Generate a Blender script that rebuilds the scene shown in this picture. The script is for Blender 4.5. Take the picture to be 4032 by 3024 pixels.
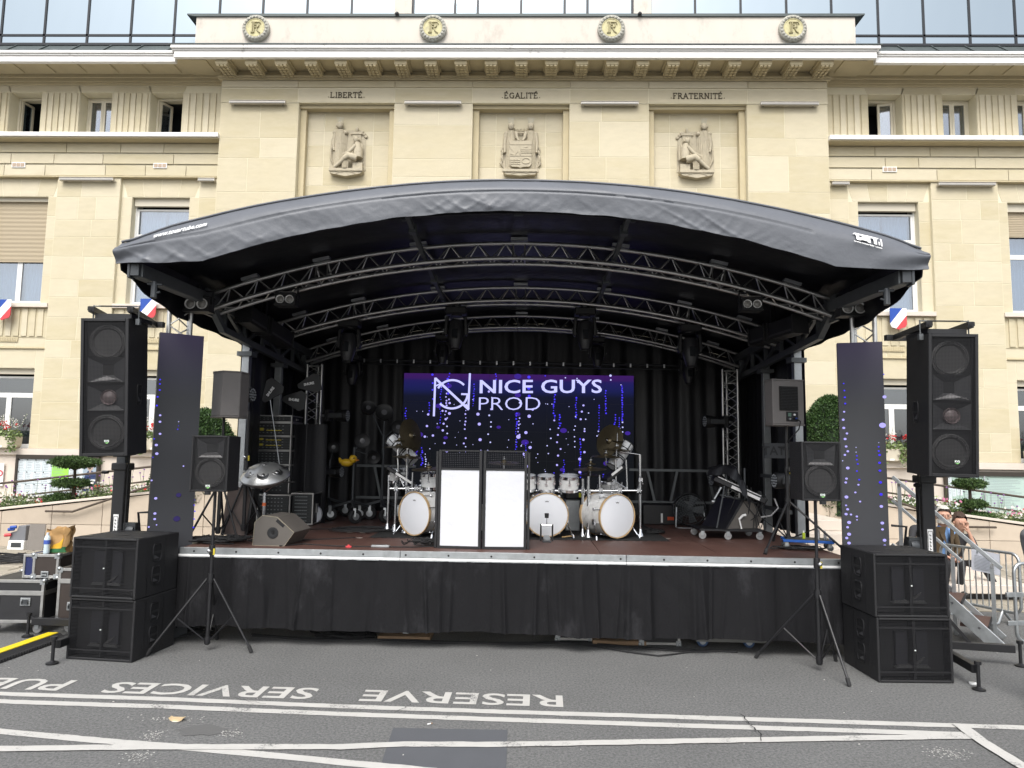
import bpy, bmesh, math, random
from mathutils import Vector as V, Matrix, Euler, noise
R = math.radians
rnd = random.Random(7)
for o in list(bpy.data.objects): bpy.data.objects.remove(o)
S = bpy.context.scene
COL = S.collection
# ---------------------------------------------------------------- camera, sky, sun, exposure
PITCH, ROLL, YAW, EYE = 0.09671553, 0.01486381, 0.02434787, 2.05
def axes():
    cy, sy = math.cos(YAW), math.sin(YAW)
    r = V((cy, sy, 0)); f = V((-sy, cy, 0)); u = V((0, 0, 1))
    f2 = f*math.cos(PITCH)+u*math.sin(PITCH); u2 = u*math.cos(PITCH)-f*math.sin(PITCH)
    return r*math.cos(ROLL)+u2*math.sin(ROLL), u2*math.cos(ROLL)-r*math.sin(ROLL), f2
AR, AU, AF = axes()
cam = bpy.data.objects.new('camera', bpy.data.cameras.new('camera')); COL.objects.link(cam)
cam.data.sensor_width = 36; cam.data.lens = 2800/4032*36; cam.data.clip_end = 2000; cam.data.clip_start = .05
M4 = Matrix((AR, AU, -AF)).transposed().to_4x4(); M4.translation = V((0, 0, EYE)); cam.matrix_world = M4
S.camera = cam
W = bpy.data.worlds.new('World'); S.world = W; W.use_nodes = True
nt = W.node_tree; nt.nodes.clear()
sky = nt.nodes.new('ShaderNodeTexSky'); sky.sky_type = 'NISHITA'; sky.sun_disc = False
SUN_EL, SUN_AZ = R(51), R(188)          # azimuth measured from +Y towards +X; the sun stands high behind the camera
sky.sun_elevation = SUN_EL; sky.sun_rotation = SUN_AZ; sky.air_density = 1.0; sky.dust_density = 3; sky.ozone_density = 1
hs = nt.nodes.new('ShaderNodeHueSaturation'); hs.inputs['Saturation'].default_value = .30
bg = nt.nodes.new('ShaderNodeBackground'); bg.inputs[1].default_value = .13
wo = nt.nodes.new('ShaderNodeOutputWorld')
nt.links.new(sky.outputs[0], hs.inputs['Color']); nt.links.new(hs.outputs[0], bg.inputs[0]); nt.links.new(bg.outputs[0], wo.inputs[0])
sl = bpy.data.lights.new('sun', 'SUN'); sl.energy = 1.4; sl.angle = R(35); sl.color = (1, .97, .92)
so = bpy.data.objects.new('sun', sl); COL.objects.link(so)
sd = V((math.sin(SUN_AZ)*math.cos(SUN_EL), math.cos(SUN_AZ)*math.cos(SUN_EL), math.sin(SUN_EL)))
so.rotation_euler = sd.to_track_quat('Z', 'Y').to_euler(); so.location = (0, -10, 30)
S.view_settings.view_transform = 'Standard'; S.view_settings.look = 'None'; S.view_settings.exposure = 1.04; S.view_settings.gamma = 1
S.cycles.max_bounces = 8; S.cycles.diffuse_bounces = 4; S.cycles.glossy_bounces = 4; S.cycles.transparent_max_bounces = 12
S.cycles.caustics_reflective = False; S.cycles.caustics_refractive = False
# ---------------------------------------------------------------- helpers
def ray(x, y): return AR*((x-2016)/2800)+AU*(-(y-1512)/2800)+AF
def at(x, y, Y):                       # the point seen at photo pixel x, y standing at depth Y
    d = ray(x, y); return V((0, 0, EYE))+d*(Y/d.y)
def gz(x, y, z=0.):                    # the same on a level at height z
    d = ray(x, y); return V((0, 0, EYE))+d*((z-EYE)/d.z)
MATS = {}
def mat(name, col, rough=.6, metal=0., var=0., vs=6., bump=0., bs=60., isl=0., spec=.5, emit=0., coat=0., stain=None, st_s=1.5, st_lo=.5, st_hi=.75, stretch=(1, 1, 1), col2=None):
    if name in MATS: return MATS[name]
    m = bpy.data.materials.new(name); m.use_nodes = True; MATS[name] = m
    n = m.node_tree.nodes; l = m.node_tree.links; b = n['Principled BSDF']
    b.inputs['Base Color'].default_value = (*col, 1); b.inputs['Roughness'].default_value = rough; b.inputs['Metallic'].default_value = metal
    b.inputs['Specular IOR Level'].default_value = spec; b.inputs['Coat Weight'].default_value = coat
    if emit: b.inputs['Emission Color'].default_value = (*col, 1); b.inputs['Emission Strength'].default_value = emit
    need = var or bump or isl or stain
    if not need: return m
    tc = n.new('ShaderNodeTexCoord'); mp = n.new('ShaderNodeMapping'); l.new(tc.outputs['Object'], mp.inputs[0]); mp.inputs['Scale'].default_value = stretch
    cur = None
    def mul(a_sock, fac_sock, lo, hi):
        mr = n.new('ShaderNodeMapRange'); l.new(fac_sock, mr.inputs[0]); mr.inputs[3].default_value = lo; mr.inputs[4].default_value = hi
        mx = n.new('ShaderNodeMix'); mx.data_type = 'RGBA'; mx.blend_type = 'MULTIPLY'; mx.inputs[0].default_value = 1
        if a_sock is None: mx.inputs[6].default_value = (*col, 1)
        else: l.new(a_sock, mx.inputs[6])
        l.new(mr.outputs[0], mx.inputs[7]); return mx.outputs[2]
    if col2:
        no = n.new('ShaderNodeTexNoise'); l.new(mp.outputs[0], no.inputs[0]); no.inputs['Scale'].default_value = vs*.5; no.inputs['Detail'].default_value = 4
        mx = n.new('ShaderNodeMix'); mx.data_type = 'RGBA'; l.new(no.outputs[0], mx.inputs[0]); mx.inputs[6].default_value = (*col, 1); mx.inputs[7].default_value = (*col2, 1); cur = mx.outputs[2]
    if isl:
        ge = n.new('ShaderNodeNewGeometry'); oi = n.new('ShaderNodeObjectInfo'); ad = n.new('ShaderNodeMath'); ad.operation = 'ADD'
        l.new(ge.outputs['Random Per Island'], ad.inputs[0]); l.new(oi.outputs['Random'], ad.inputs[1])
        fr = n.new('ShaderNodeMath'); fr.operation = 'FRACT'; l.new(ad.outputs[0], fr.inputs[0])
        if col2:
            mx2 = n.new('ShaderNodeMix'); mx2.data_type = 'RGBA'; l.new(fr.outputs[0], mx2.inputs[0]); l.new(cur, mx2.inputs[6]); mx2.inputs[7].default_value = (*col2, 1); cur = mx2.outputs[2]
        cur = mul(cur, fr.outputs[0], 1-isl, 1+isl)
    if var:
        no = n.new('ShaderNodeTexNoise'); l.new(mp.outputs[0], no.inputs[0]); no.inputs['Scale'].default_value = vs; no.inputs['Detail'].default_value = 6; no.inputs['Roughness'].default_value = .65
        cur = mul(cur, no.outputs[0], 1-var*1.4, 1+var*1.4)
        rr = n.new('ShaderNodeMapRange'); l.new(no.outputs[0], rr.inputs[0]); rr.inputs[3].default_value = max(.03, rough-.12); rr.inputs[4].default_value = min(1, rough+.12); l.new(rr.outputs[0], b.inputs['Roughness'])
    if stain:
        no = n.new('ShaderNodeTexNoise'); l.new(mp.outputs[0], no.inputs[0]); no.inputs['Scale'].default_value = st_s; no.inputs['Detail'].default_value = 8; no.inputs['Roughness'].default_value = .7
        cr = n.new('ShaderNodeMapRange'); l.new(no.outputs[0], cr.inputs[0]); cr.inputs[1].default_value = st_lo; cr.inputs[2].default_value = st_hi
        mx = n.new('ShaderNodeMix'); mx.data_type = 'RGBA'; l.new(cr.outputs[0], mx.inputs[0])
        if cur is None: mx.inputs[6].default_value = (*col, 1)
        else: l.new(cur, mx.inputs[6])
        mx.inputs[7].default_value = (*stain, 1); cur = mx.outputs[2]
    if cur is not None: l.new(cur, b.inputs['Base Color'])
    if bump:
        no = n.new('ShaderNodeTexNoise'); l.new(mp.outputs[0], no.inputs[0]); no.inputs['Scale'].default_value = bs; no.inputs['Detail'].default_value = 5
        bu = n.new('ShaderNodeBump'); bu.inputs['Strength'].default_value = min(1, bump); bu.inputs['Distance'].default_value = .02*max(1, bump); l.new(no.outputs[0], bu.inputs['Height']); l.new(bu.outputs[0], b.inputs['Normal'])
    return m
def glass_mat(name, tint=(.8, .9, 1), refl=.35, alpha=.35):       # window pane: part mirror, part see-through
    m = bpy.data.materials.new(name); m.use_nodes = True; n = m.node_tree.nodes; l = m.node_tree.links; n.clear()
    o = n.new('ShaderNodeOutputMaterial'); t = n.new('ShaderNodeBsdfTransparent'); g = n.new('ShaderNodeBsdfGlossy'); d = n.new('ShaderNodeBsdfDiffuse')
    t.inputs[0].default_value = (*tint, 1); g.inputs[0].default_value = (.95, .97, 1, 1); g.inputs['Roughness'].default_value = .02; d.inputs[0].default_value = (.02, .025, .03, 1)
    a = n.new('ShaderNodeMixShader'); a.inputs[0].default_value = alpha; l.new(d.outputs[0], a.inputs[1]); l.new(t.outputs[0], a.inputs[2])
    b = n.new('ShaderNodeMixShader'); b.inputs[0].default_value = refl; l.new(a.outputs[0], b.inputs[1]); l.new(g.outputs[0], b.inputs[2]); l.new(b.outputs[0], o.inputs[0])
    MATS[name] = m; return m
class MB:
    def __init__(s, off=(0, 0, 0)): s.v = []; s.f = []; s.m = []; s.off = V(off)
    def add(s, vs, fs, mi=0):
        k = len(s.v); s.v += [V(p) for p in vs]; s.f += [[i+k for i in f] for f in fs]; s.m += [mi]*len(fs); return s
    def box(s, x0, x1, y0, y1, z0, z1, mi=0):
        vs = [(x, y, z) for x in (x0, x1) for y in (y0, y1) for z in (z0, z1)]
        return s.add(vs, [(0, 1, 3, 2), (4, 6, 7, 5), (0, 4, 5, 1), (2, 3, 7, 6), (0, 2, 6, 4), (1, 5, 7, 3)], mi)
    def obox(s, c, size, rot=None, mi=0):
        rot = rot or Matrix.Identity(3); c = V(c); h = V(size)/2
        vs = [c+rot@V((x*h.x, y*h.y, z*h.z)) for x in (-1, 1) for y in (-1, 1) for z in (-1, 1)]
        return s.add(vs, [(0, 1, 3, 2), (4, 6, 7, 5), (0, 4, 5, 1), (2, 3, 7, 6), (0, 2, 6, 4), (1, 5, 7, 3)], mi)
    def beam(s, p, q, w, h, mi=0, up=(0, 0, 1)):
        p, q = V(p), V(q); d = (q-p); L = d.length; d.normalize(); u = V(up)
        if abs(d.dot(u)) > .98: u = V((0, 1, 0))
        x = d.cross(u).normalized(); z = x.cross(d)
        return s.obox((p+q)/2, (w, L, h), Matrix((x, d, z)).transposed(), mi)
    def tube(s, pts, r, n=8, mi=0, caps=True, closed=False):
        pts = [V(p) for p in pts]; N = len(pts); rs = r if isinstance(r, (list, tuple)) else [r]*N
        vs = []; prev = None
        for i, p in enumerate(pts):
            if closed: t = pts[(i+1) % N]-pts[i-1]
            else: t = pts[min(i+1, N-1)]-pts[max(i-1, 0)]
            t.normalize()
            if prev is None:
                a = V((0, 0, 1)) if abs(t.z) < .9 else V((1, 0, 0)); x = t.cross(a).normalized()
            else:
                x = prev-t*prev.dot(t); x = x.normalized() if x.length > 1e-6 else t.orthogonal().normalized()
            prev = x; y = t.cross(x)
            for k in range(n):
                a = 2*math.pi*k/n; vs.append(p+(x*math.cos(a)+y*math.sin(a))*rs[i])
        fs = []
        for i in range(N if closed else N-1):
            j = (i+1) % N
            for k in range(n): fs.append((i*n+k, i*n+(k+1) % n, j*n+(k+1) % n, j*n+k))
        if caps and not closed: fs += [tuple(range(n))[::-1], tuple((N-1)*n+k for k in range(n))]
        return s.add(vs, fs, mi)
    def lathe(s, prof, n=20, M=None, mi=0, caps=True):
        M = M or Matrix.Identity(4); vs = []; fs = []
        for r, z in prof:
            for k in range(n):
                a = 2*math.pi*k/n; vs.append(M@V((r*math.cos(a), r*math.sin(a), z)))
        for i in range(len(prof)-1):
            for k in range(n): fs.append((i*n+k, i*n+(k+1) % n, (i+1)*n+(k+1) % n, (i+1)*n+k))
        if caps: fs += [tuple(range(n))[::-1], tuple((len(prof)-1)*n+k for k in range(n))]
        return s.add(vs, fs, mi)
    def prism(s, poly, y0, y1, M=None, mi=0):      # polygon in x,z pushed from y0 to y1
        M = M or Matrix.Identity(4); n = len(poly)
        vs = [M@V((x, y0, z)) for x, z in poly]+[M@V((x, y1, z)) for x, z in poly]
        fs = [tuple(range(n)), tuple(range(2*n-1, n-1, -1))]+[(i, i+n, (i+1) % n+n, (i+1) % n) for i in range(n)]
        return s.add(vs, fs, mi)
    def grid(s, fn, nu, nv, mi=0):
        vs = [fn(i/nu, j/nv) for j in range(nv+1) for i in range(nu+1)]
        fs = [(j*(nu+1)+i, j*(nu+1)+i+1, (j+1)*(nu+1)+i+1, (j+1)*(nu+1)+i) for j in range(nv) for i in range(nu)]
        return s.add(vs, fs, mi)
    def sphere(s, c, r, n=10, mi=0, sc=(1, 1, 1)):
        prof = [(math.sin(math.pi*i/n)*1, -math.cos(math.pi*i/n)) for i in range(1, n)]
        M = Matrix.Translation(V(c))@Matrix.Diagonal((r*sc[0], r*sc[1], r*sc[2], 1)); return s.lathe(prof, n+4, M, mi)
    def mesh(s, name, mats, smooth=None, bevel=0, seg=1, recalc=True):
        me = bpy.data.meshes.new(name); o = s.off; me.from_pydata([tuple(p-o) for p in s.v], [], s.f)
        mats = mats if isinstance(mats, (list, tuple)) else [mats]
        for m in mats: me.materials.append(m)
        me.polygons.foreach_set('material_index', s.m)
        if recalc or bevel:
            bm = bmesh.new(); bm.from_mesh(me)
            if recalc: bmesh.ops.recalc_face_normals(bm, faces=bm.faces)
            if bevel:
                es = [e for e in bm.edges if len(e.link_faces) == 2 and e.calc_face_angle(0) > R(40)]
                bmesh.ops.bevel(bm, geom=es, offset=bevel, segments=seg, affect='EDGES', clamp_overlap=True)
            bm.to_mesh(me); bm.free()
        if smooth:
            me.polygons.foreach_set('use_smooth', [True]*len(me.polygons)); me.set_sharp_from_angle(angle=R(smooth))
        me.update(); return me
    def build(s, name, mats, parent=None, smooth=None, bevel=0, seg=1, kind=None, recalc=True, loc=None):
        return link(name, s.mesh(name, mats, smooth, bevel, seg, recalc), parent, kind, loc)
def link(name, me, parent=None, kind=None, loc=None):
    o = bpy.data.objects.new(name, me); COL.objects.link(o)
    if parent: o.parent = parent
    if kind: o['kind'] = kind
    if loc: o.location = loc
    return o
def thing(name, label, cat, loc=(0, 0, 0), rz=0., group=None, rot=None):
    o = bpy.data.objects.new(name, None); COL.objects.link(o); o.empty_display_size = .2
    o.location = loc; o.rotation_euler = rot or (0, 0, rz); return tag(o, label, cat, group)
def tag(o, label, cat, group=None):
    o['label'] = label; o['category'] = cat
    if group: o['group'] = group
    return o
def copy_tree(o, parent=None, label=None, group=None, loc=None, rz=None):
    c = o.copy(); COL.objects.link(c)
    if parent: c.parent = parent
    if label: c['label'] = label
    if group: c['group'] = group
    if loc is not None: c.location = loc
    if rz is not None: c.rotation_euler = (0, 0, rz)
    for ch in list(o.children): copy_tree(ch, c)
    return c
_rod = {}
def rod(name, p, q, r, m, parent=None, n=8):       # a bar that shares one mesh with all bars of its material
    k = (m.name, n)
    if k not in _rod:
        mb = MB(); mb.tube([(0, 0, 0), (0, 0, 1)], 1, n); _rod[k] = mb.mesh('bar', m, 50)
    p, q = V(p), V(q); o = bpy.data.objects.new(name, _rod[k]); COL.objects.link(o); d = q-p
    o.location = p; o.rotation_euler = d.to_track_quat('Z', 'Y').to_euler(); o.scale = (r, r, d.length)
    if parent: o.parent = parent
    return o
def text_mesh(txt, size, ext=.002, off=0., align='CENTER', sx=1., space=1.):
    cu = bpy.data.curves.new('text', 'FONT'); cu.body = txt; cu.size = size; cu.extrude = ext; cu.offset = off; cu.align_x = align; cu.space_character = space; cu.resolution_u = 3
    to = bpy.data.objects.new('text', cu); COL.objects.link(to); dg = bpy.context.evaluated_depsgraph_get(); dg.update()
    me = bpy.data.meshes.new_from_object(to.evaluated_get(dg)); bpy.data.objects.remove(to); bpy.data.curves.remove(cu)
    if sx != 1:
        for v in me.vertices: v.co.x *= sx
    return me
def text(name, txt, size, m, M, parent=None, ext=.002, off=0., align='CENTER', sx=1., space=1.):
    me = text_mesh(txt, size, ext, off, align, sx, space); me.transform(M); me.materials.clear(); me.materials.append(m)
    for p in me.polygons: p.material_index = 0
    return link(name, me, parent)
def TR(x, y, z, rx=0, ry=0, rz=0): return Matrix.Translation((x, y, z))@Euler((R(rx), R(ry), R(rz)), 'XYZ').to_matrix().to_4x4()
FRONT = Euler((R(90), 0, 0)).to_matrix().to_4x4()  # text plane facing -Y
def arc(c, r, a0, a1, n): return [(c[0]+r*math.cos(R(a0+(a1-a0)*i/n)), c[1]+r*math.sin(R(a0+(a1-a0)*i/n))) for i in range(n+1)]
# ---------------------------------------------------------------- shared materials
black = mat('black_paint', (.009, .009, .0105), .45, var=.15, vs=8, bump=.15, bs=250)
blackmat = mat('black_textured', (.010, .010, .0115), .62, var=.2, vs=5, bump=.4, bs=400)
rubber = mat('rubber', (.015, .015, .016), .8)
galv = mat('galvanised_steel', (.42, .44, .45), .42, .85, var=.22, vs=14, bump=.05)
galvd = mat('galvanised_steel_dull', (.15, .16, .165), .5, .6, var=.25, vs=10)
alu = mat('aluminium', (.56, .555, .54), .36, .92, var=.12, vs=9)
aluflat = mat('aluminium_profile', (.55, .56, .58), .4, .8, var=.15, vs=12)
chrome = mat('chrome', (.75, .76, .78), .12, 1.)
steel = mat('dark_steel', (.06, .065, .07), .45, .5, var=.2, vs=10)
white = mat('white_paint', (.78, .78, .77), .5, var=.05, vs=4)
printw = mat('white_print', (.75, .75, .75), .6)
blackp = mat('black_print', (.01, .01, .01), .6)
# ================================================================ town hall
stone = mat('limestone', (.505, .435, .262), .85, var=.08, vs=3, bump=.2, bs=45, isl=.05, col2=(.54, .485, .36), stretch=(1, 1, 3), stain=(.42, .35, .21), st_s=.55, st_lo=.58, st_hi=1.0)
mould = mat('limestone_moulding', (.50, .43, .28), .85, var=.10, vs=4, bump=.2, bs=40, stain=(.33, .28, .2), st_s=2.2, st_lo=.62, st_hi=.9)
mortar = mat('mortar', (.66, .61, .46), .9, var=.06)
pale = mat('pale_stone', (.55, .5, .44), .8, var=.09, vs=2.5, bump=.15, bs=30, isl=.04, col2=(.6, .53, .46))
render_ = mat('parapet_render', (.60, .555, .49), .85, var=.08, vs=2, stain=(.36, .32, .28), st_s=2.2, st_lo=.55, st_hi=.85, stretch=(1, 1, .5))
whitec = mat('white_cornice_paint', (.80, .785, .76), .7, var=.06, vs=3, stain=(.2, .185, .18), st_s=3.2, st_lo=.6, st_hi=.78, stretch=(1, 1, .55))
zinc = mat('zinc_flashing', (.07, .085, .085), .55, .3, var=.3, vs=5)
frame_w = mat('window_frame_white', (.72, .72, .70), .4)
frame_c = mat('window_frame_cream', (.62, .57, .45), .5, var=.06)
frame_d = mat('curtain_wall_frame', (.02, .022, .026), .4, .3)
roomdark = mat('room_dark', (.012, .013, .015), .9)
blindm = mat('roller_blind', (.36, .30, .21), .8, var=.03, bump=.1, bs=8)
blindl = mat('blind_box', (.5, .46, .37), .6)
curt = mat('net_curtain', (.42, .46, .5), .9, var=.1, vs=3)
glass = glass_mat('window_glass', refl=.22, alpha=.75)
glassdark = glass_mat('window_glass_dark', refl=.16, alpha=.4)
bluegl = bpy.data.materials.new('mirror_glass'); bluegl.use_nodes = True
b = bluegl.node_tree.nodes['Principled BSDF']; b.inputs['Base Color'].default_value = (.34, .395, .43, 1); b.inputs['Metallic'].default_value = 1; b.inputs['Roughness'].default_value = .03
tx = bluegl.node_tree.nodes.new('ShaderNodeTexNoise'); tx.inputs['Scale'].default_value = .8; bp = bluegl.node_tree.nodes.new('ShaderNodeBump'); bp.inputs['Strength'].default_value = .15; bp.inputs['Distance'].default_value = .05
bluegl.node_tree.links.new(tx.outputs[0], bp.inputs['Height']); bluegl.node_tree.links.new(bp.outputs[0], b.inputs['Normal'])
carved = mat('carved_letters', (.1, .085, .06), .9)
UX, UY = -.285, 16.75
TH = thing('town_hall', 'cream limestone town hall with carved reliefs, white cornice and mirrored glass top storey', 'building', (UX, UY, 0))
STONES = []                                          # (area, verts, faces)
def stone_block(u0, u1, z0, z1, v, proud=.005, j=.0055, top=None):
    a, b_, c, d = u0+j, u1-j, z0+j, z1-j; k = .003; t0, t1 = top or (a, b_)
    lo = [(a, v, c), (b_, v, c), (t1, v, d), (t0, v, d)]
    hi = [(a+k, v-proud, c+k), (b_-k, v-proud, c+k), (t1-k, v-proud, d-k), (t0+k, v-proud, d-k)]
    STONES.append(((b_-a)*(d-c), lo+hi, [(4, 5, 6, 7), (0, 1, 5, 4), (1, 2, 6, 5), (2, 3, 7, 6), (3, 0, 4, 7)]))
def courses(u0, u1, z0, z1, v, hs=(.52, .36), wmin=.75, wmax=1.35, seed=1, proud=.005):
    r = random.Random(seed); z = z1; i = seed; n = 0
    H = []
    while z-z0 > .2:
        h = min(hs[i % len(hs)], z-z0); i += 1
        if z-h-z0 < .2: h = z-z0
        H.append((z-h, z)); z -= h
    for a, b_ in H:
        n += 1; L = u1-u0
        k = max(1, round(L/r.uniform(wmin, wmax)))
        cuts = [u0]+sorted(u0+L*(q+(r.uniform(-.28, .28) if k > 1 else 0))/k for q in range(1, k))+[u1]
        for q in range(k): stone_block(cuts[q], cuts[q+1], a, b_, v, proud)
def voussoirs(u0, u1, z0, z1, v, n, flare=.12, proud=.005):
    um = (u0+u1)/2
    for q in range(n):
        a = u0+(u1-u0)*q/n; b_ = u0+(u1-u0)*(q+1)/n
        fa = (a-um)/(u1-um)*flare; fb = (b_-um)/(u1-um)*flare
        stone_block(a, b_, z0, z1, v, proud, top=(a+fa+.006, b_+fb-.006))
back = MB(); mo = MB(); wc = MB(); ps = MB()                    # mortar backing, mouldings, white cornice
# --- central block
NW = 1.19; NC = (-4.32, 0, 4.32); HB = 7.455
edges = [-HB]
for c in NC: edges += [c-NW, c+NW]
edges += [HB]
for i in range(0, 8, 2):
    a, b_ = edges[i], edges[i+1]; back.box(a, b_, 0, .6, 0, 10.61)
    courses(a, b_, 5.0, 10.605, 0, seed=3+i, hs=(.9, .56, .86, .45) if i in (2, 4) else (.52, .86, .45, .9), wmin=.9, wmax=1.5)
    if i in (0, 6): courses(a, b_, 1.9, 5.0, 0, seed=5+i, wmin=.8, wmax=1.4, hs=(.55, .7))
for c in NC:
    back.box(c-NW, c+NW, .32, .6, 0, 10.61)
    mo.box(c-NW+.002, c-1.04, .16, .318, 4, 10.52); mo.box(c+1.04, c+NW-.002, .16, .318, 4, 10.52)
    mo.box(c-NW+.003, c+NW-.003, .1, .319, 10.52, 10.607)
    courses(c-1.04, c+1.04, 5.0, 8.62, .32, seed=11, hs=(.5, .4), wmin=.7, wmax=1.0)
    zs = [8.62, 9.1, 9.66, 10.02, 10.5]
    for k in range(4):
        w = 1.04
        for a, b_ in ((-w, -.62), (-.62, .62), (.62, w)): stone_block(c+a, c+b_, zs[k], zs[k+1], .32)
# frieze, its mouldings and the bracket cornice
back.box(-HB, HB, -.02, .6, 10.612, 11.5)
fr = [-HB, -5.53, -3.12, -1.2, 1.2, 3.12, 5.53, HB]
for a, b_ in zip(fr, fr[1:]):
    stone_block(a, b_, 10.62, 10.975, -.02); stone_block(a, b_, 10.99, 11.17, -.02, .03)
mo.box(-HB-.06, HB+.06, -.09, .1, 11.175, 11.22); mo.box(-HB-.1, HB+.1, -.13, .1, 11.22, 11.27); mo.box(-HB-.03, HB+.03, -.06, .2, 11.27, 11.40)
mo.box(-8.25, 8.25, -.76, .2, 11.40, 11.44)
wc.box(-8.3, 8.3, -.80, -.70, 11.335, 11.50); wc.box(-8.33, 8.33, -.83, .4, 11.50, 11.535); wc.box(-8.36, 8.36, -.87, .4, 11.535, 11.62)
for s in (-1, 1): mo.box(s*7.9-.28, s*7.9+.28, -.6, -.05, 11.375, 11.405)
zc = MB(); zc.box(-8.4, 8.4, -.89, .4, 11.622, 11.64)
# parapet with metal cap
par = MB(); par.box(-7.98, 7.98, -.45, .0, 11.64, 12.57); par.build('parapet', render_, TH)
zc.box(-8.02, 8.02, -.49, .05, 12.572, 12.64)
for s in (-1, 1): zc.prism([(s*8.02, 12.572), (s*8.2, 12.61), (s*8.2, 12.64), (s*8.02, 12.64)], -.49, .05)
# --- wings
AW = (8.965, 10.775, 12.585, 14.395, 16.2); VW = .25
fl = MB()
for s in (-1, 1):
    def U(a, b_): return (min(s*a, s*b_), max(s*a, s*b_))
    def bk(a, b_, v0, v1, z0, z1, m=back): a, b_ = U(a, b_); m.box(a, b_, v0, v1, z0, z1)
    def cs(a, b_, z0, z1, v, **k): a, b_ = U(a, b_); courses(a, b_, z0, z1, v, **k)
    E = 17.0
    bk(HB, E, VW, .85, 11.0, 11.5); bk(HB, E, VW, .85, 8.79, 9.81)
    prev = HB
    for c in AW:
        bk(prev, c-.41, VW, .85, 9.81, 11.0); prev = c+.41
        a, b_ = U(c-.41-.02, c+.41+.02); voussoirs(a, b_, 11.0, 11.17, VW, 1, .06)
    prev = HB
    for c in AW:                                     # fluted panels between the attic windows
        a, b_ = U(prev, c-.41); p = MB(); p.box(a+.004, b_-.004, VW-.02, VW-.002, 9.82, 10.99)
        n = 6; w = (b_-a-.08)/n
        for k in range(n): p.box(a+.04+w*k+.022, a+.04+w*(k+1)-.022, VW-.05, VW-.018, 9.87, 10.965)
        p.build('fluted_panel', stone, TH, bevel=.006)
        prev = c+.41
        if prev < 14: a2, b2 = U(prev-.02, c+.41+.98); voussoirs(a2, b2, 11.0, 11.17, VW, 1, -.05)
    for k, (z, d) in enumerate(((11.18, .03), (11.25, .07), (11.34, .12))): bk(HB+.01, E, VW-d, VW+.1, z, z+(.07, .09, .11)[k], mo)
    bk(HB+.02, E, -.545, VW+.1, 11.425, 11.445, mo)
    bk(8.33, E, -.66, -.55, 11.30, 11.45, wc); bk(8.33, E, -.69, .3, 11.45, 11.49, wc); bk(8.37, E, -.72, .3, 11.49, 11.56, wc)
    for k in range(11):
        c = 8.72+k*.8; bk(c-.2, c+.2, -.5, .05, 11.40, 11.42, mo)
    bk(HB, E, -.1, VW+.1, 9.69, 9.80, wc); bk(HB, E, -.06, VW+.1, 9.66, 9.69, mo)
    for z0, z1 in ((9.40, 9.655), (9.11, 9.375), (8.80, 9.085)): cs(HB, E, z0, z1, VW-.02, hs=(.3,), wmin=1.0, wmax=1.5, seed=int(z0*100)+s, proud=.016)
    bk(HB, E, VW-.045, VW+.1, 8.765, 8.797, mo)
    # lower storeys: pilasters and window bays
    for a, b_ in ((HB, 8.0), (10.0, 11.6), (13.6, 15.2)):
        bk(a, b_, VW, .85, 1.99, 8.765); cs(a, b_, 1.995, 8.76, VW, seed=int(a*7)+s, hs=(.5, .58, .44), wmin=.55, wmax=1.0)
    for c in (9.0, 12.6):
        V1 = VW+.09; a, b_ = c-1.0, c+1.0; h = .73
        bk(a, c-h, V1, .85, 1.99, 8.765); bk(c+h, b_, V1, .85, 1.99, 8.765)
        bk(c-h, c+h, V1, .85, 8.30, 8.765); bk(c-h, c+h, V1, .85, 3.95, 5.50)
        for k in (-1, 1):
            x0, x1 = (a, c-h) if k < 0 else (c+h, b_)
            cs(x0, x1, 5.57, 8.3, V1, seed=3, hs=(.5, .6, .42), wmin=.4, wmax=.6); cs(x0, x1, 1.995, 4.42, V1, seed=4, hs=(.55, .5), wmin=.4, wmax=.6)
        a_, b2 = U(a+.14, b_-.14); voussoirs(a_, b2, 8.305, 8.76, V1, 4, .14)
        a_, b2 = U(c-h, c+h); voussoirs(a_, b2, 3.955, 4.42, V1, 1, 0)
        q_ = MB(); bk(a+.005, b_-.005, VW-.03, .5, 5.455, 5.56, q_); q_.build('window_sill', pale, TH, bevel=.006)
        bk(a+.004, b_-.004, V1-.05, .5, 4.43, 4.47, mo); cs(a, b_, 4.475, 4.70, V1, hs=(.3,), seed=8, wmin=.6, wmax=.9)
        p = MB(); a_, b2 = U(a+.005, b_-.005); p.box(a_, b2, V1-.015, V1-.002, 4.705, 5.45)
        for k in range(9):
            x = a_+.1+k*(b2-a_-.2)/9; p.box(x+.03, x+(b2-a_-.2)/9-.03, V1-.04, V1-.013, 4.74, 5.43)
        p.build('fluted_panel', stone, TH, bevel=.006)
        # vent under the first-floor window
        vm = MB(); x = s*c-.02; vm.box(x-.28, x+.28, V1-.03, V1-.01, 4.60, 4.72)
        for k in range(12): vm.box(x-.25+k*.042, x-.225+k*.042, V1-.04, V1-.028, 4.62, 4.70)
        vm.build('vent_grille', [mould], TH)
    bk(HB, E, .18, .85, 1.83, 1.985, ps)
    bk(HB, E, VW+.02, .85, 0, 1.83)
    a_, b2 = U(HB, E); courses(a_, b2, .0, 1.825, VW+.02, hs=(.92, .9), wmin=1.6, wmax=2.2, seed=31)
    ps.build('sill_band', pale, TH, bevel=.006); ps = MB()
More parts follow.
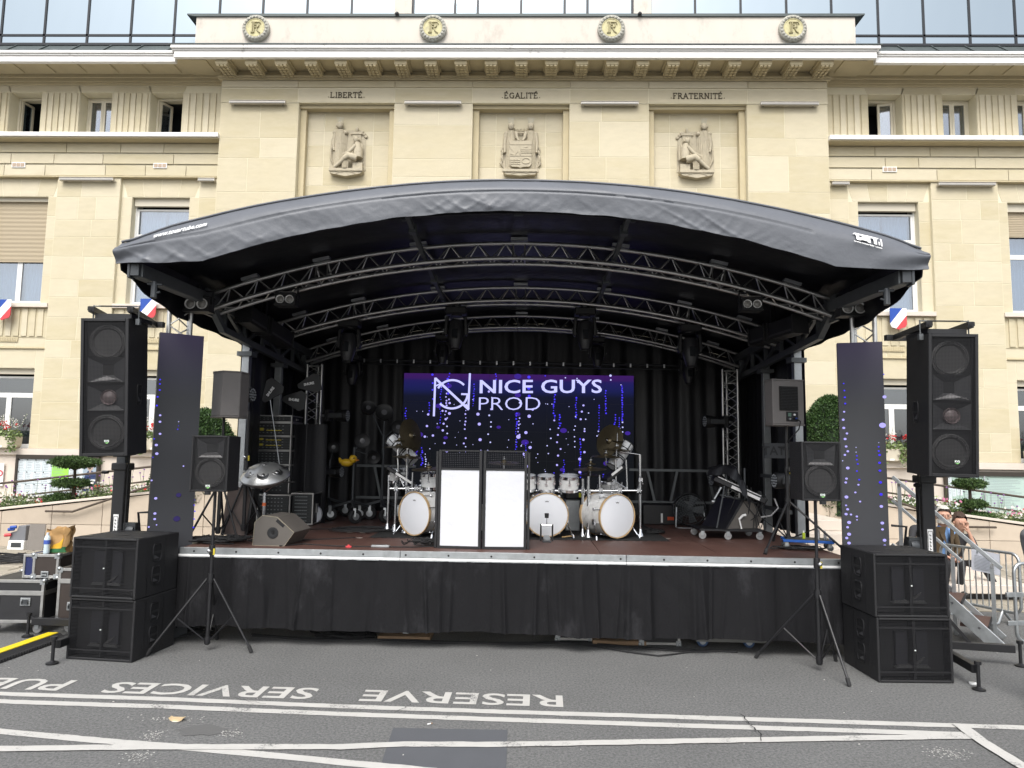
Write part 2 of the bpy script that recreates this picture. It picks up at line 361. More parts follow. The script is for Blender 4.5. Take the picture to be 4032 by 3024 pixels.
    # small louvre vents high on the wing
    for c in (9.0, 12.6):
        x = s*c; vm = MB(); vm.box(x-.17, x+.17, VW-.06, VW-.03, 9.0, 9.13, 0)
        for k in range(3):
            vm.box(x-.15+k*.105, x-.06+k*.105, VW-.066, VW-.058, 9.02, 9.11, 1)
        vm.build('air_vent', [white, mat('vent_mesh', (.2, .3, .35) if (s < 0) == (c > 10) else (.4, .3, .22), .6)], TH)
# end walls so that the block reads as solid from the side
back.build('wall', mortar, TH); mo.build('moulding', mould, TH, bevel=.006); wc.build('cornice', whitec, TH, bevel=.008);  zc.build('metal_capping', zinc, TH)
STONES.sort(key=lambda t: -t[0])
rest = MB()
palez = lambda vs: vs[4][2] < 1.9
for i, (a, vs, fs) in enumerate(STONES):
    if i < 300:
        mb = MB(); mb.add(vs, fs); mb.build('stone', pale if vs[4][2] < 1.5 else stone, TH, recalc=False)
    else: rest.add(vs, fs)
rest.build('small_stones', stone, TH, kind='stuff', recalc=False)
# cornice brackets: one, then copies that share its meshes
bm_ = MB(); bm_.box(-.15, .15, -.68, -.08, 11.24, 11.40); bm_.box(-.19, .19, -.72, -.08, 11.345, 11.40); bk_mesh = bm_.mesh('bracket', mould, bevel=.008)
tm = MB(); tm.box(-.038, .038, -.042, .042, -.016, .0); t_mesh = tm.mesh('bracket_tile', mould)
for i in range(21):
    o = link('bracket', bk_mesh, TH, loc=((i-10)*.72, 0, 0))
    tt = MB()
    for a in range(3):
        for c in range(5): tt.obox((-.092+a*.092, -.62+c*.12, 11.226), (.064, .088, .035))
    if i == 0: tiles = tt.mesh('bracket_tile', mould)
    link('bracket_tiles', tiles, o)
# medallions: wreathed gold discs with the letters R and F entwined
gold = mat('worn_gold', (.50, .46, .25), .6, .0, var=.3, vs=9, stain=(.3, .27, .2), st_s=7)
wreath = mat('grey_carved_ring', (.4, .39, .34), .9, var=.2, vs=16, bump=.6, bs=30)
for i, c in enumerate((-6.47, -2.15, 2.15, 6.47)):
    mb = MB(); F = TR(c, -.45, 12.24, 90)
    mb.lathe([(.32, 0), (.33, .03), (.33, .09), (.3, .12), (.25, .125), (.225, .1)], 36, F)
    for k in range(22):
        a = 2*math.pi*k/22; mb.sphere(F@V((.275*math.cos(a), .275*math.sin(a), .125)), .034, 5, sc=(1, .6, 1))
    o = mb.build('medallion', wreath, TH, smooth=40)
    mb = MB(); mb.lathe([(.235, .08), (.23, .112), (.215, .115), (.205, .105)], 32, F); d = mb.build('disc', gold, o, smooth=30)
    bx = MB(); y0, y1 = -.45-.108, -.45-.132
    def st(p, q, w=.022):
        p = V((c+p[0], (y0+y1)/2, 12.24+p[1])); q = V((c+q[0], (y0+y1)/2, 12.24+q[1])); bx.beam(p, q, abs(y1-y0), w, up=V((0, 1, 0)).cross(q-p))
    for p, q in (((-.07, -.13), (-.07, .13)), ((-.11, -.13), (-.03, -.13)), ((-.03, -.14), (-.03, .12)), ((-.1, .13), (.12, .13)), ((.12, .13), (.13, .08)), ((-.03, .0), (.06, 0)), ((.06, .0), (.09, .04)), ((.09, .04), (.08, .1)), ((.02, 0), (.06, -.09)), ((.06, -.09), (.12, -.14)), ((-.03, .06), (.03, .07))): st(p, q)
    bx.build('monogram', mat('medallion_letter', (.33, .29, .15), .6, 0, var=.2), o)
# the three words, cut by straight strokes with serifs
def letter_strokes(ch):
    h = 1.
    D = {'L': [((.1, 0), (.1, h)), ((.1, 0), (.62, 0)), ((.62, 0), (.66, .2))], 'I': [((.15, 0), (.15, h))],
         'B': [((.1, 0), (.1, h)), ((.1, h), (.42, .98)), ((.42, .98), (.54, .85)), ((.54, .85), (.5, .6)), ((.5, .6), (.1, .52)), ((.1, .52), (.5, .5)), ((.5, .5), (.62, .3)), ((.62, .3), (.52, .04)), ((.52, .04), (.1, 0))],
         'E': [((.1, 0), (.1, h)), ((.1, 0), (.6, 0)), ((.6, 0), (.64, .18)), ((.1, h), (.58, h)), ((.58, h), (.6, .84)), ((.1, .52), (.45, .52))],
         'R': [((.1, 0), (.1, h)), ((.1, h), (.45, .98)), ((.45, .98), (.58, .8)), ((.58, .8), (.48, .56)), ((.48, .56), (.1, .52)), ((.32, .52), (.72, 0))],
         'T': [((.36, 0), (.36, h)), ((.02, h), (.7, h)), ((.02, h), (.0, .82)), ((.7, h), (.72, .82))],
         'G': [((.74, .82), (.55, .98)), ((.55, .98), (.25, .92)), ((.25, .92), (.08, .65)), ((.08, .65), (.08, .35)), ((.08, .35), (.25, .08)), ((.25, .08), (.52, 0)), ((.52, 0), (.76, .1)), ((.76, .1), (.76, .42)), ((.6, .42), (.86, .42))],
         'A': [((.04, 0), (.38, h)), ((.38, h), (.74, 0)), ((.16, .34), (.6, .34))], 'F': [((.1, 0), (.1, h)), ((.1, h), (.6, h)), ((.6, h), (.62, .82)), ((.1, .52), (.45, .52))],
         'N': [((.1, 0), (.1, h)), ((.1, h), (.72, 0)), ((.72, 0), (.72, h))], '.': [((.1, .1), (.2, .1))]}
    return D[ch]
SER = {'L': [(.1, h) for h in (0, 1)], 'I': [(.15, 0), (.15, 1)], 'B': [(.1, 0), (.1, 1)], 'E': [(.1, 0), (.1, 1)], 'R': [(.1, 0), (.1, 1), (.72, 0)], 'T': [(.36, 0)], 'A': [(.04, 0), (.74, 0)], 'F': [(.1, 0), (.1, 1)], 'N': [(.1, 0), (.1, 1), (.72, 1)]}
WID = {'L': .78, 'I': .38, 'B': .76, 'E': .78, 'R': .84, 'T': .8, 'G': .98, 'A': .86, 'F': .74, 'N': .9, '.': .4}
for c, wd in zip(NC, ('. L I B E R T É .', '. É G A L I T É .', '. F R A T E R N I T É .')):
    hgt = .135; wl = [q for q in wd.split()]; tot = sum(WID['E' if q == 'É' else q] for q in wl)+.13*(len(wl)-1); x = -tot/2; mb = MB()
    for q in wl:
        k = 'E' if q == 'É' else q
        segs = list(letter_strokes(k))+[((sx-.12, sz), (sx+.12, sz)) for sx, sz in SER.get(k, [])]
        if q == 'É': segs.append(((.3, 1.12), (.46, 1.3)))
        for p, r_ in segs:
            P = V((c+(x+p[0])*hgt, -.0365, 10.735+p[1]*hgt)); Q = V((c+(x+r_[0])*hgt, -.0365, 10.735+r_[1]*hgt))
            d = (Q-P).normalized(); thin = .013 if abs(d.z) < .3 else .02
            mb.beam(P-d*.004, Q+d*.004, .012, thin, up=V((0, 1, 0)).cross(d))
        x += WID[k]+.13
    mb.build('carved_word', carved, TH)
# glazed top storey
gl = MB()
gb = MB(); gb.box(-17, 17, .42, .9, 11.5, 14.5); gb.build('upper_wall', roomdark, TH)
for s in (-1, 1):
    xs = [3.15, 4.24, 5.35, 6.46, 7.55, 8.67, 9.76, 10.86, 11.95, 13.05, 14.2, 15.3, 16.4]
    for i, (a, b_) in enumerate(zip(xs, xs[1:])):
        a, b_ = sorted((s*a, s*b_)); low = 12.645 if abs(a+b_)/2 < 7.6 else 12.28
        mb = MB(); mb.box(a+.025, b_-.025, -.16, -.14, low+.02, 14.4); mb.build('glass_pane', bluegl, TH)
        if low < 12.5:
            mb = MB(); mb.box(a+.025, b_-.025, -.16, -.14, 12.06, 12.25); mb.build('glass_pane', bluegl, TH)
            mb = MB(); mb.box(a, b_, -.18, -.1, 12.25, 12.3); mb.box(a, b_, -.2, -.1, 12.0, 12.06); mb.build('transom', frame_d, TH)
        mb = MB(); mb.box(s*xs[i]-.026, s*xs[i]+.026, -.18, -.08, 12.0, 14.4); mb.build('mullion', frame_d, TH)
    a, b_ = sorted((s*7.9, s*17)); z = MB()
    z.add([(a, -.62, 11.57), (b_, -.62, 11.57), (b_, -.14, 12.03), (a, -.14, 12.03), (a, .3, 11.57), (b_, .3, 11.57), (b_, .3, 12.03), (a, .3, 12.03)], [(0, 1, 2, 3), (3, 2, 6, 7), (0, 3, 7, 4), (1, 5, 6, 2), (0, 4, 5, 1)])
    for k in range(12):
        x = a+.4+k*.8; z.beam((x, -.62, 11.585), (x, -.14, 12.045), .03, .03)
    z.build('zinc_roof_strip', zinc, TH)
    mb = MB(); a, b_ = sorted((s*2.72, s*3.15)); mb.box(a, b_, -.3, .1, 12.70, 14.5); mb.box(a-.01, b_+.01, -.33, .1, 12.645, 12.70); mb.build('pier', render_, TH)
    mb = MB(); mb.sphere(((a+b_)/2-.1, -.52, 12.61), .05, 6); mb.box((a+b_)/2-.13, (a+b_)/2-.07, -.5, -.44, 12.60, 12.67); mb.build('camera_dome', black, TH, smooth=40)
xs = [-2.7, -1.66, -1.1, -.03, 1.04, 1.6, 2.7]
for a, b_ in zip(xs, xs[1:]):
    mb = MB(); mb.box(a+.03, b_-.03, -.2, -.18, 12.76, 14.4); mb.build('glass_pane', bluegl, TH)
    mb = MB(); mb.box(a-.03, a+.03, -.24, -.12, 12.7, 14.4); mb.build('mullion', frame_d, TH)
mb = MB(); mb.box(2.67, 2.73, -.24, -.12, 12.7, 14.4); mb.box(-2.73, 2.73, -.25, -.1, 12.66, 12.76); mb.build('transom', frame_d, TH)
# windows
def leaf(name, u0, u1, z0, z1, v, fm, gm, par, bar=.05, ang=0, hinge=None):
    mb = MB(); mb.box(u0, u1, v-.03, v+.03, z0, z0+bar); mb.box(u0, u1, v-.03, v+.03, z1-bar, z1); mb.box(u0, u0+bar, v-.03, v+.03, z0+bar, z1-bar); mb.box(u1-bar, u1, v-.03, v+.03, z0+bar, z1-bar)
    g = MB(); g.box(u0+bar, u1-bar, v-.006, v+.006, z0+bar, z1-bar)
    if ang:
        Mx = Matrix.Translation((hinge, v, 0))@Euler((0, 0, R(ang))).to_matrix().to_4x4()@Matrix.Translation((-hinge, -v, 0))
        mb.v = [Mx@p for p in mb.v]; g.v = [Mx@p for p in g.v]
    o = mb.build(name, fm, par); g.build('pane', gm, o); return o
def window(u, w, z0, z1, v, fm, gm, lights, blind=0., boxh=0., curtain=True, transom=None, rev=.3):
    f = MB(); e = .045; a, b_ = u-w/2, u+w/2
    f.box(a, a+e, v-.04, v+.04, z0, z1); f.box(b_-e, b_, v-.04, v+.04, z0, z1); f.box(a+e, b_-e, v-.04, v+.04, z1-e, z1); f.box(a+e, b_-e, v-.04, v+.04, z0, z0+e)
    W_ = f.build('window', fm, TH)
    r = MB(); r.box(a-.05, b_+.05, v+.9, v+.95, z0-.2, z1+.2); r.box(a-.05, a-.02, v+.06, v+.9, z0-.2, z1+.2); r.box(b_+.02, b_+.05, v+.06, v+.9, z0-.2, z1+.2); r.box(a-.05, b_+.05, v+.06, v+.9, z1+.1, z1+.2); r.box(a-.05, b_+.05, v+.06, v+.9, z0-.2, z0-.1); r.build('room', roomdark, W_)
    top = z1-e-boxh
    if boxh: bx = MB(); bx.box(a+.02, b_-.02, v-.14, v-.045, z1-boxh, z1-.005); bx.build('blind_box', blindl, W_)
    if blind: bl = MB(); bl.grid(lambda i, j: V((a+e+(w-2*e)*i, v-.07+.004*math.sin(j*90), z1-boxh-blind*(1-j))), 1, 60); bl.build('blind', blindm, W_)
    ux = [a+e+(w-2*e)*i/lights for i in range(lights+1)]
    zt = transom or top
    if transom:
        leaf('sash', a+e, b_-e, transom+.002, top, v, fm, gm, W_, .05)
    for i in range(lights): leaf('sash', ux[i]+.002, ux[i+1]-.002, z0+e, zt-.002, v, fm, gm, W_, .06)
    if curtain:
        c = MB()
        for q in range(lights):
            c.grid(lambda i, j: V((ux[q]+.04+(ux[q+1]-ux[q]-.08)*i, v+.14+.022*math.sin(i*44+math.sin(j*3)+q), z0+.02+(top-z0)*j)), 56, 3)
        c.build('curtain', curt, W_, smooth=80)
    return W_
for s in (-1, 1):
    for c in (9.0, 12.6):
        bl = s < 0 and c > 10; br = s > 0 and c > 10
        window(s*c, 1.46, 5.56, 8.30, VW+.32, frame_w, glass, 2, blind=1.55 if bl else (.62 if br else 0), boxh=.1 if bl else .2, curtain=True, transom=7.35 if c < 10 else 7.0)
        window(s*c, 1.46, 1.99, 3.95, VW+.32, frame_w, glassdark, 2, boxh=.14, curtain=False, transom=3.3)
    for i, c in enumerate(AW[:4]):
        z0, z1 = 9.81, 10.99; v = VW+.34; a, b_ = s*c-.405, s*c+.405; e = .05
        f = MB(); f.box(a, a+e, v-.04, v+.04, z0, z1); f.box(b_-e, b_, v-.04, v+.04, z0, z1); f.box(a+e, b_-e, v-.04, v+.04, z1-e, z1)
        W_ = f.build('window', frame_c, TH)
        r = MB(); r.box(a-.05, b_+.05, v+.8, v+.84, z0-.1, z1+.1); r.box(a-.05, a-.02, v+.06, v+.8, z0-.1, z1+.1); r.box(b_+.02, b_+.05, v+.06, v+.8, z0-.1, z1+.1); r.box(a-.05, b_+.05, v+.06, v+.8, z1+.02, z1+.1); r.build('room', roomdark, W_)
        o1 = {(-1, 0): 62, (-1, 2): 80, (1, 0): 75}.get((s, i), 0); o2 = {(-1, 0): -85, (-1, 2): -85, (1, 0): -12}.get((s, i), 0)
        leaf('sash', a+e, s*c-.003, z0+.01, z1-e, v, frame_c, glass, W_, .055, o1, a+e); leaf('sash', s*c+.003, b_-e, z0+.01, z1-e, v, frame_c, glass, W_, .055, o2, b_-e)
        sp = MB()
        for k in range(16): sp.beam((a+.06+k*.046, v-.12, z0), (a+.06+k*.046+(.02 if k % 2 else -.02), v-.14, z0+.1), .004, .004)
        sp.build('bird_spikes', steel, W_, kind='stuff')
sp = MB()
for a in [-7.9+.031*k for k in range(510)]:
    sp.beam((a, -.80, 11.64), (a+rnd.uniform(-.015, .015), -.82-rnd.random()*.05, 11.64+.11), .0022, .0022)
sp.build('bird_spikes', galv, TH, kind='stuff')
# ---- relief sculptures on their little shelves
relm = mat('carved_relief', (.43, .38, .28), .85, var=.14, vs=9, bump=.3, bs=50, stain=(.28, .24, .19), st_s=8, st_lo=.55, st_hi=.8)
def limb(mb, pts, r): mb.tube(pts, r, 8)
def folds(mb, x0, x1, z0, z1, v, n, amp=.02):
    mb.grid(lambda i, j: V((x0+(x1-x0)*i, v-.03*math.sin(i*math.pi)-amp*abs(math.sin(i*n*math.pi)), z0+(z1-z0)*j)), n*6, 4)
def head(mb, p, r, look=0):
    mb.sphere(p, r, 8, sc=(.85, .8, 1.12)); mb.sphere(p+V((0, .02, r*.45)), r*.98, 7, sc=(1.0, .9, .75))
    mb.sphere(p+V((look*r*.8, -r*.75 if not look else -r*.2, -.1*r)), r*.22, 5); mb.sphere(p+V((-look*r*.8, .3*r, .1*r)), r*.55, 6)
def robed(mb, x, z0, z1, v, look=0, w=.13):
    h = z1-z0; head(mb, V((x, v-.09, z1-.085)), .085, look)
    mb.tube([(x, v-.03, z1-.13), (x, v-.03, z1-.2)], [.035, .045], 8)
    mb.grid(lambda i, j: V((x+(i-.5)*2*(w*(1-.25*abs(j-.72))), v-.11*math.sin(i*math.pi)-.018*abs(math.sin(i*26+j*2)), z0+(h-.19)*j)), 48, 8)
    for k in (-1, 1): mb.sphere((x+k*w*.8, v-.04, z1-.25), .06, 6)
for idx, c in enumerate(NC):
    o = None; v = .32
    sh = MB(); sh.prism([(c-.42, 8.93), (c-.36, 8.87), (c, 8.80 if idx != 1 else 8.84), (c+.36, 8.87), (c+.42, 8.93)], v-.17, v+.01); sh.box(c-.42, c+.42, v-.2, v+.01, 8.93, 9.0)
    sh.tube([(c+.24*math.cos(R(a)), v-.175, 8.85+.075*math.sin(R(a))) for a in range(0, 181, 15)], .012, 6)
    mb = MB(); mb.prism([(c-.46, 9.0), (c+.46, 9.0), (c+.44, 9.8), (c+.3, 10.05), (c-.3, 10.05), (c-.44, 9.8)], v-.02, v+.01)
    if idx == 1:
        for k in (-1, 1):
            robed(mb, c+k*.245, 9.0, 10.2, v-.03, 0, .15)
            limb(mb, [(c+k*.37, v-.08, 9.95), (c+k*.4, v-.08, 9.7), (c+k*.39, v-.1, 9.45)], [.05, .042, .03])
            limb(mb, [(c+k*.12, v-.12, 9.97), (c+k*.1, v-.15, 9.83), (c+k*.05, v-.17, 9.73)], [.045, .04, .028])
            for q in range(4): mb.tube([(c+k*(.43+.02*q), v-.03, 9.1+.14*q), (c+k*(.49-.02*q), v-.05, 9.2+.14*q), (c+k*(.44), v-.03, 9.32+.13*q)], [.01, .035, .008], 6)
        sd_ = [(c-.27, 9.72), (c+.27, 9.72), (c+.27, 9.12), (c+.22, 9.06), (c+.05, 9.05), (c, 9.02), (c-.05, 9.05), (c-.22, 9.06), (c-.27, 9.12)]
        mb.prism(sd_, v-.2, v-.1)
        f = v-.205
        for p, q in (((-.27, 9.62), (.27, 9.62)), ((0, 9.62), (0, 9.04)), ((-.27, 9.33), (.27, 9.33)), ((-.13, 9.62), (-.13, 9.34)), ((0, 9.49), (.27, 9.49)), ((0, 9.44), (.27, 9.44)), ((0, 9.40), (.27, 9.40)), ((-.13, 9.34), (-.065, 9.46)), ((-.065, 9.46), (0, 9.34)), ((-.25, 9.54), (-.17, 9.43)), ((-.25, 9.38), (-.17, 9.36))):
            mb.beam((c+p[0], f, p[1]), (c+q[0], f, q[1]), .014, .011, up=(0, 1, 0))
        for z in (9.12, 9.17, 9.22): mb.tube([(c-.27+.27*k/12, f, z+.01*math.sin(k*1.6)) for k in range(13)], .009, 5)
        mb.tube([(c+.135+.1*math.cos(a), f, 9.2+.07*math.sin(a)) for a in [k*.35 for k in range(18)]], .012, 5, closed=True)
        mb.box(c+.1, c+.17, f-.006, f+.01, 9.54, 9.59)
        cr = [(c-.16+.04*k, v-.05, 10.02 if k % 2 else 10.1) for k in range(9)]; mb.tube(cr, .012, 5); mb.tube([(c-.15, v-.05, 9.99), (c, v-.07, 9.97), (c+.15, v-.05, 9.99)], .018, 6)
    else:
        k = -1 if idx == 0 else 1
        robed(mb, c+k*.2, 9.0, 10.22, v-.02, -k, .17)
        limb(mb, [(c+k*.33, v-.06, 9.95), (c+k*.37, v-.06, 9.72), (c+k*.34, v-.08, 9.5)], [.05, .042, .03])
        mb.prism([(c-k*.32, 9.55), (c-k*.1, 9.55), (c-k*.1, 9.95), (c-k*.32, 9.95)], v-.05, v); mb.box(c-k*.21-.15, c-k*.21+.15, v-.07, v, 9.93, 9.99); mb.sphere((c-k*.21, v-.04, 10.06), .06, 6, sc=(.6, .6, 1.3))
        for q in range(3): mb.sphere((c-k*(.34+.05*q), v-.03, 10.0-.06*q), .05, 5, sc=(1, .5, .8))
        head(mb, V((c-k*.22, v-.13, 9.76)), .072, k)
        limb(mb, [(c-k*.25, v-.12, 9.69), (c-k*.27, v-.12, 9.5), (c-k*.28, v-.13, 9.28)], [.06, .12, .12])
        limb(mb, [(c-k*.22, v-.19, 9.58), (c-k*.1, v-.22, 9.42), (c+k*.08, v-.22, 9.33)], [.05, .042, .03])
        limb(mb, [(c-k*.26, v-.16, 9.26), (c-k*.05, v-.2, 9.32), (c+k*.05, v-.2, 9.24)], [.1, .09, .075]); limb(mb, [(c+k*.04, v-.2, 9.24), (c+k*.2, v-.18, 9.1), (c+k*.29, v-.17, 9.03)], [.06, .045, .04])
        folds(mb, c-.1, c+.06, 9.0, 9.27, v-.18, 5); folds(mb, c-k*.32-.12, c-k*.32+.08, 9.28, 9.66, v-.1, 4); mb.box(c-k*.28-.12, c-k*.28+.12, v-.15, v, 9.0, 9.16)
        mb.tube([(c+k*.3, v-.02, 9.05), (c+k*.42, v-.04, 9.3), (c+k*.42, v-.04, 9.55), (c+k*.36, v-.02, 9.75)], [.02, .03, .025, .01], 6)
        mb.beam((c+k*.28, v-.1, 9.62), (c+k*.14, v-.1, 9.1), .02, .03)
    o = mb.build('relief_sculpture', relm, TH, smooth=60); sh.build('shelf', relm, o, bevel=.004)
    sp = MB()
    for px in ((c-.245, c+.245) if idx == 1 else (c+(-.2 if idx == 0 else .2),)):
        for q in range(5): sp.beam((px-.05+.025*q, v-.08, 10.22), (px-.08+.04*q, v-.1, 10.36), .004, .004)
    sp.build('bird_spikes', galv, o)
# ---- lamps along the facade, shields, flower boxes, notice boards
barm = mat('lamp_housing', (.5, .47, .42), .45, .3, var=.15); 
def lampbar(u, v, z, L, lab):
    t = thing('wall_light_bar', lab, 'wall light', (UX+u, UY+v, z), group='strip lights along the facade')
    m = MB(); m.box(-L/2, L/2, -.14, -.05, -.035, .03); m.box(-L/2, L/2, -.155, -.04, .03, .045); m.build('housing', barm, t, bevel=.006)
    m = MB(); m.box(-L/2+.02, L/2-.02, -.145, -.139, -.03, .0); m.build('lens', mat('lamp_lens', (.3, .29, .27), .2), t)
    for x in (-L/2+.1, L/2-.1):
        m = MB(); m.box(x-.02, x+.02, -.05, .0, -.02, .06); m.build('bracket', steel, t)
for u, lab in ((-6.5, 'slim strip light on the pilaster left of the LIBERTÉ panel'), (-2.16, 'slim strip light on the pilaster between LIBERTÉ and ÉGALITÉ'), (2.16, 'slim strip light on the pilaster between ÉGALITÉ and FRATERNITÉ'), (6.5, 'slim strip light on the pilaster right of the FRATERNITÉ panel')): lampbar(u, -.015, 10.56, 1.4, lab)
for u, L, lab in ((-10.8, 1.36, 'strip light atop the broad pilaster of the left wing'), (10.8, 1.36, 'strip light atop the broad pilaster of the right wing'), (-7.78, .42, 'short strip light in the corner of left wing and centre block'), (7.78, .42, 'short strip light in the corner of right wing and centre block')): lampbar(u, VW, 8.68, L, lab)
red, blue_, whit = mat('flag_red', (.55, .05, .06), .5), mat('flag_blue', (.01, .06, .33), .5), mat('flag_white', (.8, .8, .8), .5)
def clip(poly, a, b_, c, keep):
    out = []
    for i in range(len(poly)):
        p, q = poly[i], poly[(i+1) % len(poly)]; fp = a*p[0]+b_*p[1]-c; fq = a*q[0]+b_*q[1]-c
        if keep*fp >= 0: out.append(p)
        if fp*fq < 0: t = fp/(fp-fq); out.append((p[0]+(q[0]-p[0])*t, p[1]+(q[1]-p[1])*t))
    return out
for px, py, lab in ((12, 1219, 'tricolour shield below the window at the far left edge'), (583, 1216, 'tricolour shield partly hidden behind the left loudspeaker tower'), (3537, 1255, 'tricolour shield on the right wing below the window'), ):
    p = at(px, py, 16.85)
    t = thing('tricolour_shield', lab, 'shield', (p.x, 16.86, p.z), group='tricolour shields on the facade')
    w, h = .195, .25; sh = [(-w, h), (w, h), (w, -.13), (w*.8, -.205), (.075, -.225), (0, -.265), (-.075, -.225), (-w*.8, -.205), (-w, -.13)]
    for nm, m, lo, hi in (('blue_field', blue_, -9, -.08), ('white_band', whit, -.08, .10), ('red_field', red, .10, 9)):
        # stripes run diagonally from the lower left to the upper right
        pl = clip(clip(sh, .78, -.62, lo, 1), .78, -.62, hi, -1); m_ = MB(); m_.prism(pl, -.02, .0); m_.build(nm, m, t)
# ================================================================ ground and markings
asph = mat('asphalt', (.142, .143, .141), .9, var=.2, vs=.7, bump=.6, bs=160)
n = asph.node_tree.nodes; l = asph.node_tree.links
vo = n.new('ShaderNodeTexNoise'); vo.inputs['Scale'].default_value = 48; vo.inputs['Detail'].default_value = 6; vo.inputs['Roughness'].default_value = .8
mr = n.new('ShaderNodeMapRange'); mr.inputs[1].default_value = .3; mr.inputs[2].default_value = .7; mr.inputs[3].default_value = .3; mr.inputs[4].default_value = 1.7
mx = n.new('ShaderNodeMix'); mx.data_type = 'RGBA'; mx.blend_type = 'MULTIPLY'; mx.inputs[0].default_value = 1
b = n['Principled BSDF']; src = b.inputs['Base Color'].links[0].from_socket
tcn = [q for q in n if q.type == 'TEX_COORD'][0]; l.new(tcn.outputs['Object'], vo.inputs[0])
l.new(vo.outputs[0], mr.inputs[0]); l.new(src, mx.inputs[6]); l.new(mr.outputs[0], mx.inputs[7]); l.new(mx.outputs[2], b.inputs['Base Color'])
g = MB(); g.add([(-150, -150, 0), (150, -150, 0), (150, 150, 0), (-150, 150, 0)], [(0, 1, 2, 3)]); g.build('road', asph, kind='structure')
# worn road paint: edges eaten by noise
paint = mat('road_paint', (.50, .49, .465), .8, var=.08, vs=10, bump=.4, bs=160)
n = paint.node_tree.nodes; l = paint.node_tree.links; b = n['Principled BSDF']
no = n.new('ShaderNodeTexNoise'); no.inputs['Scale'].default_value = 55; no.inputs['Detail'].default_value = 6; no.inputs['Roughness'].default_value = .75
no2 = n.new('ShaderNodeTexNoise'); no2.inputs['Scale'].default_value = 3; no2.inputs['Detail'].default_value = 4
tcn = [q for q in n if q.type == 'TEX_COORD'][0]; l.new(tcn.outputs['Object'], no.inputs[0]); l.new(tcn.outputs['Object'], no2.inputs[0])
ad = n.new('ShaderNodeMath'); ad.operation = 'ADD'; l.new(no.outputs[0], ad.inputs[0]); l.new(no2.outputs[0], ad.inputs[1])
mr = n.new('ShaderNodeMapRange'); mr.inputs[1].default_value = 1.13; mr.inputs[2].default_value = 1.3; l.new(ad.outputs[0], mr.inputs[0])
mx = n.new('ShaderNodeMix'); mx.data_type = 'RGBA'; src = b.inputs['Base Color'].links[0].from_socket; l.new(src, mx.inputs[6]); mx.inputs[7].default_value = (.12, .12, .12, 1); l.new(mr.outputs[0], mx.inputs[0]); l.new(mx.outputs[2], b.inputs['Base Color'])
def Z_(x, y): p = gz(x, y); return V((p.x, p.y, 0))
def stripe(pts, w, z, name='road_marking'):
    pts = [Z_(*p) for p in pts]; dense = []
    for a, b_ in zip(pts, pts[1:]):
        k = max(2, int((b_-a).length/.08))
        dense += [a.lerp(b_, i/k) for i in range(k)]
    dense.append(pts[-1]); mb = MB(); vs = []; fs = []
    for i, p in enumerate(dense):
        t = (dense[min(i+1, len(dense)-1)]-dense[max(i-1, 0)]).normalized(); s_ = V((-t.y, t.x, 0))
        vs += [p+s_*(w/2+rnd.uniform(-.004, .004))+V((0, 0, z)), p-s_*(w/2+rnd.uniform(-.004, .004))+V((0, 0, z))]
        if i: fs.append((2*i-2, 2*i, 2*i+1, 2*i-1))
    mb.add(vs, fs); return mb.build(name, paint, kind='structure')
sc = 1344/2177
A = lambda x, y: (x*sc, 2000+y*sc); Bp = lambda x, y: (1344+x*sc, 2000+y*sc); Cp = lambda x, y: (2688+x*sc, 2000+y*sc)
stripe([A(-200, 1180), A(0, 1187), A(1100, 1223), Bp(0, 1268), Bp(1100, 1305), Cp(0, 1337), Cp(1000, 1367), Cp(2300, 1408)], .088, .004)
stripe([A(-200, 1227), A(0, 1236), A(1100, 1272), Bp(0, 1317), Bp(1100, 1355), Cp(0, 1390), Cp(1000, 1420), Cp(1800, 1447)], .088, .004)
stripe([A(-300, 1400), A(0, 1428), A(700, 1492), A(1100, 1522), A(1640, 1572), A(2177, 1625), Bp(600, 1682)], .088, .004)
stripe([A(-300, 1545), A(0, 1542), A(1000, 1530), A(2177, 1530), Bp(400, 1512), Bp(1000, 1515), Cp(0, 1493), Cp(1000, 1475), Cp(1850, 1462)], .088, .008)
stripe([Cp(1760, 1385), Cp(1900, 1490), Cp(2060, 1590), Cp(2300, 1740)], .10, .012)
# words painted on the road, read from the other side
for wd, (xa, ya), (xb, yb), hgt in (('RESERVE', Bp(1410, 1199), Bp(158, 1162), .28), ('SERVICES', A(2043, 1152), A(750, 1112), .28), ('PUBLICS', A(497, 1102), A(-600, 1062), .28)):
    p, q = Z_(xa, ya), Z_(xb, yb); d = (q-p); L = d.length; ang = math.atan2(d.y, d.x)
    me = text_mesh(wd, 1, .0005, .014, 'LEFT'); xs_ = [v.co.x for v in me.vertices]; ys_ = [v.co.y for v in me.vertices]; x0, x1, y0, y1 = min(xs_), max(xs_), min(ys_), max(ys_)
    Mx = Matrix.Translation((p.x, p.y, .004))@Matrix.Rotation(ang, 4, 'Z')@Matrix.Diagonal((L/(x1-x0), hgt/(y1-y0), 1, 1))@Matrix.Translation((-x0, -y0, 0))
    me.transform(Mx); me.materials.clear(); me.materials.append(paint); link('road_lettering', me, kind='structure')
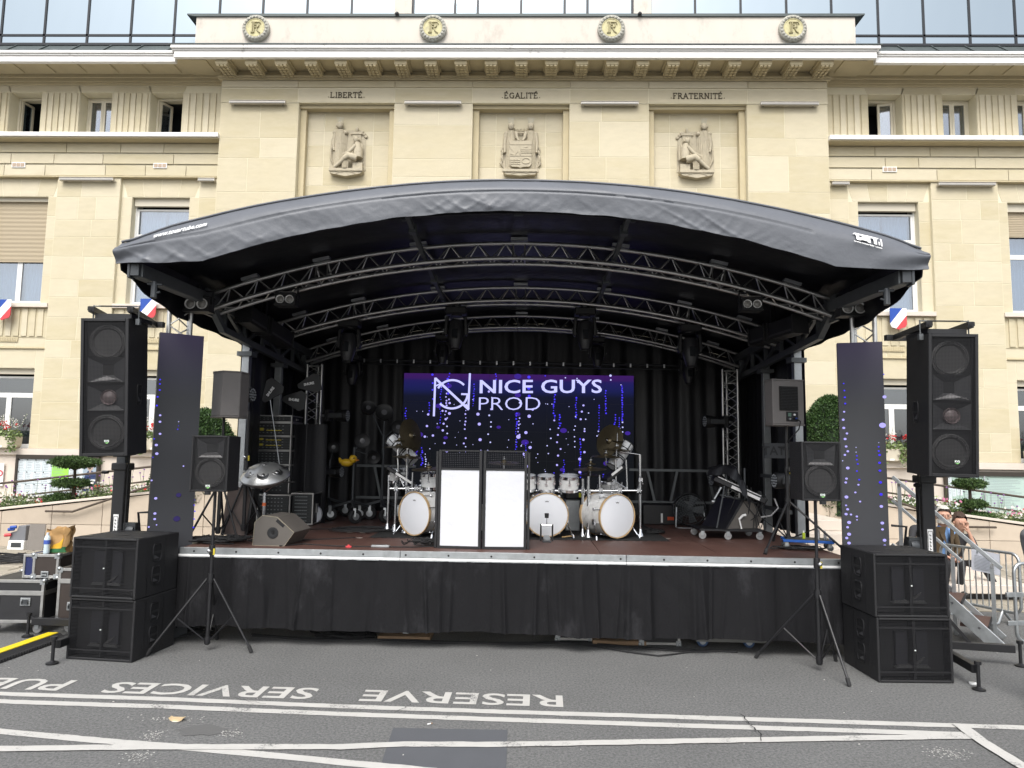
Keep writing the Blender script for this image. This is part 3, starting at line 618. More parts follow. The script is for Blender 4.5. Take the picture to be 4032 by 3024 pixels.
# smoother repair patch, cracks, worn paint flecks, damp stain
pm = mat('asphalt_patch', (.088, .092, .102), .8, var=.12, vs=3, bump=.25, bs=220)
mb = MB(); q = [Z_(*Bp(330, 1405)), Z_(*Bp(1060, 1418)), Z_(*Bp(1050, 1720)), Z_(*Bp(225, 1720))]; mb.add([p+V((0, 0, .003)) for p in q], [(0, 1, 2, 3)]); mb.build('road_patch', pm, kind='structure')
dm = mat('damp_stain', (.12, .12, .118), .85, bump=.5, bs=160)
mb = MB(); c = Z_(*A(1290, 1420)); mb.add([c+V((.17*math.cos(k*.35)*(1+.2*math.sin(k*2.3)), .1*math.sin(k*.35)*(1+.25*math.sin(k*1.7)), .003)) for k in range(18)], [tuple(range(18))]); mb.build('road_stain', dm, kind='structure')
def crack(pts, w=.008):
    P = [Z_(*p)+V((0, 0, .0165)) for p in pts]; D = []
    for a, b_ in zip(P, P[1:]): D += [a.lerp(b_, i/6)+V((rnd.uniform(-.012, .012), rnd.uniform(-.012, .012), 0)) for i in range(6)]
    vs = []; fs = []
    for i, p in enumerate(D):
        t = (D[min(i+1, len(D)-1)]-D[max(i-1, 0)]).normalized(); s_ = V((-t.y, t.x, 0))*w*rnd.uniform(.3, .7); vs += [p+s_, p-s_]
        if i: fs.append((2*i-2, 2*i, 2*i+1, 2*i-1))
    mb = MB(); mb.add(vs, fs); mb.build('road_crack', mat('crack', (.02, .02, .02), .95), kind='structure')
crack([Cp(375, 1330), Cp(405, 1360), Cp(450, 1412), Cp(490, 1450), Cp(510, 1505)]); crack([Bp(435, 1265), Bp(400, 1290), Bp(330, 1320)], .005); crack([A(1480, 1220), A(1620, 1250), A(1720, 1265)], .004)
mb = MB()
for cx, cy, rx, ry, k in ((A(1090, 1350)+(.22, .05, 60)), (A(985, 1455)+(.09, .09, 80)), (A(1470, 1440)+(.09, .06, 70)), (A(870, 1595)+(.08, .07, 80)), (Cp(1700, 1570)+(.13, .09, 100))):
    c = Z_(cx, cy)
    for i in range(k):
        p = c+V((rnd.gauss(0, rx*.6), rnd.gauss(0, ry*.6), .004)); r = rnd.uniform(.003, .009)
        mb.add([p+V((r*rnd.uniform(.5, 1.2)*math.cos(a), r*rnd.uniform(.5, 1.2)*math.sin(a), 0)) for a in (0, 1.2, 2.5, 3.8, 5)], [(0, 1, 2, 3, 4)])
mb.build('paint_flecks', paint, kind='stuff')
mb = MB()
for i in range(60):
    p = V((rnd.uniform(-6, 6), rnd.uniform(4, 8.3), .005)); r = rnd.uniform(.003, .007); mb.obox(p, (r, r*1.8, r*.7), Euler((0, 0, rnd.random()*6)).to_matrix())
mb.build('street_litter', mat('litter', (.5, .48, .45), .8), kind='stuff')
# stone paving in front of the building, left and right
pav = mat('paving_stone', (.40, .36, .28), .85, var=.2, vs=5, bump=.4, bs=40, isl=.16, col2=(.3, .27, .22))
pb = mat('paving_bed', (.2, .18, .14), .95, var=.2)
for s, x0, x1, y0, y1, k0 in ((-1, -14, -4.4, 11.2, 14.35, 0), (1, 3.9, 13, 10.05, 14.35, 1)):
    mb = MB(); mb.box(x0, x1, y0, y1, 0.0, .008); base = mb.build('pavement', pb, kind='structure')
    y = y0; cells = []
    while y < y1-.1:
        h = rnd.uniform(.3, .5); x = x0+rnd.uniform(0, .3)
        while x < x1-.1:
            w = rnd.uniform(.45, .95); cells.append((x+.012, min(x+w, x1)-.012, y+.012, min(y+h, y1)-.012)); x += w
        y += h
    vis = sorted(cells, key=lambda c: (c[2], abs(c[0])))
    restp = MB()
    for i, (a, b_, c, d) in enumerate(vis):
        m_ = MB(); zt = .03+rnd.uniform(0, .008); m_.add([(a, c, .006), (b_, c, .006), (b_, d, .006), (a, d, .006), (a+.01, c+.01, zt), (b_-.01, c+.01, zt), (b_-.01, d-.01, zt), (a+.01, d-.01, zt)], [(4, 5, 6, 7), (0, 1, 5, 4), (1, 2, 6, 5), (2, 3, 7, 6), (3, 0, 4, 7)])
        m_.build('paving_slab', pav, base, recalc=False)
# sloping stone planter walls of the entrance ramps
plm = mat('planter_stone', (.43, .36, .28), .75, var=.12, vs=2.5, bump=.1, bs=25, isl=.05, col2=(.47, .40, .32), stain=(.30, .245, .19), st_s=1.2, st_lo=.55, st_hi=.85)
soil = mat('soil', (.035, .025, .018), .95)
YP = 14.35
def ztop(u): return max(.25, .62+(11.2-abs(u))*.127)        # height of the sloping wall top
PLW = []
for s, lab in ((-1, 'pink stone ramp wall left of the stage with flowers on its sloping top'), (1, 'pink stone ramp wall right of the stage behind the seated people')):
    t = thing('planter_wall', lab, 'planter', (UX+s*9, YP, 0)); off = (UX+s*9, YP, 0); PLW.append(t)
    a0, a1 = 5.2, 14.5; k = 9
    for i in range(k):
        a, b_ = a0+(a1-a0)*i/k, a0+(a1-a0)*(i+1)/k; g_ = .005
        for lo, hi in ((0, .48), (.48, 9)):
            za, zb = min(ztop(a), hi), min(ztop(b_), hi)
            if za-lo < .02 and zb-lo < .02: continue
            za, zb = max(za, lo+.02), max(zb, lo+.02)
            m_ = MB(off); xa, xb = UX+s*(a+g_), UX+s*(b_-g_)
            m_.prism([(xa, lo+.004), (xb, lo+.004), (xb, zb-.004), (xa, za-.004)], YP, YP+.25); m_.build('stone_slab', plm, t, bevel=.004)
    m_ = MB(off)
    P = [(UX+s*a0, ztop(a0)), (UX+s*a1, ztop(a1)), (UX+s*a1, ztop(a1)+.05), (UX+s*a0, ztop(a0)+.05)]; m_.prism(P, YP-.03, YP+.27); m_.build('coping', pale, t, bevel=.006)
    m_ = MB(off); m_.prism([(UX+s*a0, 0), (UX+s*a1, 0), (UX+s*a1, ztop(a1)), (UX+s*a0, ztop(a0))], YP+.27, YP+1.3); m_.build('soil_bed', soil, t)
    m_ = MB(off); m_.prism([(UX+s*a0, 0), (UX+s*a1, 0), (UX+s*a1, ztop(a1)-.15), (UX+s*a0, ztop(a0)-.15)], YP+1.3, YP+2.6); m_.build('ramp', pale, t)
    m_ = MB(off); yb = YP+1.5
    m_.tube([(UX+s*u, yb, ztop(u)+.62) for u in (4.4, 7, 9, 11, 14.5)], .025, 8); m_.tube([(UX+s*u, yb, ztop(u)+.30) for u in (4.4, 7, 9, 11, 14.5)], .02, 8)
    for u in (5.2, 7.6, 9.9, 12.2, 14.4): m_.tube([(UX+s*u, yb, ztop(u)-.1), (UX+s*u, yb, ztop(u)+.6)], .018, 8)
    m_.build('handrail', mat('bronze_rail', (.09, .07, .055), .45, .5), t, smooth=40)
    m_ = MB(off); m_.tube([(UX+s*9.4, YP-.1, ztop(9.4)-.10), (UX+s*8.85, YP-.1, ztop(9.4)-.10), (UX+s*6.2, YP-.1, ztop(6.2)+.42)], .022, 8); m_.beam((UX+s*9.1, YP-.1, ztop(9.4)-.1), (UX+s*9.1, YP+.02, ztop(9.4)-.1), .02, .02); m_.build('wall_rail', mat('bronze_rail', (.09, .07, .055), .45, .5), t, smooth=40)
# stone steps where people sit, right of the stage
stp = thing('stone_steps', 'pale stone entrance steps right of the stage with people sitting on them', 'steps', (5.6, 11.4, 0)); off = (5.6, 11.4, 0)
m_ = MB(off); m_.box(3.6, 7.2, 10.75, 12.4, 0, .13); m_.build('shade_plinth', black, stp)  # black colour puts in the shadow band of the recess under the steps
for i, (z0, z1, y0, x1) in enumerate(((.13, .26, 10.62, 7.3), (.26, .45, 10.95, 6.65), (.45, .64, 11.4, 6.1), (.64, .82, 11.85, 5.7), (.82, 1.0, 12.3, 5.4))):
    n_ = 4
    for k in range(n_):
        a = 3.4+(x1-3.4)*k/n_; b_ = 3.4+(x1-3.4)*(k+1)/n_; m_ = MB(off); m_.box(a+.004, b_-.004, y0, 14.3, z0+.003, z1); m_.build('step_block', pale, stp, bevel=.008)
# ================================================================ the mobile stage
SX = -.14; DZ = 1.0
ply = mat('stage_plywood', (.082, .040, .031), .55, var=.25, vs=3.5, bump=.12, bs=120, stain=(.16, .09, .075), st_s=2.5, st_lo=.55, st_hi=.9)
tarp = mat('grey_tarpaulin', (.108, .115, .13), .45, var=.12, vs=3, bump=.12, bs=30)
lining = mat('black_tarpaulin', (.011, .011, .0145), .36, var=.3, vs=2.5, bump=.5, bs=4)
skirtm = mat('black_skirt_cloth', (.0085, .0085, .0098), .8, var=.25, vs=4, bump=.3, bs=60, spec=.2, stain=(.05, .05, .055), st_s=2.6, st_lo=.56, st_hi=.9, stretch=(1, 1, .5))
drape = mat('black_drape', (.011, .011, .0135), .5, var=.25, vs=3, bump=.2, bs=60)
ST = thing('mobile_stage', 'black mobile stage with arched tarpaulin roof, curved trusses and brown plywood deck', 'stage', (SX, 7.7, 0))
so_ = (SX, 7.7, 0)
# deck of plywood panels
xs = [-3.54, -1.9, -.62, .92, 2.2, 3.54]; ys = [7.655, 8.9, 10.15, 11.4, 12.75]
for a, b_ in zip(xs, xs[1:]):
    for c, d in zip(ys, ys[1:]):
        m_ = MB(so_); m_.box(SX+a+.003, SX+b_-.003, c+.003, d-.003, DZ-.03, DZ); m_.build('deck_panel', ply, ST)
m_ = MB(so_); m_.box(SX-3.54, SX+3.54, 7.66, 12.75, DZ-.10, DZ-.035)
for k in range(9): m_.box(SX-3.5+k*.87, SX-3.44+k*.87, 7.7, 12.7, DZ-.2, DZ-.1)
m_.build('deck_frame', steel, ST)
for i, (a, b_) in enumerate(((-3.56, -1.2), (-1.2, 1.18), (1.18, 3.56))):
    m_ = MB(so_); a += SX+.002; b_ += SX-.002; m_.box(a, b_, 7.618, 7.652, .935, 1.001); m_.box(a, b_, 7.606, 7.65, .912, .934); m_.box(a, b_, 7.60, 7.65, .899, .911)
    r_ = m_.build('edge_rail', galv, ST, bevel=.003)
    m_ = MB(so_); m_.box(a, b_, 7.603, 7.61, .913, .933); m_.build('bright_strip', white, r_)
    m_ = MB(so_)
    for k in range(17):
        x = SX-3.4+k*.452
        if a < x < b_: m_.lathe([(.011, 0), (.011, .004)], 12, TR(x, 7.6185, .962, 90))
    m_.build('bolt_holes', blackp, r_)
# skirt
_rf = random.Random(21); FOLD = [(_rf.random(), _rf.uniform(.002, .006), _rf.uniform(.012, .045)*_rf.choice((1, 1, -.6)), _rf.uniform(-.01, .01)) for _ in range(46)]
def skirt_fn(i, j):
    x = SX-3.55+7.1*i; w = j; k = math.copysign(abs(math.sin(i*58+2.3*math.sin(i*9)))**.6, math.sin(i*58+2.3*math.sin(i*9)))*.024+math.sin(i*131+1.5*math.sin(i*17))*.010+.010*math.sin(i*23)*j
    k += .004*math.sin(i*170+3*math.sin(j*5+i*11))*math.sin(j*4+i*13)*math.sin(i*7)
    for c_, w_, h_, t_ in FOLD:
        u_ = (i-c_-t_*j)/w_
        if abs(u_) < 3: k += h_*math.exp(-u_*u_)*(.35+.65*j)
    zb = .172+.012*math.sin(i*17)+.01*math.sin(i*5)+(.02 if i < .1 else 0)
    return V((x, 7.585-.03*(1-j)*0-k, .905+(zb-.905)*j))
m_ = MB(so_); m_.grid(skirt_fn, 720, 18); m_.build('front_skirt', skirtm, ST, smooth=80)
for s in (-1, 1):
    m_ = MB(so_); m_.grid(lambda i, j: V((SX+s*(3.55+.01*math.sin(i*40)), 7.62+5.1*i, .9-.74*j)), 80, 6); m_.build('side_skirt', skirtm, ST, smooth=80)
# legs and pads seen below the skirt
wood = mat('wood', (.26, .17, .10), .75, var=.2, vs=6, bump=.2, bs=50, stretch=(1, 5, 5))
for px, py in ((1590, 2523), (2440, 2541)):
    p = gz(px, py); m_ = MB(so_); m_.box(p.x-.03, p.x+.03, p.y+.1, p.y+.16, .05, .9); l_ = m_.build('leg', galv, ST)
    m_ = MB(so_); m_.box(p.x-.29, p.x+.29, p.y-.0, p.y+.27, .0, .045); m_.build('foot_board', wood, l_, bevel=.004)
for px in (-2.6, -.4, 2.3):
    m_ = MB(so_); m_.box(px-.03, px+.03, 8.6, 8.66, 0, .9); m_.build('leg', steel, ST)
m_ = MB(so_); m_.box(SX-3.4, SX+3.4, 9.6, 10.7, .35, .88); m_.build('chassis', black, ST)
for x in (-2.4, -1.75, 1.6):
    m_ = MB(so_); m_.lathe([(.0, -.03), (.07, -.035), (.085, -.02), (.085, .02), (.07, .035), (0, .03)], 18, TR(x, 8.2, .09, 0, 90)); m_.build('wheel', rubber, ST, smooth=40)
# arched trusses
def ztr(dx, zA, drop): return zA-drop*(dx/3.65)**2
def arch(Y, zA, drop):
    top = lambda dx: V((SX+dx, Y, ztr(dx, zA, drop))); lo = lambda dx, s: V((SX+dx*.985, Y+s*.125, ztr(dx, zA, drop)-.215))
    N = 40; m_ = MB(so_); m_.tube([top(-3.65+7.3*i/N) for i in range(N+1)], .0245, 10); A_ = m_.build('arch_truss', alu, ST, smooth=40)
    for s in (-1, 1):
        m_ = MB(so_); m_.tube([lo(-3.65+7.3*i/N, s) for i in range(N+1)], .0245, 10); m_.build('chord', alu, A_, smooth=40)
    n = 22; o = V(so_)
    for i in range(n):
        a = -3.6+7.2*i/n; b_ = -3.6+7.2*(i+.5)/n; c = -3.6+7.2*(i+1)/n
        for s in (-1, 1):
            rod('brace', lo(a, s)-o, top(b_)-o, .008, alu, A_, 6); rod('brace', top(b_)-o, lo(c, s)-o, .008, alu, A_, 6)
        rod('brace', lo(a, -1)-o, lo(b_, 1)-o, .008, alu, A_, 6); rod('brace', lo(b_, 1)-o, lo(c, -1)-o, .008, alu, A_, 6)
    for dx in (-2.42, -2.28, -.07, .07, 2.28, 2.42):
        for s in (-1, 1): rod('joint_bar', top(dx)-o, lo(dx, s)-o, .012, alu, A_, 6)
        rod('joint_bar', lo(dx, -1)-o, lo(dx, 1)-o, .012, alu, A_, 6)
    for dx in (-3.2, -2.35, -1.2, 0, 1.2, 2.35, 3.2):
        p = top(dx); m_ = MB(so_); m_.obox(p+V((0, 0, .045)), (.2, .1, .035), Euler((0, math.atan(2*drop*dx/3.65**2), 0)).to_matrix()); m_.build('roof_saddle', aluflat, A_)
    for s in (-1, 1):
        m_ = MB(so_); p = top(s*3.65); m_.box(p.x-.02, p.x+.02, Y-.16, Y+.16, p.z-.28, p.z+.03); m_.build('end_plate', galvd, A_)
    return A_
ARCH = ((8.25, 4.53, .64), (10.1, 4.43, .60), (11.85, 4.355, .62))
for a in ARCH: arch(*a)
# longitudinal roof tubes
for s in (-1, 1):
    for (y0, z0), (y1, z1) in (((6.62, 4.50), (8.22, 4.36)), ((8.28, 4.36), (10.06, 4.27)), ((10.14, 4.27), (11.85, 4.2))):
        m_ = MB(so_); x = SX+s*1.13; m_.beam((x, y0, z0), (x, y1, z1), .045, .06); ym = (y0+y1)/2; zm = (z0+z1)/2; m_.obox((x, ym, zm), (.08, .1, .1)); m_.build('roof_tube', galvd, ST)
# roof skin
def zr(Y): 
    P = ((6.4, 4.65), (8.25, 4.61), (10.1, 4.51), (11.85, 4.44), (12.9, 4.36))
    for (a, p), (b_, q) in zip(P, P[1:]):
        if Y <= b_: return p+(q-p)*(Y-a)/(b_-a)
    return P[-1][1]
def zroof(dx, Y): return zr(Y)-.62*(abs(dx)/3.8)**2.0
def zhem(dx): d = abs(dx); return (4.31-.52*(d/3)**2) if d < 2.95 else 3.807-.02*math.sin((d-2.95)*3)
def fascia(i, j):                                    # from the roof edge down to the hem of the front flap
    dx = -3.85+7.70*i; d = abs(dx); zt = zroof(min(d, 3.8), 6.5); zb = zhem(dx)
    z = zt+(zb-zt)*j
    y = 6.6-.13*math.sin(min(1, j*2.2)*math.pi/2)+.03*max(0, j-.5)
    edge = max(0, (d-3.25)/.56)
    y += .05*edge*edge
    low = max(0, (j-.40)/.60)
    if 2.75 < dx < 3.72: low *= max(.12, abs(dx-3.23)/.49)**2
    def crease(fx, fz, sk, o_): q = noise.noise(V((dx*fx+z*sk, z*fz, o_))); return (1-min(1, abs(q)*2.6))**3
    mk = .25+1.1*max(0, noise.noise(V((dx*.9, 4, 1.5)))+.12); lw = low*min(1, (1.02-j)*6+.25)
    y += lw*(.030*noise.noise(V((dx*1.9, z*1.5, 3)))-.020*mk*crease(3.2, 1.6, 5, 1)-.012*mk*crease(6, 3, -7, 7)-.004*crease(15, 5, 9, 4))
    y += (1-low)*(.010*noise.noise(V((dx*.9+z*2, z*3, 9)))-.004*crease(2.2, 3, 4, 5))
    y += .05*edge*math.sin(j*9+dx*5)*.5
    y -= .012*math.sin(j*40)*(1 if .40 < j < .5 and not 2.75 < dx < 3.72 else 0)
    return V((SX+dx*(1-.006*edge), y, z+.012*low*low*noise.noise(V((dx*4, 0, 2)))))
m_ = MB(so_); m_.grid(fascia, 360, 30); m_.build('roof_flap', tarp, ST, smooth=80)
m_ = MB(so_); m_.grid(lambda i, j: fascia(i, j)+V((0, .014, -.001)), 180, 16); m_.build('flap_lining', lining, ST, smooth=80)
def roof(i, j):
    dx = -3.80+7.60*i; y0 = 6.60+.05*max(0, (abs(dx)-3.25)/.56)**2; Y = y0+(12.83-y0)*j; sag = -.03*(1-math.cos(j*math.pi*7.2))*.5
    return V((SX+dx, Y, zroof(dx, Y)+.012+sag*.6))
m_ = MB(so_); m_.grid(roof, 60, 44); m_.build('roof_tarp', tarp, ST, smooth=80)
m_ = MB(so_); m_.grid(lambda i, j: roof(i, .02+.98*j)-V((0, 0, .014)), 60, 44); m_.build('roof_lining', lining, ST, smooth=80)
m_ = MB(so_); m_.tube([fascia(i/60, 0)+V((0, -.006, .006)) for i in range(61)], .012, 8); m_.build('flap_piping', tarp, ST, smooth=60)
for Y in (7.4, 9.2, 10.95):                          # webbing strips sewn under the roof, with buckles
    m_ = MB(so_)
    for i in range(40):
        a, b_ = -3.7+7.4*i/40, -3.7+7.4*(i+1)/40; m_.beam((SX+a, Y, zroof(a, Y)-.03), (SX+b_, Y, zroof(b_, Y)-.03), .07, .012)
    o = m_.build('roof_batten', mat('webbing', (.03, .03, .034), .5), ST)
    for dx in (-2.6, -1.2, 0, 1.2, 2.6): m_ = MB(so_); m_.obox((SX+dx, Y, zroof(dx, Y)-.042), (.1, .05, .016), Euler((0, math.atan(2*.62*dx/3.8**2), 0)).to_matrix()); m_.build('buckle', galvd, o)
for s in (-1, 1):                                    # side tarpaulins
    def side(i, j):
        Y = 6.66+6.14*i; zt = zroof(3.79, Y); q = min(1, (Y-6.5)/1.6); zb = 3.80-.29*math.sin(q*math.pi/2)-.13*max(0, i-.25)
        x = 3.79+.05*math.sin(j*math.pi*.7)-.02*math.sin(i*60)*j
        return V((SX+s*x, Y, zt+(zb-zt)*j))
    m_ = MB(so_); m_.grid(side, 90, 12); m_.build('side_flap', tarp, ST, smooth=80)
    m_ = MB(so_); m_.grid(lambda i, j: side(i, j)-V((s*.014, 0, 0)), 90, 12); m_.build('side_lining', lining, ST, smooth=80)
    # side girder, arm, tower plate, posts
    x = SX+s*3.62; xf = SX+s*3.64
    m_ = MB(so_); m_.beam((xf, 6.6, 3.74), (x, 8.15, 3.78), .12, .13); m_.build('roof_arm', galvd, ST, bevel=.006)
    m_ = MB(so_); m_.box(xf-s*.0-.045, xf-s*.0+.045, 6.56, 6.64, 3.68, 3.84); m_.box(xf+s*.05-.012, xf+s*.05+.012, 6.55, 6.66, 3.66, 3.88); m_.tube([(xf-s*.12, 6.72, 3.66), (xf-s*.12, 6.72, 3.50)], .03, 10); m_.tube([(xf-s*.05, 6.72, 3.64), (xf-s*.2, 6.72, 3.63)], .015, 8); m_.tube([(xf-s*.12, 6.72, 3.54), (xf-s*.18, 6.72, 3.56)], .012, 8); m_.build('hinge_bracket', steel, ST, bevel=.003)
    m_ = MB(so_); m_.beam((x, 8.15, 3.78), (x, 12.6, 3.66), .1, .12); g_ = m_.build('side_girder', galvd, ST, bevel=.005)
    m_ = MB(so_); m_.beam((x, 8.5, 3.5), (x, 12.5, 3.32), .07, .08); m_.beam((x, 8.15, 3.74), (x, 8.52, 3.5), .07, .08); m_.build('lower_chord', galvd, g_)
    for k in range(7):
        Y = 8.55+k*.64; zu = 3.78-.12*(Y-8.15)/4.45; zl = 3.5-.18*(Y-8.5)/4
        m_ = MB(so_); m_.beam((x, Y, zl), (x, Y, zu), .05, .05); m_.build('girder_post', galvd, g_)
        if k < 6: m_ = MB(so_); m_.beam((x, Y, zl if k % 2 else zu), (x, Y+.64, zu-.015 if k % 2 else zl-.015), .04, .04); m_.build('girder_brace', galvd, g_)
    for Y in (9.5, 10.75):
        px_ = SX+s*3.70
        m_ = MB(so_); m_.box(px_-.05, px_+.05, Y-.05, Y+.05, 0, 3.5); m_.build('post', galv, ST, bevel=.005)
        m_ = MB(so_); m_.box(px_-.10, px_+.10, Y-.1, Y+.1, 3.30, 3.36); m_.beam((px_, Y+.05, 3.3), (px_-s*.02, Y+.35, 3.45), .05, .06); m_.build('post_head', galvd, ST)
    # front support tower: three aluminium tubes with bracing
    tx = SX+s*3.87; pts3 = [(tx-.125, 7.95), (tx+.125, 7.95), (tx, 8.17)]; o = V(so_)
    T_ = MB(so_); T_.box(tx-.2, tx+.2, 7.88, 8.24, 0, .02); T_ = T_.build('support_tower', aluflat, ST)
    for (a, b_) in pts3: rod('chord', V((a, b_, 0))-o, V((a, b_, 3.8))-o, .025, alu, T_, 12); rod('coupler', V((a, b_, 3.72))-o, V((a, b_, 3.86))-o, .031, aluflat, T_, 12)
    for k in range(11):
        za, zb, zc = .1+k*.335, .1+(k+.5)*.335, .1+(k+1)*.335
        for q in range(3):
            a, b_ = pts3[q], pts3[(q+1) % 3]
            rod('brace', V((*a, za))-o, V((*b_, zb))-o, .009, alu, T_, 6); rod('brace', V((*b_, zb))-o, V((*a, zc))-o, .009, alu, T_, 6)
    m_ = MB(so_); m_.prism([(tx-.2, 0), (tx+.2, 0), (tx+.2-s*.05, .3), (tx-.2-s*.05, .3)], 3.83, 3.86, Matrix(((1, 0, 0, 0), (0, 0, 1, 7.9), (0, 1, 0, 0), (0, 0, 0, 1)))); m_.beam((tx, 7.95, 3.84), (x, 7.95, 3.80), .1, .04); m_.build('top_plate', aluflat, T_)
    # rear truss towers
    tx = SX+s*3.38; pts4 = [(tx-.12, 11.5), (tx+.12, 11.5), (tx, 11.7)]
    T_ = MB(so_); T_.box(tx-.18, tx+.18, 11.42, 11.78, DZ+.002, DZ+.02); T_ = T_.build('rear_tower', aluflat, ST)
    for (a, b_) in pts4: rod('chord', V((a, b_, DZ))-o, V((a, b_, 3.45))-o, .022, alu, T_, 10)
    for k in range(9):
        za, zb, zc = 1.05+k*.265, 1.05+(k+.5)*.265, 1.05+(k+1)*.265
        for q in range(3):
            a, b_ = pts4[q], pts4[(q+1) % 3]
            rod('brace', V((*a, za))-o, V((*b_, zb))-o, .007, alu, T_, 6); rod('brace', V((*b_, zb))-o, V((*a, zc))-o, .007, alu, T_, 6)
    for z in (3.42, 3.22): rod('rung', V((*pts4[0], z))-o, V((*pts4[1], z))-o, .012, alu, T_, 6)
# guard rail behind the drum kit and the maker's plate
for x0, x1 in ((-2.9, -1.9), (1.7, 3.2)):
    m_ = MB(so_); m_.box(x0, x1, 12.05, 12.09, 1.78, 1.82); o = m_.build('guard_rail', galvd, ST)
    m_ = MB(so_); m_.box(x0, x1, 12.05, 12.09, 1.25, 1.29); m_.build('lower_bar', galvd, o)
    for k in range(3):
        if x0+.42+k*.5 < x1+.05: m_ = MB(so_); m_.beam((x0+.3+k*.5, 12.07, 1.8), (x0+.42+k*.5-(.24 if k % 2 else 0), 12.07, 1.27), .03, .04); m_.build('rail_strut', galvd, o)
for s in (-1, 1):
    for z in (1.3, 1.75): m_ = MB(so_); x = SX+s*3.6; m_.box(x-.02, x+.02, 9.55, 10.7, z, z+.05); m_.build('side_rail', galvd, ST)
pl = at(3080, 1775, 9.6); m_ = MB(so_); m_.box(pl.x-.24, pl.x+.24, 9.58, 9.6, pl.z-.1, pl.z+.1); o = m_.build('maker_plate', mat('dark_plate', (.05, .053, .058), .5), ST)
tm = mat('plate_print', (.012, .012, .014), .5)
text('lettering', 'TAT', .16, tm, TR(pl.x-SX-.12, 9.577-7.7, pl.z-.055)@FRONT, o, .001, .003); text('lettering', 'Stage Equipment', .045, tm, TR(pl.x-SX+.1, 9.577-7.7, pl.z+.02)@FRONT, o, .001)
# print on the roof flap, laid on the cloth
def on_flap(me, M, name):
    me.transform(M)
    for v in me.vertices:
        dx = v.co.x-SX; i = (dx+3.85)/7.70; zt = zroof(min(abs(dx), 3.8), 6.5); zb = zhem(dx); j = (zt-v.co.z)/(zt-zb); p = fascia(min(1, max(0, i)), max(0, min(1, j))); v.co.y = p.y-.022
        v.co = v.co-V(so_)
    me.materials.clear(); me.materials.append(printw)
    for p in me.polygons: p.material_index = 0
    link(name, me, ST)
def flap_text(txt, size, x, z, slope, name, **k):
    me = text_mesh(txt, size, 0., k.pop('off', 0), 'LEFT', **k)
    bm = bmesh.new(); bm.from_mesh(me); seen = set(); dele = []
    for f in bm.faces:
        c = tuple(round(q, 5) for q in f.calc_center_median())
        if c in seen: dele.append(f)
        seen.add(c)
    bmesh.ops.delete(bm, geom=dele, context='FACES'); bm.to_mesh(me); bm.free()
    on_flap(me, Matrix.Translation((x, 0, z))@Matrix(((1, 0, 0, 0), (0, 0, 1, 0), (slope, 1, 0, 0), (0, 0, 0, 1))), name)
a = at(612, 943, 6.5); b_ = at(822, 892, 6.5); flap_text('www.touartube.com', .078, a.x, a.z, (b_.z-a.z)/(b_.x-a.x), 'print', off=.0015, sx=(b_.x-a.x)/.665)
a = at(3352, 975, 6.5); b_ = at(3455, 990, 6.5)
LZ = lambda x, y: at(3330+x/8.467, 900+y/8.467, 6.5)
for poly in (((190, 190), (270, 150), (620, 243), (515, 280), (386, 247), (382, 447), (280, 418), (278, 214), (205, 208)), ((390, 347), (635, 245), (738, 270), (743, 545), (640, 515), (640, 482), (462, 434), (392, 452)), ((748, 275), (1055, 358), (960, 410), (958, 595), (852, 566), (845, 376), (748, 350)), ((1088, 365), (1140, 380), (1146, 650), (1094, 640)), ((1010, 480), (1062, 494), (1066, 612), (1014, 602))):
    me = bpy.data.meshes.new('print'); P_ = [LZ(*p) for p in poly]; me.from_pydata([(p.x, 0, p.z) for p in P_], [], [tuple(range(len(P_)))[::-1]]); bm = bmesh.new(); bm.from_mesh(me); bmesh.ops.triangulate(bm, faces=bm.faces, ngon_method='EAR_CLIP'); bmesh.ops.subdivide_edges(bm, edges=bm.edges, cuts=6, use_grid_fill=True); bm.to_mesh(me); bm.free(); on_flap(me, Matrix.Identity(4), 'print')
a = LZ(190, 480); b_ = LZ(1150, 735); flap_text('www.touartube.com', .019, a.x, a.z, (b_.z-a.z)/(b_.x-a.x), 'print', off=.001, sx=(b_.x-a.x)/.162)
# ---- drapes hung at the back and sides, rail with clamps
def curtain(name, label, p, q, z0, z1, n, amp, mtl=drape, dens=14, cat='curtain'):
    p, q = V((*p, 0)), V((*q, 0)); d = q-p; L = d.length; d.normalize(); nn = V((d.y, -d.x, 0)); t = thing(name, label, cat, (*((p+q)/2).xy, z0))
    r = random.Random(int(L*100)); ph = [r.uniform(0, 6) for _ in range(5)]
    def fn(i, j):
        s_ = i*L; k = amp*(math.sin(s_*dens+ph[0]+.5*math.sin(s_*3+ph[1]))*.6+.5*math.sin(s_*dens*.43+ph[2]+j*.8)+.35*math.sin(s_*dens*1.9+ph[3]-j))*(.45+.55*j)
        c = p+d*s_+nn*k; zt = z1(c.x) if callable(z1) else z1; return V((c.x, c.y, zt+(z0-zt)*j))-t.location
    m_ = MB(); m_.grid(fn, n, 16); m_.build('cloth', mtl, t, smooth=80); return t
curtain('backdrop_curtain', 'black pleated backdrop hung across the back of the stage', (SX-3.93, 12.62), (SX+3.93, 12.62), 1.0, lambda x: zroof(x-SX, 12.62)-.02, 380, .05)
curtain('side_curtain', 'black curtain closing the left side of the stage', (SX-3.84, 9.6), (SX-3.84, 12.78), 1.0, 3.6, 160, .03)
curtain('side_curtain', 'black curtain closing the right side of the stage', (SX+3.84, 12.78), (SX+3.84, 9.6), 1.0, 3.6, 160, .03)
curtain('masking_curtain', 'black cloth masking screen beside the equipment rack at stage left rear', (-3.62, 10.6), (-2.95, 10.35), 1.0, 2.43, 60, .03)
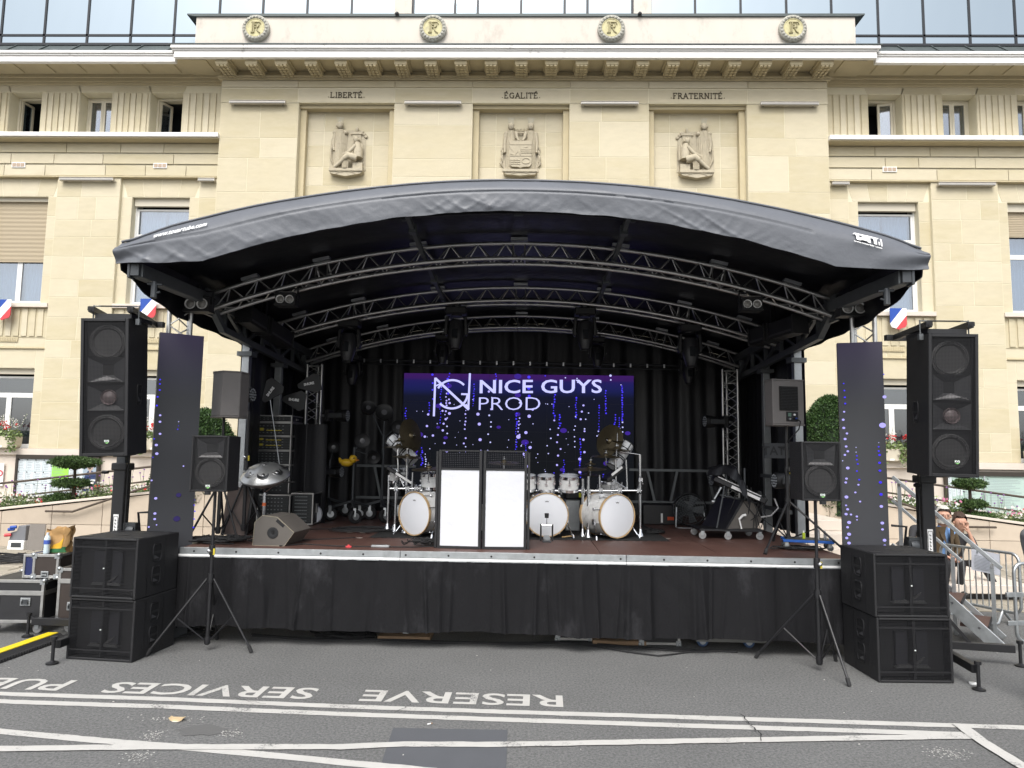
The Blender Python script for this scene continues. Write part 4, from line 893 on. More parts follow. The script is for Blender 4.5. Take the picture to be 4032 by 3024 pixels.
rl = thing('curtain_rail', 'thin black rail with silver clamps above the video screen', 'curtain rail', (SX, 12.3, 3.6)); m_ = MB(); m_.tube([(-2.9, 0, .04), (2.9, 0, .0)], .018, 8); m_.tube([(-2.9, 0, -.03), (2.9, 0, -.07)], .012, 8); m_.build('rail', steel, rl, smooth=40)
m_ = MB(); m_.box(-.013, .013, -.03, -.02, -.045, .02); cm = m_.mesh('clamp', aluflat)
for k in range(20): link('clamp', cm, rl, loc=(-2.75+k*.29, 0, .035-.04*k/19))
# ---- big video screen
SCX0, SCX1, SCZ0, SCZ1, SCY = -2.205, 1.825, 1.415, 3.425, 12.4
scr = thing('video_screen', 'large dark video screen showing a logo and violet falling lights', 'video screen', ((SCX0+SCX1)/2, SCY, SCZ0))
so2 = scr.location.copy()
def emis(name, col, s):
    m = bpy.data.materials.new(name); m.use_nodes = True; n = m.node_tree.nodes; n.clear(); e = n.new('ShaderNodeEmission'); e.inputs[0].default_value = (*col, 1); e.inputs[1].default_value = s
    o = n.new('ShaderNodeOutputMaterial'); m.node_tree.links.new(e.outputs[0], o.inputs[0]); MATS[name] = m; return m
# picture on the screen: near black, navy at the sides, violet band along the top
scm = bpy.data.materials.new('screen_picture'); scm.use_nodes = True; n = scm.node_tree.nodes; l = scm.node_tree.links; b = n['Principled BSDF']
b.inputs['Base Color'].default_value = (.003, .0033, .004, 1); b.inputs['Roughness'].default_value = .7; b.inputs['Specular IOR Level'].default_value = .15
tc = n.new('ShaderNodeTexCoord'); sp = n.new('ShaderNodeSeparateXYZ'); l.new(tc.outputs['Generated'], sp.inputs[0])
r1 = n.new('ShaderNodeValToRGB'); r1.color_ramp.interpolation = 'B_SPLINE'; e = r1.color_ramp.elements; e[0].position = 0; e[0].color = (.0035, .004, .005, 1); e[1].position = .80; e[1].color = (.0035, .004, .006, 1)
for p_, c_ in ((.86, (.006, .008, .05, 1)), (.94, (.008, .007, .06, 1)), (.955, (.022, .006, .06, 1)), (1, (.025, .006, .065, 1))): q = r1.color_ramp.elements.new(p_); q.color = c_
l.new(sp.outputs['Z'], r1.inputs[0]); l.new(r1.outputs[0], b.inputs['Emission Color']); b.inputs['Emission Strength'].default_value = .9
fr_ = MB(so2); fr_.box(SCX0, SCX1, SCY+.01, SCY+.08, SCZ0, SCZ1); fr_.build('cabinet', black, scr)
fr_ = MB(so2); fr_.box(SCX0+.002, SCX1-.002, SCY-.002, SCY+.008, SCZ0+.002, SCZ1-.002); fr_.build('picture', scm, scr)
sm_ = MB(so2)
for k in range(1, 8): x = SCX0+(SCX1-SCX0)*k/8; sm_.box(x-.0015, x+.0015, SCY-.004, SCY-.001, SCZ0, SCZ1)
for k in range(1, 4): z = SCZ0+(SCZ1-SCZ0)*k/4; sm_.box(SCX0, SCX1, SCY-.004, SCY-.001, z-.0015, z+.0015)
sm_.build('module_seams', blackp, scr)
em_h = emis('screen_haze', (.028, .022, .08), .8); em_l = emis('screen_lavender', (.46, .42, 1.0), .6); em_w = emis('screen_white', (.55, .56, 1.0), .6); em_b = emis('screen_violet', (.06, .04, .8), .7); em_d = emis('screen_dim', (.05, .022, .28), .5)
def SP(x, y): return V((SCX0+(x-410)/1485*(SCX1-SCX0), 0, SCZ1-(y-(765+23*(x-410)/1485))/369))
def disc(mb, c, r, y, n=12, mi=0, sq=1.): mb.add([V((c.x+r*math.cos(2*math.pi*k/n), y, c.z+r*sq*math.sin(2*math.pi*k/n))) for k in range(n)], [tuple(range(n))], mi)
dots = MB(so2); rr = random.Random(3)
hand = [(595,777,9,2),(695,805,9,2),(598,832,7,2),(598,876,7,2),(602,935,6,2),(1000,830,5,1),(1005,873,5,1),(1220,795,12,2),(1220,867,12,2),(1223,918,11,2),(1225,1048,13,0),(1325,787,5,2),(1455,800,5,1),(1530,805,5,1),(1535,830,5,1),(1745,787,9,1),(1747,815,6,1),(1812,847,4,1),(895,1034,12,0),(905,1098,12,0),(912,1198,12,0),(918,1272,11,0),(968,1042,7,1),(980,1085,6,1),(980,1115,6,1),(963,1163,6,1),(978,1215,6,1),(962,1268,6,1),(1157,1180,16,0),(1205,1153,12,0),(1233,1248,12,0),(1200,1290,16,0),(1205,1312,12,0),(1210,1368,14,0),(711,1029,11,0),(666,1012,8,0),(688,1066,9,0),(675,1095,8,0),(697,1112,6,1),(671,1138,9,0),(700,1158,6,1),(608,1171,9,0),(568,1110,9,0),(574,1035,9,0),(556,1178,9,0),(683,1219,8,0),(700,1272,9,0),(819,1188,7,0),(808,1222,7,0),(820,1272,7,0),(812,1130,6,0),(812,1100,6,0),(500,1014,3,1),(538,1015,3,1),(740,971,3,1),(780,1077,3,1),(861,940,4,1),(634,1095,4,1),(700,900,9,2),(711,962,9,0),(706,938,7,0),(655,857,5,0),(963,888,9,0),(982,926,4,1),(980,1002,8,0),(1163,961,7,1),(1247,1005,9,0),(1250,1097,4,1),(1167,1098,4,1),(1094,1070,3,1),(1330,968,3,1),(1342,970,4,1),(1370,970,4,1),(1480,987,3,1),(1640,940,3,1),(1605,1028,5,1),(1572,979,8,0),(1562,1019,8,0),(1555,1068,8,0),(1587,1068,5,1),(1580,1130,6,1),(1580,1145,7,0),(1573,1199,9,0),(1580,1278,9,0),(1550,1322,11,0),(1551,1405,10,0),(1522,1050,5,1),(1520,1112,5,1),(1514,1136,5,1),(1516,1180,5,1),(1518,1210,5,1),(1518,1245,5,1),(1365,1190,6,1),(1342,1237,5,1),(1360,1132,5,1),(1350,1287,5,1),(1386,1075,7,0),(1427,1094,6,2),(1413,1125,6,0),(1410,1168,7,0),(1405,1215,7,0),(1428,1258,7,0),(1412,1300,8,0),(1406,1360,8,0),(1822,1088,6,1),(1823,1120,6,1),(1805,1128,5,1),(1822,1150,6,1),(1800,1178,5,1),(1820,1180,6,1),(1770,1100,6,2),(1777,1040,5,2),(1668,1145,5,1),(1672,1170,6,1),(1660,1175,5,1),(484,1360,8,0),(504,1228,5,1),(500,1140,6,0),(1240,1215,3,1),(1088,1247,3,1),(762,1232,3,1),(1176,1238,5,1),(820,1243,5,1)]
for x, y, r, k in hand: disc(dots, SP(x, y), r*.85/369, SCY-.0075, 12, k, .92)
for x, y0, y1, st_, r, k, wob in ((430,995,1290,18,4,2,5),(578,960,1035,14,4,2,3),(652,860,1090,17,4,2,4),(690,900,1060,19,6,0,8),(705,770,890,20,5,2,6),(815,1010,1130,24,5,0,3),(868,840,920,13,4,2,3),(863,900,980,15,4,2,3),(1006,775,880,16,4,2,3),(1145,1030,1290,16,5,2,5),(1160,1060,1170,20,5,0,6),(1385,910,1070,14,5,2,6),(1420,1040,1110,18,5,2,5),(1450,1330,1460,13,4,2,4),(1525,930,1060,15,5,2,4),(1553,1195,1440,15,5,2,5),(1672,980,1150,15,4,2,3),(1715,885,1035,16,5,2,3),(1820,855,1090,15,5,2,3),(1775,1040,1120,14,4,2,4),(1800,1060,1130,14,4,2,3),(505,1100,1300,17,4,2,4),(540,1250,1370,14,5,2,6),(565,1290,1390,15,4,1,4),(1205,1220,1420,15,4,2,3),(1700,1420,1520,14,4,2,3),(1385,1410,1500,13,4,2,3),(1330,1390,1440,13,3,1,3),(1250,1290,1400,23,3,1,40),(1150,1200,1240,14,3,1,60),(800,1150,1290,40,2,1,70),(1480,1150,1290,40,2,1,60),(620,1180,1290,40,3,1,50)):
    y = y0
    while y < y1: disc(dots, SP(x+rr.uniform(-wob, wob), y), r*rr.uniform(.6, 1.2)/369, SCY-.007, 10, k); y += st_*rr.uniform(.8, 1.3)
for x, y, r in ((1148,790,24),(1150,912,20),(1150,1035,18),(700,850,22),(640,980,20),(520,1165,24),(495,1270,20),(1200,1215,24),(1445,1140,22),(1720,1350,20),(1855,1158,18),(1030,1118,14),(640,1118,12),(1440,1390,16),(690,1185,14)): disc(dots, SP(x, y), r/369, SCY-.005, 16, 3, .7)
dots.build('falling_lights', [em_l, em_w, em_b, em_d], scr, kind='stuff', recalc=False)
def slab(mb, p, q, w, y=SCY-.009):
    p, q = SP(*p), SP(*q); p.y = q.y = y; d = (q-p).normalized(); s_ = V((-d.z, 0, d.x))*w/369/2; mb.add([p+s_, q+s_, q-s_, p-s_], [(0, 1, 2, 3)])
lg = MB(so2)
slab(lg, (614, 797), (611, 1047), 13); slab(lg, (838, 769), (832, 1003), 13)
slab(lg, (614, 800), (836, 1005), 15)
slab(lg, (784, 904), (838, 906), 12)
for a0 in range(-155, 139, 6):
    if -42 < a0 < 0 : continue
    c0 = lambda a: (725+100*math.cos(R(a)), 905+92*math.sin(R(a))); slab(lg, c0(a0), c0(a0+6.6), 13, SCY-.0095)
slab(lg, (620, 850), (650, 835), 9); slab(lg, (815, 970), (836, 1000), 12)
lg.build('logo', em_w, scr, recalc=False)
def scr_text(txt, x0, x1, yb, yt, off, name):
    me = text_mesh(txt, 1, 0, off, 'LEFT'); xs_ = [v.co.x for v in me.vertices]; ys_ = [v.co.y for v in me.vertices]; p = SP(x0, yb); q = SP(x1, yb); h = (yb-yt)/369
    M = Matrix.Translation(p-so2+V((0, SCY-.010, 0)))@Matrix(((1, 0, 0, 0), (0, 0, 1, 0), ((q.z-p.z)/(q.x-p.x), 1, 0, 0), (0, 0, 0, 1)))@Matrix.Diagonal(((q.x-p.x)/(max(xs_)-min(xs_)), h/(max(ys_)-min(ys_)), 1, 1))@Matrix.Translation((-min(xs_), -min(ys_), 0))
    me.transform(M); me.materials.clear(); me.materials.append(em_w); link(name, me, scr)
scr_text('NICE GUYS', 903, 1690, 900, 812, .014, 'lettering'); scr_text('PROD', 900, 1295, 1008, 925, -.012, 'lettering')
# ================================================================ loudspeakers
def grille(name, base=(.02, .02, .022), pitch=.011, cover=.5):
    m = bpy.data.materials.new(name); m.use_nodes = True; n = m.node_tree.nodes; l = m.node_tree.links; b = n['Principled BSDF']; b.inputs['Base Color'].default_value = (*base, 1); b.inputs['Roughness'].default_value = .5; b.inputs['Metallic'].default_value = .2
    o = n['Material Output']; tc = n.new('ShaderNodeTexCoord'); mp = n.new('ShaderNodeMapping'); mp.inputs['Scale'].default_value = (1/pitch, 1, 1/pitch/1.1547*1.1547); l.new(tc.outputs['Object'], mp.inputs[0])
    sx = n.new('ShaderNodeSeparateXYZ'); l.new(mp.outputs[0], sx.inputs[0]); w = []
    for k in ('X', 'Z'):
        q = n.new('ShaderNodeMath'); q.operation = 'MULTIPLY'; q.inputs[1].default_value = 6.283; l.new(sx.outputs[k], q.inputs[0]); s_ = n.new('ShaderNodeMath'); s_.operation = 'SINE'; l.new(q.outputs[0], s_.inputs[0]); w.append(s_)
    mu = n.new('ShaderNodeMath'); mu.operation = 'ADD'; l.new(w[0].outputs[0], mu.inputs[0]); l.new(w[1].outputs[0], mu.inputs[1])
    gt = n.new('ShaderNodeMath'); gt.operation = 'GREATER_THAN'; gt.inputs[1].default_value = (cover-.5)*3; l.new(mu.outputs[0], gt.inputs[0])
    t = n.new('ShaderNodeBsdfTransparent'); mx = n.new('ShaderNodeMixShader'); l.new(gt.outputs[0], mx.inputs[0]); l.new(b.outputs[0], mx.inputs[1]); l.new(t.outputs[0], mx.inputs[2]); l.new(mx.outputs[0], o.inputs[0]); MATS[name] = m; return m
gril = grille('black_grille', (.012, .012, .014), .013, .38); cone = mat('speaker_cone', (.05, .048, .048), .5, var=.1, vs=20); horn = mat('horn', (.035, .035, .038), .42); capm = mat('dust_cap', (.13, .127, .13), .45); baff = mat('baffle', (.006, .006, .007), .7)
logow = mat('badge_white', (.7, .75, .72), .5); logog = mat('badge_green', (.2, .5, .15), .5)
def woofer(t, x, z, r, y, parent=None):
    F = TR(x, y, z, 90)
    m_ = MB(); m_.lathe([(r*1.12, -.0), (r*1.12, .012), (r*1.02, .016), (r*.98, .012), (r*.93, .018), (r*.88, .01), (r*.36, -.07), (r*.3, -.075)], 36, F, caps=False); m_.lathe([(r*1.12, -.002), (r*1.12, .0)], 36, F); o = m_.build('woofer', cone, t, smooth=35)
    m_ = MB(); m_.lathe([(r*.36, -.07), (r*.33, -.045), (r*.22, -.022), (r*.08, -.012), (.001, -.011)], 24, F); m_.build('dust_cap', capm, o, smooth=50)
def shell(m_, w, d, h, t_=.025, front=0., y0=None):        # open fronted cabinet
    m_.box(-w/2, -w/2+t_, 0, d, 0, h); m_.box(w/2-t_, w/2, 0, d, 0, h); m_.box(-w/2+t_, w/2-t_, 0, d, 0, t_); m_.box(-w/2+t_, w/2-t_, 0, d, h-t_, h); m_.box(-w/2+t_, w/2-t_, d-t_, d, t_, h-t_)
def badge(t, x, z, y):
    m_ = MB(); m_.box(x-.03, x+.03, y-.004, y, z-.028, z+.028); o = m_.build('badge', blackp, t)
    text('badge_letters', 'KV2', .026, logow, TR(x, y-.006, z-.004)@FRONT, o, .001, .001); m_ = MB(); m_.prism([(x-.02, z-.012), (x+.022, z-.008), (x+.004, z-.022)], y-.007, y-.004); m_.build('badge_swoosh', logog, o)
def handle(t, x, y, z, s, w=.11, h=.2, ax='x'):        # side grip facing s*X; flat dark plate and paler wedge paint the recess's shade
    m_ = MB(); P = [(y-w/2+.02, z-h/2), (y+w/2-.02, z-h/2), (y+w/2, z-h/2+.03), (y+w/2, z+h/2-.03), (y+w/2-.02, z+h/2), (y-w/2+.02, z+h/2), (y-w/2, z+h/2-.03), (y-w/2, z-h/2+.03)]
    m_.tube([V((x+s*.003, a, b_)) for a, b_ in P], .008, 6, closed=True); o = m_.build('side_handle', black, t, smooth=40)
    m_ = MB(); m_.add([V((x+s*.002, a, b_)) for a, b_ in P], [tuple(range(8))]); m_.build('flat_recess', baff, o)
    m_ = MB(); m_.box(x+s*.004-.006, x+s*.004+.006, y-w/2, y+w/2, z-.012, z+.012); m_.build('grip_bar', blackmat, o); m_ = MB(); m_.add([(x+s*.006, y-w*.35, z-.02), (x+s*.006, y+w*.3, z-h*.36), (x+s*.003, y-w*.35, z-h*.36)], [(0, 1, 2)]); m_.build('painted_slope', mat('painted_slope', (.06, .06, .065), .4), o)
def subwoofer(label, loc, rz, side):
    w, d, h = .70, .66, .578
    t = thing('subwoofer', label, 'subwoofer', loc, rz, group='stacked subwoofers')
    m_ = MB(); shell(m_, w, d, h, .022); m_.build('cabinet', blackmat, t, bevel=.006)
    m_ = MB(); m_.box(-.32, .32, .10, .12, .03, h-.03); m_.build('baffle', baff, t)
    m_ = MB(); m_.box(-.15, -.045, .06, .1, .13, h-.13); m_.box(.045, .15, .06, .1, .13, h-.13); m_.build('port_panel', mat('port', (.014, .014, .019), .6), t)
    m_ = MB(); m_.box(-.012, .012, .012, .1, .022, h-.022); m_.build('centre_rib', blackmat, t, bevel=.003)
    m_ = MB(); m_.prism([(-.16, .12), (.16, .12), (.14, .145), (-.14, .145)], .04, .1); m_.build('port_lip', mat('port_lip', (.05, .05, .05), .5), t); m_ = MB(); m_.prism(arc((-.02, .30), .16, -88, -30, 8)+[(.115, .22)], .05, .06); m_.build('driver_rim', cone, t)
    m_ = MB(); m_.box(-w/2+.024, w/2-.024, .006, .009, .024, h-.024); m_.build('grille', gril, t)
    for z in (.09, h-.09): m_ = MB(); m_.box(-w/2+.024, w/2-.024, .008, .03, z-.006, z+.006); m_.build('brace_bar', blackmat, t)
    m_ = MB(); m_.box(-.006, .006, .0, .006, h/2-.006, h/2+.004); m_.build('status_light', logow, t)
    for s in (-1, 1):
        for z in (h*.72, h*.33): handle(t, s*w/2, .30, z, s, .13, .17)
        for y in (.16, .44): m_ = MB(); m_.box(s*w/2-.002*s, s*w/2+.003*s, y-.006, y+.006, .03, h-.03); m_.build('side_seam', black, t)
    m_ = MB(); m_.box(-.06, .06, .22, .30, h, h+.003); m_.build('pole_socket', baff, t)
    for x in (-.28, .28):
        for y in (.1, .55): m_ = MB(); m_.box(x-.05, x+.05, y-.03, y+.03, h, h+.004); m_.build('foot_cup', black, t)
    return t
s1 = 540/1493; Q = lambda x, y: (200+x*s1, 2040+y*s1)
fl_, fr_ = gz(*Q(155, 1535)), gz(*Q(880, 1580)); c = (fl_+fr_)/2; a = math.atan2((fr_-fl_).y, (fr_-fl_).x)
subwoofer('black subwoofer at the bottom of the left stack, standing on the asphalt', (c.x, c.y, .004), a, 1); subwoofer('black subwoofer on top of the left stack, beside the flight cases', (c.x-.004, c.y-.01, .587), a, 1)
s2 = 600/1508; Q = lambda x, y: (3200+x*s2, 2080+y*s2)
fl_, fr_ = gz(*Q(655, 1525)), gz(*Q(1340, 1545)); c = (fl_+fr_)/2; a = math.atan2((fr_-fl_).y, (fr_-fl_).x)
subwoofer('black subwoofer at the bottom of the right stack, by the metal stairs', (c.x+.03, c.y+.0, .004), a+.06, -1); subwoofer('black subwoofer on top of the right stack, in front of the right video column', (c.x+.02, c.y-.0, .587), a+.06, -1)
def tower_speaker(label, loc, rz, tilt, roll):
    w, d, h = .455, .47, 1.375
    t = thing('tower_loudspeaker', label, 'loudspeaker', loc, rot=(tilt, roll, rz), group='hanging tower loudspeakers')
    m_ = MB(); shell(m_, w, d, h, .022); m_.build('cabinet', blackmat, t, bevel=.007)
    m_ = MB(); m_.box(-w/2+.022, w/2-.022, .085, .1, .022, h-.022); m_.build('baffle', baff, t)
    woofer(t, 0, h-.235, .158, .07); woofer(t, 0, .235, .158, .07)
    m_ = MB(); B = lambda z: [(-.165, z-.0), (.165, z), (.165, z+.235), (-.165, z+.235)]
    for z0 in (.455, .735):
        o_ = [V((x, .035, z)) for x, z in ((-.175, z0), (.175, z0), (.175, z0+.25), (-.175, z0+.25))]; i_ = [V((x, .084, z)) for x, z in ((-.05, z0+.07), (.05, z0+.07), (.05, z0+.18), (-.05, z0+.18))]
        m_.add(o_+i_, [(0, 1, 5, 4), (1, 2, 6, 5), (2, 3, 7, 6), (3, 0, 4, 7)])
    m_.build('horn', horn, t)
    m_ = MB(); m_.add([(-.15, .036, .742), (0, .05, .80), (.16, .036, .742), (.13, .03, .765), (0, .046, .775)], [(0, 1, 4), (1, 2, 3, 4), (0, 4, 3)]); m_.build('horn_lip', mat('horn_lip', (.3, .29, .29), .35), t)
    m_ = MB(); m_.lathe([(.0, .02), (.05, .012), (.062, 0)], 22, TR(0.015, .07, .585, 90)); m_.lathe([(.062, .0), (.075, .018), (.08, .0)], 22, TR(.015, .07, .585, 90), caps=False); m_.build('midrange_driver', mat('mid_driver', (.18, .14, .14), .4), t, smooth=40)
    m_ = MB(); m_.box(-w/2+.03, w/2-.03, .004, .007, .03, h-.03); m_.build('grille', gril, t)
    fr = MB(); e = .03; fr.box(-w/2, -w/2+e, -.006, .003, 0, h); fr.box(w/2-e, w/2, -.006, .003, 0, h); fr.box(-w/2+e, w/2-e, -.006, .003, 0, e); fr.box(-w/2+e, w/2-e, -.006, .003, h-e, h); fr.build('front_frame', black, t, bevel=.003)
    badge(t, .03, .145, .003)
    for s in (-1, 1): handle(t, s*w/2, .26, h*.45, s, .1, .2)
    for x in (-.12, .12): m_ = MB(); m_.box(x-.05, x+.05, .05, .35, -.012, 0); m_.build('skid', black, t)
    return t
a = at(407, 1796, 7.0); tl = tower_speaker('tall black loudspeaker hanging from the lift left of the stage', (a.x, a.y, a.z), R(7), R(3.2), R(-1.7))
b_ = at(3756, 1878.5, 6.95); tr_ = tower_speaker('tall black loudspeaker hanging from the lift right of the stage', (b_.x, b_.y, b_.z), R(-4), R(3.2), R(.6))
def lift(label, mast, feet, spk, s):
    mx, my = mast; t = thing('speaker_lift', label, 'lift', (mx, my, 0), group='black winch lifts carrying loudspeakers'); o = (mx, my, 0)
    m_ = MB(); m_.box(-.065, .065, -.065, .065, .12, 1.86); m_.build('mast', black, t, bevel=.006)
    m_ = MB(); m_.box(-.085, .085, -.085, .085, 1.80, 1.88); m_.build('mast_collar', black, t, bevel=.01)
    m_ = MB(); m_.box(-.05, .05, -.05, .05, 1.86, 3.1); m_.build('inner_mast', steel, t, bevel=.006)
    m_ = MB(); m_.tube([(.1*s, -.05, 3.1), (.1*s, -.07, 1.9), (.1*s, -.07, .9)], .007, 6); m_.build('lift_cable', rubber, t)
    m_ = MB(); m_.box(-.028, .028, -.072, -.066, 1.07, 1.33); o_ = m_.build('label_plate', white, t); m_ = MB()
    for k in range(5): m_.box(-.008, .008, -.075, -.0715, 1.12+k*.035, 1.128+k*.035); m_.box(-.008, -.003, -.075, -.0715, 1.128+k*.035, 1.142+k*.035)
    m_.build('label_print', blackp, o_)
    m_ = MB(); m_.tube([(-.02, -.074, 1.09), (.02, -.074, 1.09), (.024, -.074, 1.12), (.024, -.074, 1.28), (.02, -.074, 1.31), (-.02, -.074, 1.31), (-.024, -.074, 1.28), (-.024, -.074, 1.12)], .0025, 5, closed=True); m_.build('label_border', blackp, o_)
    m_ = MB(); m_.lathe([(.0, -.05), (.07, -.045), (.08, 0), (.07, .045), (0, .05)], 20, TR(-.14*s*-1, 0, 1.15, 0, 90)); m_.build('winch_drum', steel, t, smooth=40)
    m_ = MB(); m_.box(min(s*.06, s*.2), max(s*.06, s*.2), -.04, .04, 1.08, 1.24); m_.build('winch_plate', steel, t); m_ = MB(); m_.tube([(s*.18, 0, 1.15), (s*.23, 0, 1.15), (s*.23, -.05, 1.35), (s*.38, -.05, 1.36)], .013, 8); m_.build('crank', black, t, smooth=40)
    for sx_ in (-1, 1): m_ = MB(); m_.tube([(-.1, -.1, 1.78), (-.3*s*0-.16, -.1, 1.78)], .02, 6); m_.build('lock_pin', black, t)
    for f in feet:
        f = V((f[0]-mx, f[1]-my, 0)); d = f.normalized(); m_ = MB(); m_.beam(d*.06+V((0, 0, .17)), f+V((0, 0, .17))-d*.05, .06, .075); L_ = m_.build('outrigger', black, t, bevel=.004)
        m_ = MB(); m_.lathe([(.055, 0), (.055, .012), (.03, .018), (.016, .03), (.016, .22), (.03, .22), (.03, .25), (.0, .25)], 16, TR(f.x, f.y, .004)); m_.build('foot_jack', black, L_, smooth=35)
        m_ = MB(); m_.beam(d*.07+V((0, 0, .55)), d*(f.length*.45)+V((0, 0, .19)), .03, .03); m_.build('strut', black, L_)
    m_ = MB(); m_.box(-.09, .09, -.1, .09, 2.9, 3.16); m_.build('carriage', steel, t, bevel=.006)
    zf = spk.location.z+1.47; y1 = spk.location.y-my-.05; xs_ = spk.location.x-mx
    m_ = MB(); m_.box(-.06, .06, -.06, .06, 3.1, zf+.03); m_.build('carriage_riser', black, t)
    for k in (-1, 1):
        xe = xs_+k*.2; m_ = MB(); m_.beam((k*.2, .1, zf), (xe, y1, zf), .055, .06); F_ = m_.build('fork', black, t, bevel=.003)
        m_ = MB(); m_.tube([(xe-.035, y1+.1, zf+.05), (xe+.035, y1+.1, zf+.05)], .006, 6); m_.tube([(xe+k*.035, y1+.1, zf+.06), (xe+k*.035, y1+.1, zf-.12)], .007, 6); m_.box(xe+k*.035-.02, xe+k*.035+.02, y1+.08, y1+.12, zf-.14, zf-.08); m_.build('u_bolt', galvd, F_)
        m_ = MB(); m_.beam((xe, y1-.0295, zf), (xe, y1-.031, zf), .035, .04); m_.build('tube_mouth', baff, F_)
    m_ = MB(); m_.beam((-.3, .1, zf), (.3, .1, zf), .06, .06); m_.build('cross_beam', black, t); m_ = MB(); m_.tube([(xs_-.2, y1+.12, zf+.055), (xs_+.2, y1+.12, zf+.055)], .008, 6); m_.build('tie_bar', black, t)
    m_ = MB(); m_.box(xs_-.19, xs_+.19, y1+.05, y1+.45, zf-.085, zf-.035); m_.build('fly_frame', black, t, bevel=.004)
f1, f2 = gz(205, 2615), gz(108, 2508); m1 = (-4.425, 7.72)
lift('black winch lift left of the stage behind the subwoofer stack', m1, [f1, f2, (-3.95, 8.5), (-3.45, 7.9)], tl, 1)
f1, f2 = gz(3855, 2718), gz(4020, 2625); m1 = (4.155, 7.62)
lift('black winch lift right of the stage beside the metal stairs', m1, [f1, f2, (3.6, 8.3), (4.0, 8.5)], tr_, -1)
def small_speaker(label, loc, rz):
    w, d, h = .375, .36, .57; t = thing('loudspeaker', label, 'loudspeaker', loc, rz, group='small front fill loudspeakers')
    m_ = MB(); shell(m_, w, d, h, .018); m_.build('cabinet', blackmat, t, bevel=.006)
    m_ = MB(); m_.box(-w/2+.018, w/2-.018, .06, .075, .018, h-.018); m_.build('baffle', baff, t); woofer(t, 0, .195, .135, .05)
    m_ = MB(); o_ = [V((x, .02, z)) for x, z in ((-.125, .345), (.125, .345), (.14, .54), (-.14, .54))]; i_ = [V((x, .06, z)) for x, z in ((-.05, .40), (.05, .40), (.05, .48), (-.05, .48))]; m_.add(o_+i_, [(0, 1, 5, 4), (1, 2, 6, 5), (2, 3, 7, 6), (3, 0, 4, 7)]); m_.build('horn', horn, t)
    m_ = MB(); m_.add([(-.125, .0195, .343), (.125, .0195, .343), (.105, .035, .368), (-.105, .035, .368)], [(0, 1, 2, 3)]); m_.build('horn_lip', mat('horn_lip', (.3, .29, .29), .35), t)
    m_ = MB(); m_.box(-w/2+.008, w/2-.008, .001, .004, .008, h-.008); m_.build('grille', gril, t); badge(t, 0, .055, .0)
    m_ = MB(); m_.lathe([(.03, -.03), (.03, 0)], 14); m_.build('pole_cup', black, t); return t
def tripod(label, base, top, feet, col=black, zhub=.72, group='black tripod speaker stands'):
    t = thing('tripod_stand', label, 'speaker stand', base, group=group); b0 = V(base)
    m_ = MB(); m_.tube([(0, 0, .06), (0, 0, top*.62)], .0215, 10); m_.build('lower_pole', col, t, smooth=40)
    m_ = MB(); m_.tube([(0, 0, top*.55), (0, 0, top)], .0155, 10); m_.build('upper_pole', col, t, smooth=40)
    m_ = MB(); m_.lathe([(.032, zhub-.04), (.034, zhub), (.032, zhub+.05)], 14); m_.build('leg_hub', col, t, smooth=30)
    m_ = MB(); m_.lathe([(.03, .07), (.032, .1), (.03, .14)], 14); m_.build('brace_collar', col, t, smooth=30)
    m_ = MB(); m_.lathe([(.03, top*.6), (.032, top*.62), (.03, top*.66)], 14); m_.tube([(0, 0, top*.63), (0, -.06, top*.63)], .008, 6); m_.build('clamp_collar', col, t, smooth=30); m_ = MB(); m_.box(.022, .04, -.03, -.02, top*.6, top*.64); m_.build('yellow_tag', mat('yellow_tape', (.55, .45, .04), .6), t); m_ = MB(); m_.sphere((0, -.075, top*.63), .022, 7); m_.build('knob', chrome if top > 1.5 else col, t, smooth=50)
    for f in feet:
        f = V(f)-b0; f.z = .02; d = f.normalized(); p = V((0, 0, zhub))+V((d.x, d.y, 0))*.035
        m_ = MB(); m_.tube([p, f], .0125, 8); L_ = m_.build('leg', col, t, smooth=40); m_ = MB(); m_.tube([f+(p-f)*.07, f-V((0, 0, .012))], .019, 8); m_.build('rubber_foot', rubber, L_, smooth=40)
        q = p.lerp(f, .52); m_ = MB(); m_.tube([q, V((d.x*.03, d.y*.03, .11))], .008, 6); m_.build('brace', col, t, smooth=40)
    return t
ce = at(845, 1933, 7.38); small_speaker('small black loudspeaker on a tripod in front of the stage at left', (ce.x, ce.y-.16, ce.z), R(4)); b0 = (ce.x, ce.y+.02, 0)
tripod('black tripod stand between the left subwoofers and the stage skirt', b0, ce.z-.01, [gz(575, 2585), gz(990, 2572), (b0[0]-.08, b0[1]+.42, 0)])
ce = at(3213, 1969, 7.14); small_speaker('small black loudspeaker on a tripod in front of the stage at right', (ce.x, ce.y-.16, ce.z), R(-2)); b0 = (ce.x, ce.y+.02, 0)
tripod('black tripod stand left of the right subwoofer stack, cable trailing from it', b0, ce.z-.01, [gz(2975, 2592), gz(3345, 2705), (b0[0]+.3, b0[1]+.34, 0)])
greyc = mat('grey_speaker_paint', (.17, .158, .152), .6, var=.15, vs=5, bump=.2, bs=200, stain=(.26, .25, .24), st_s=9, st_lo=.68, st_hi=.78)
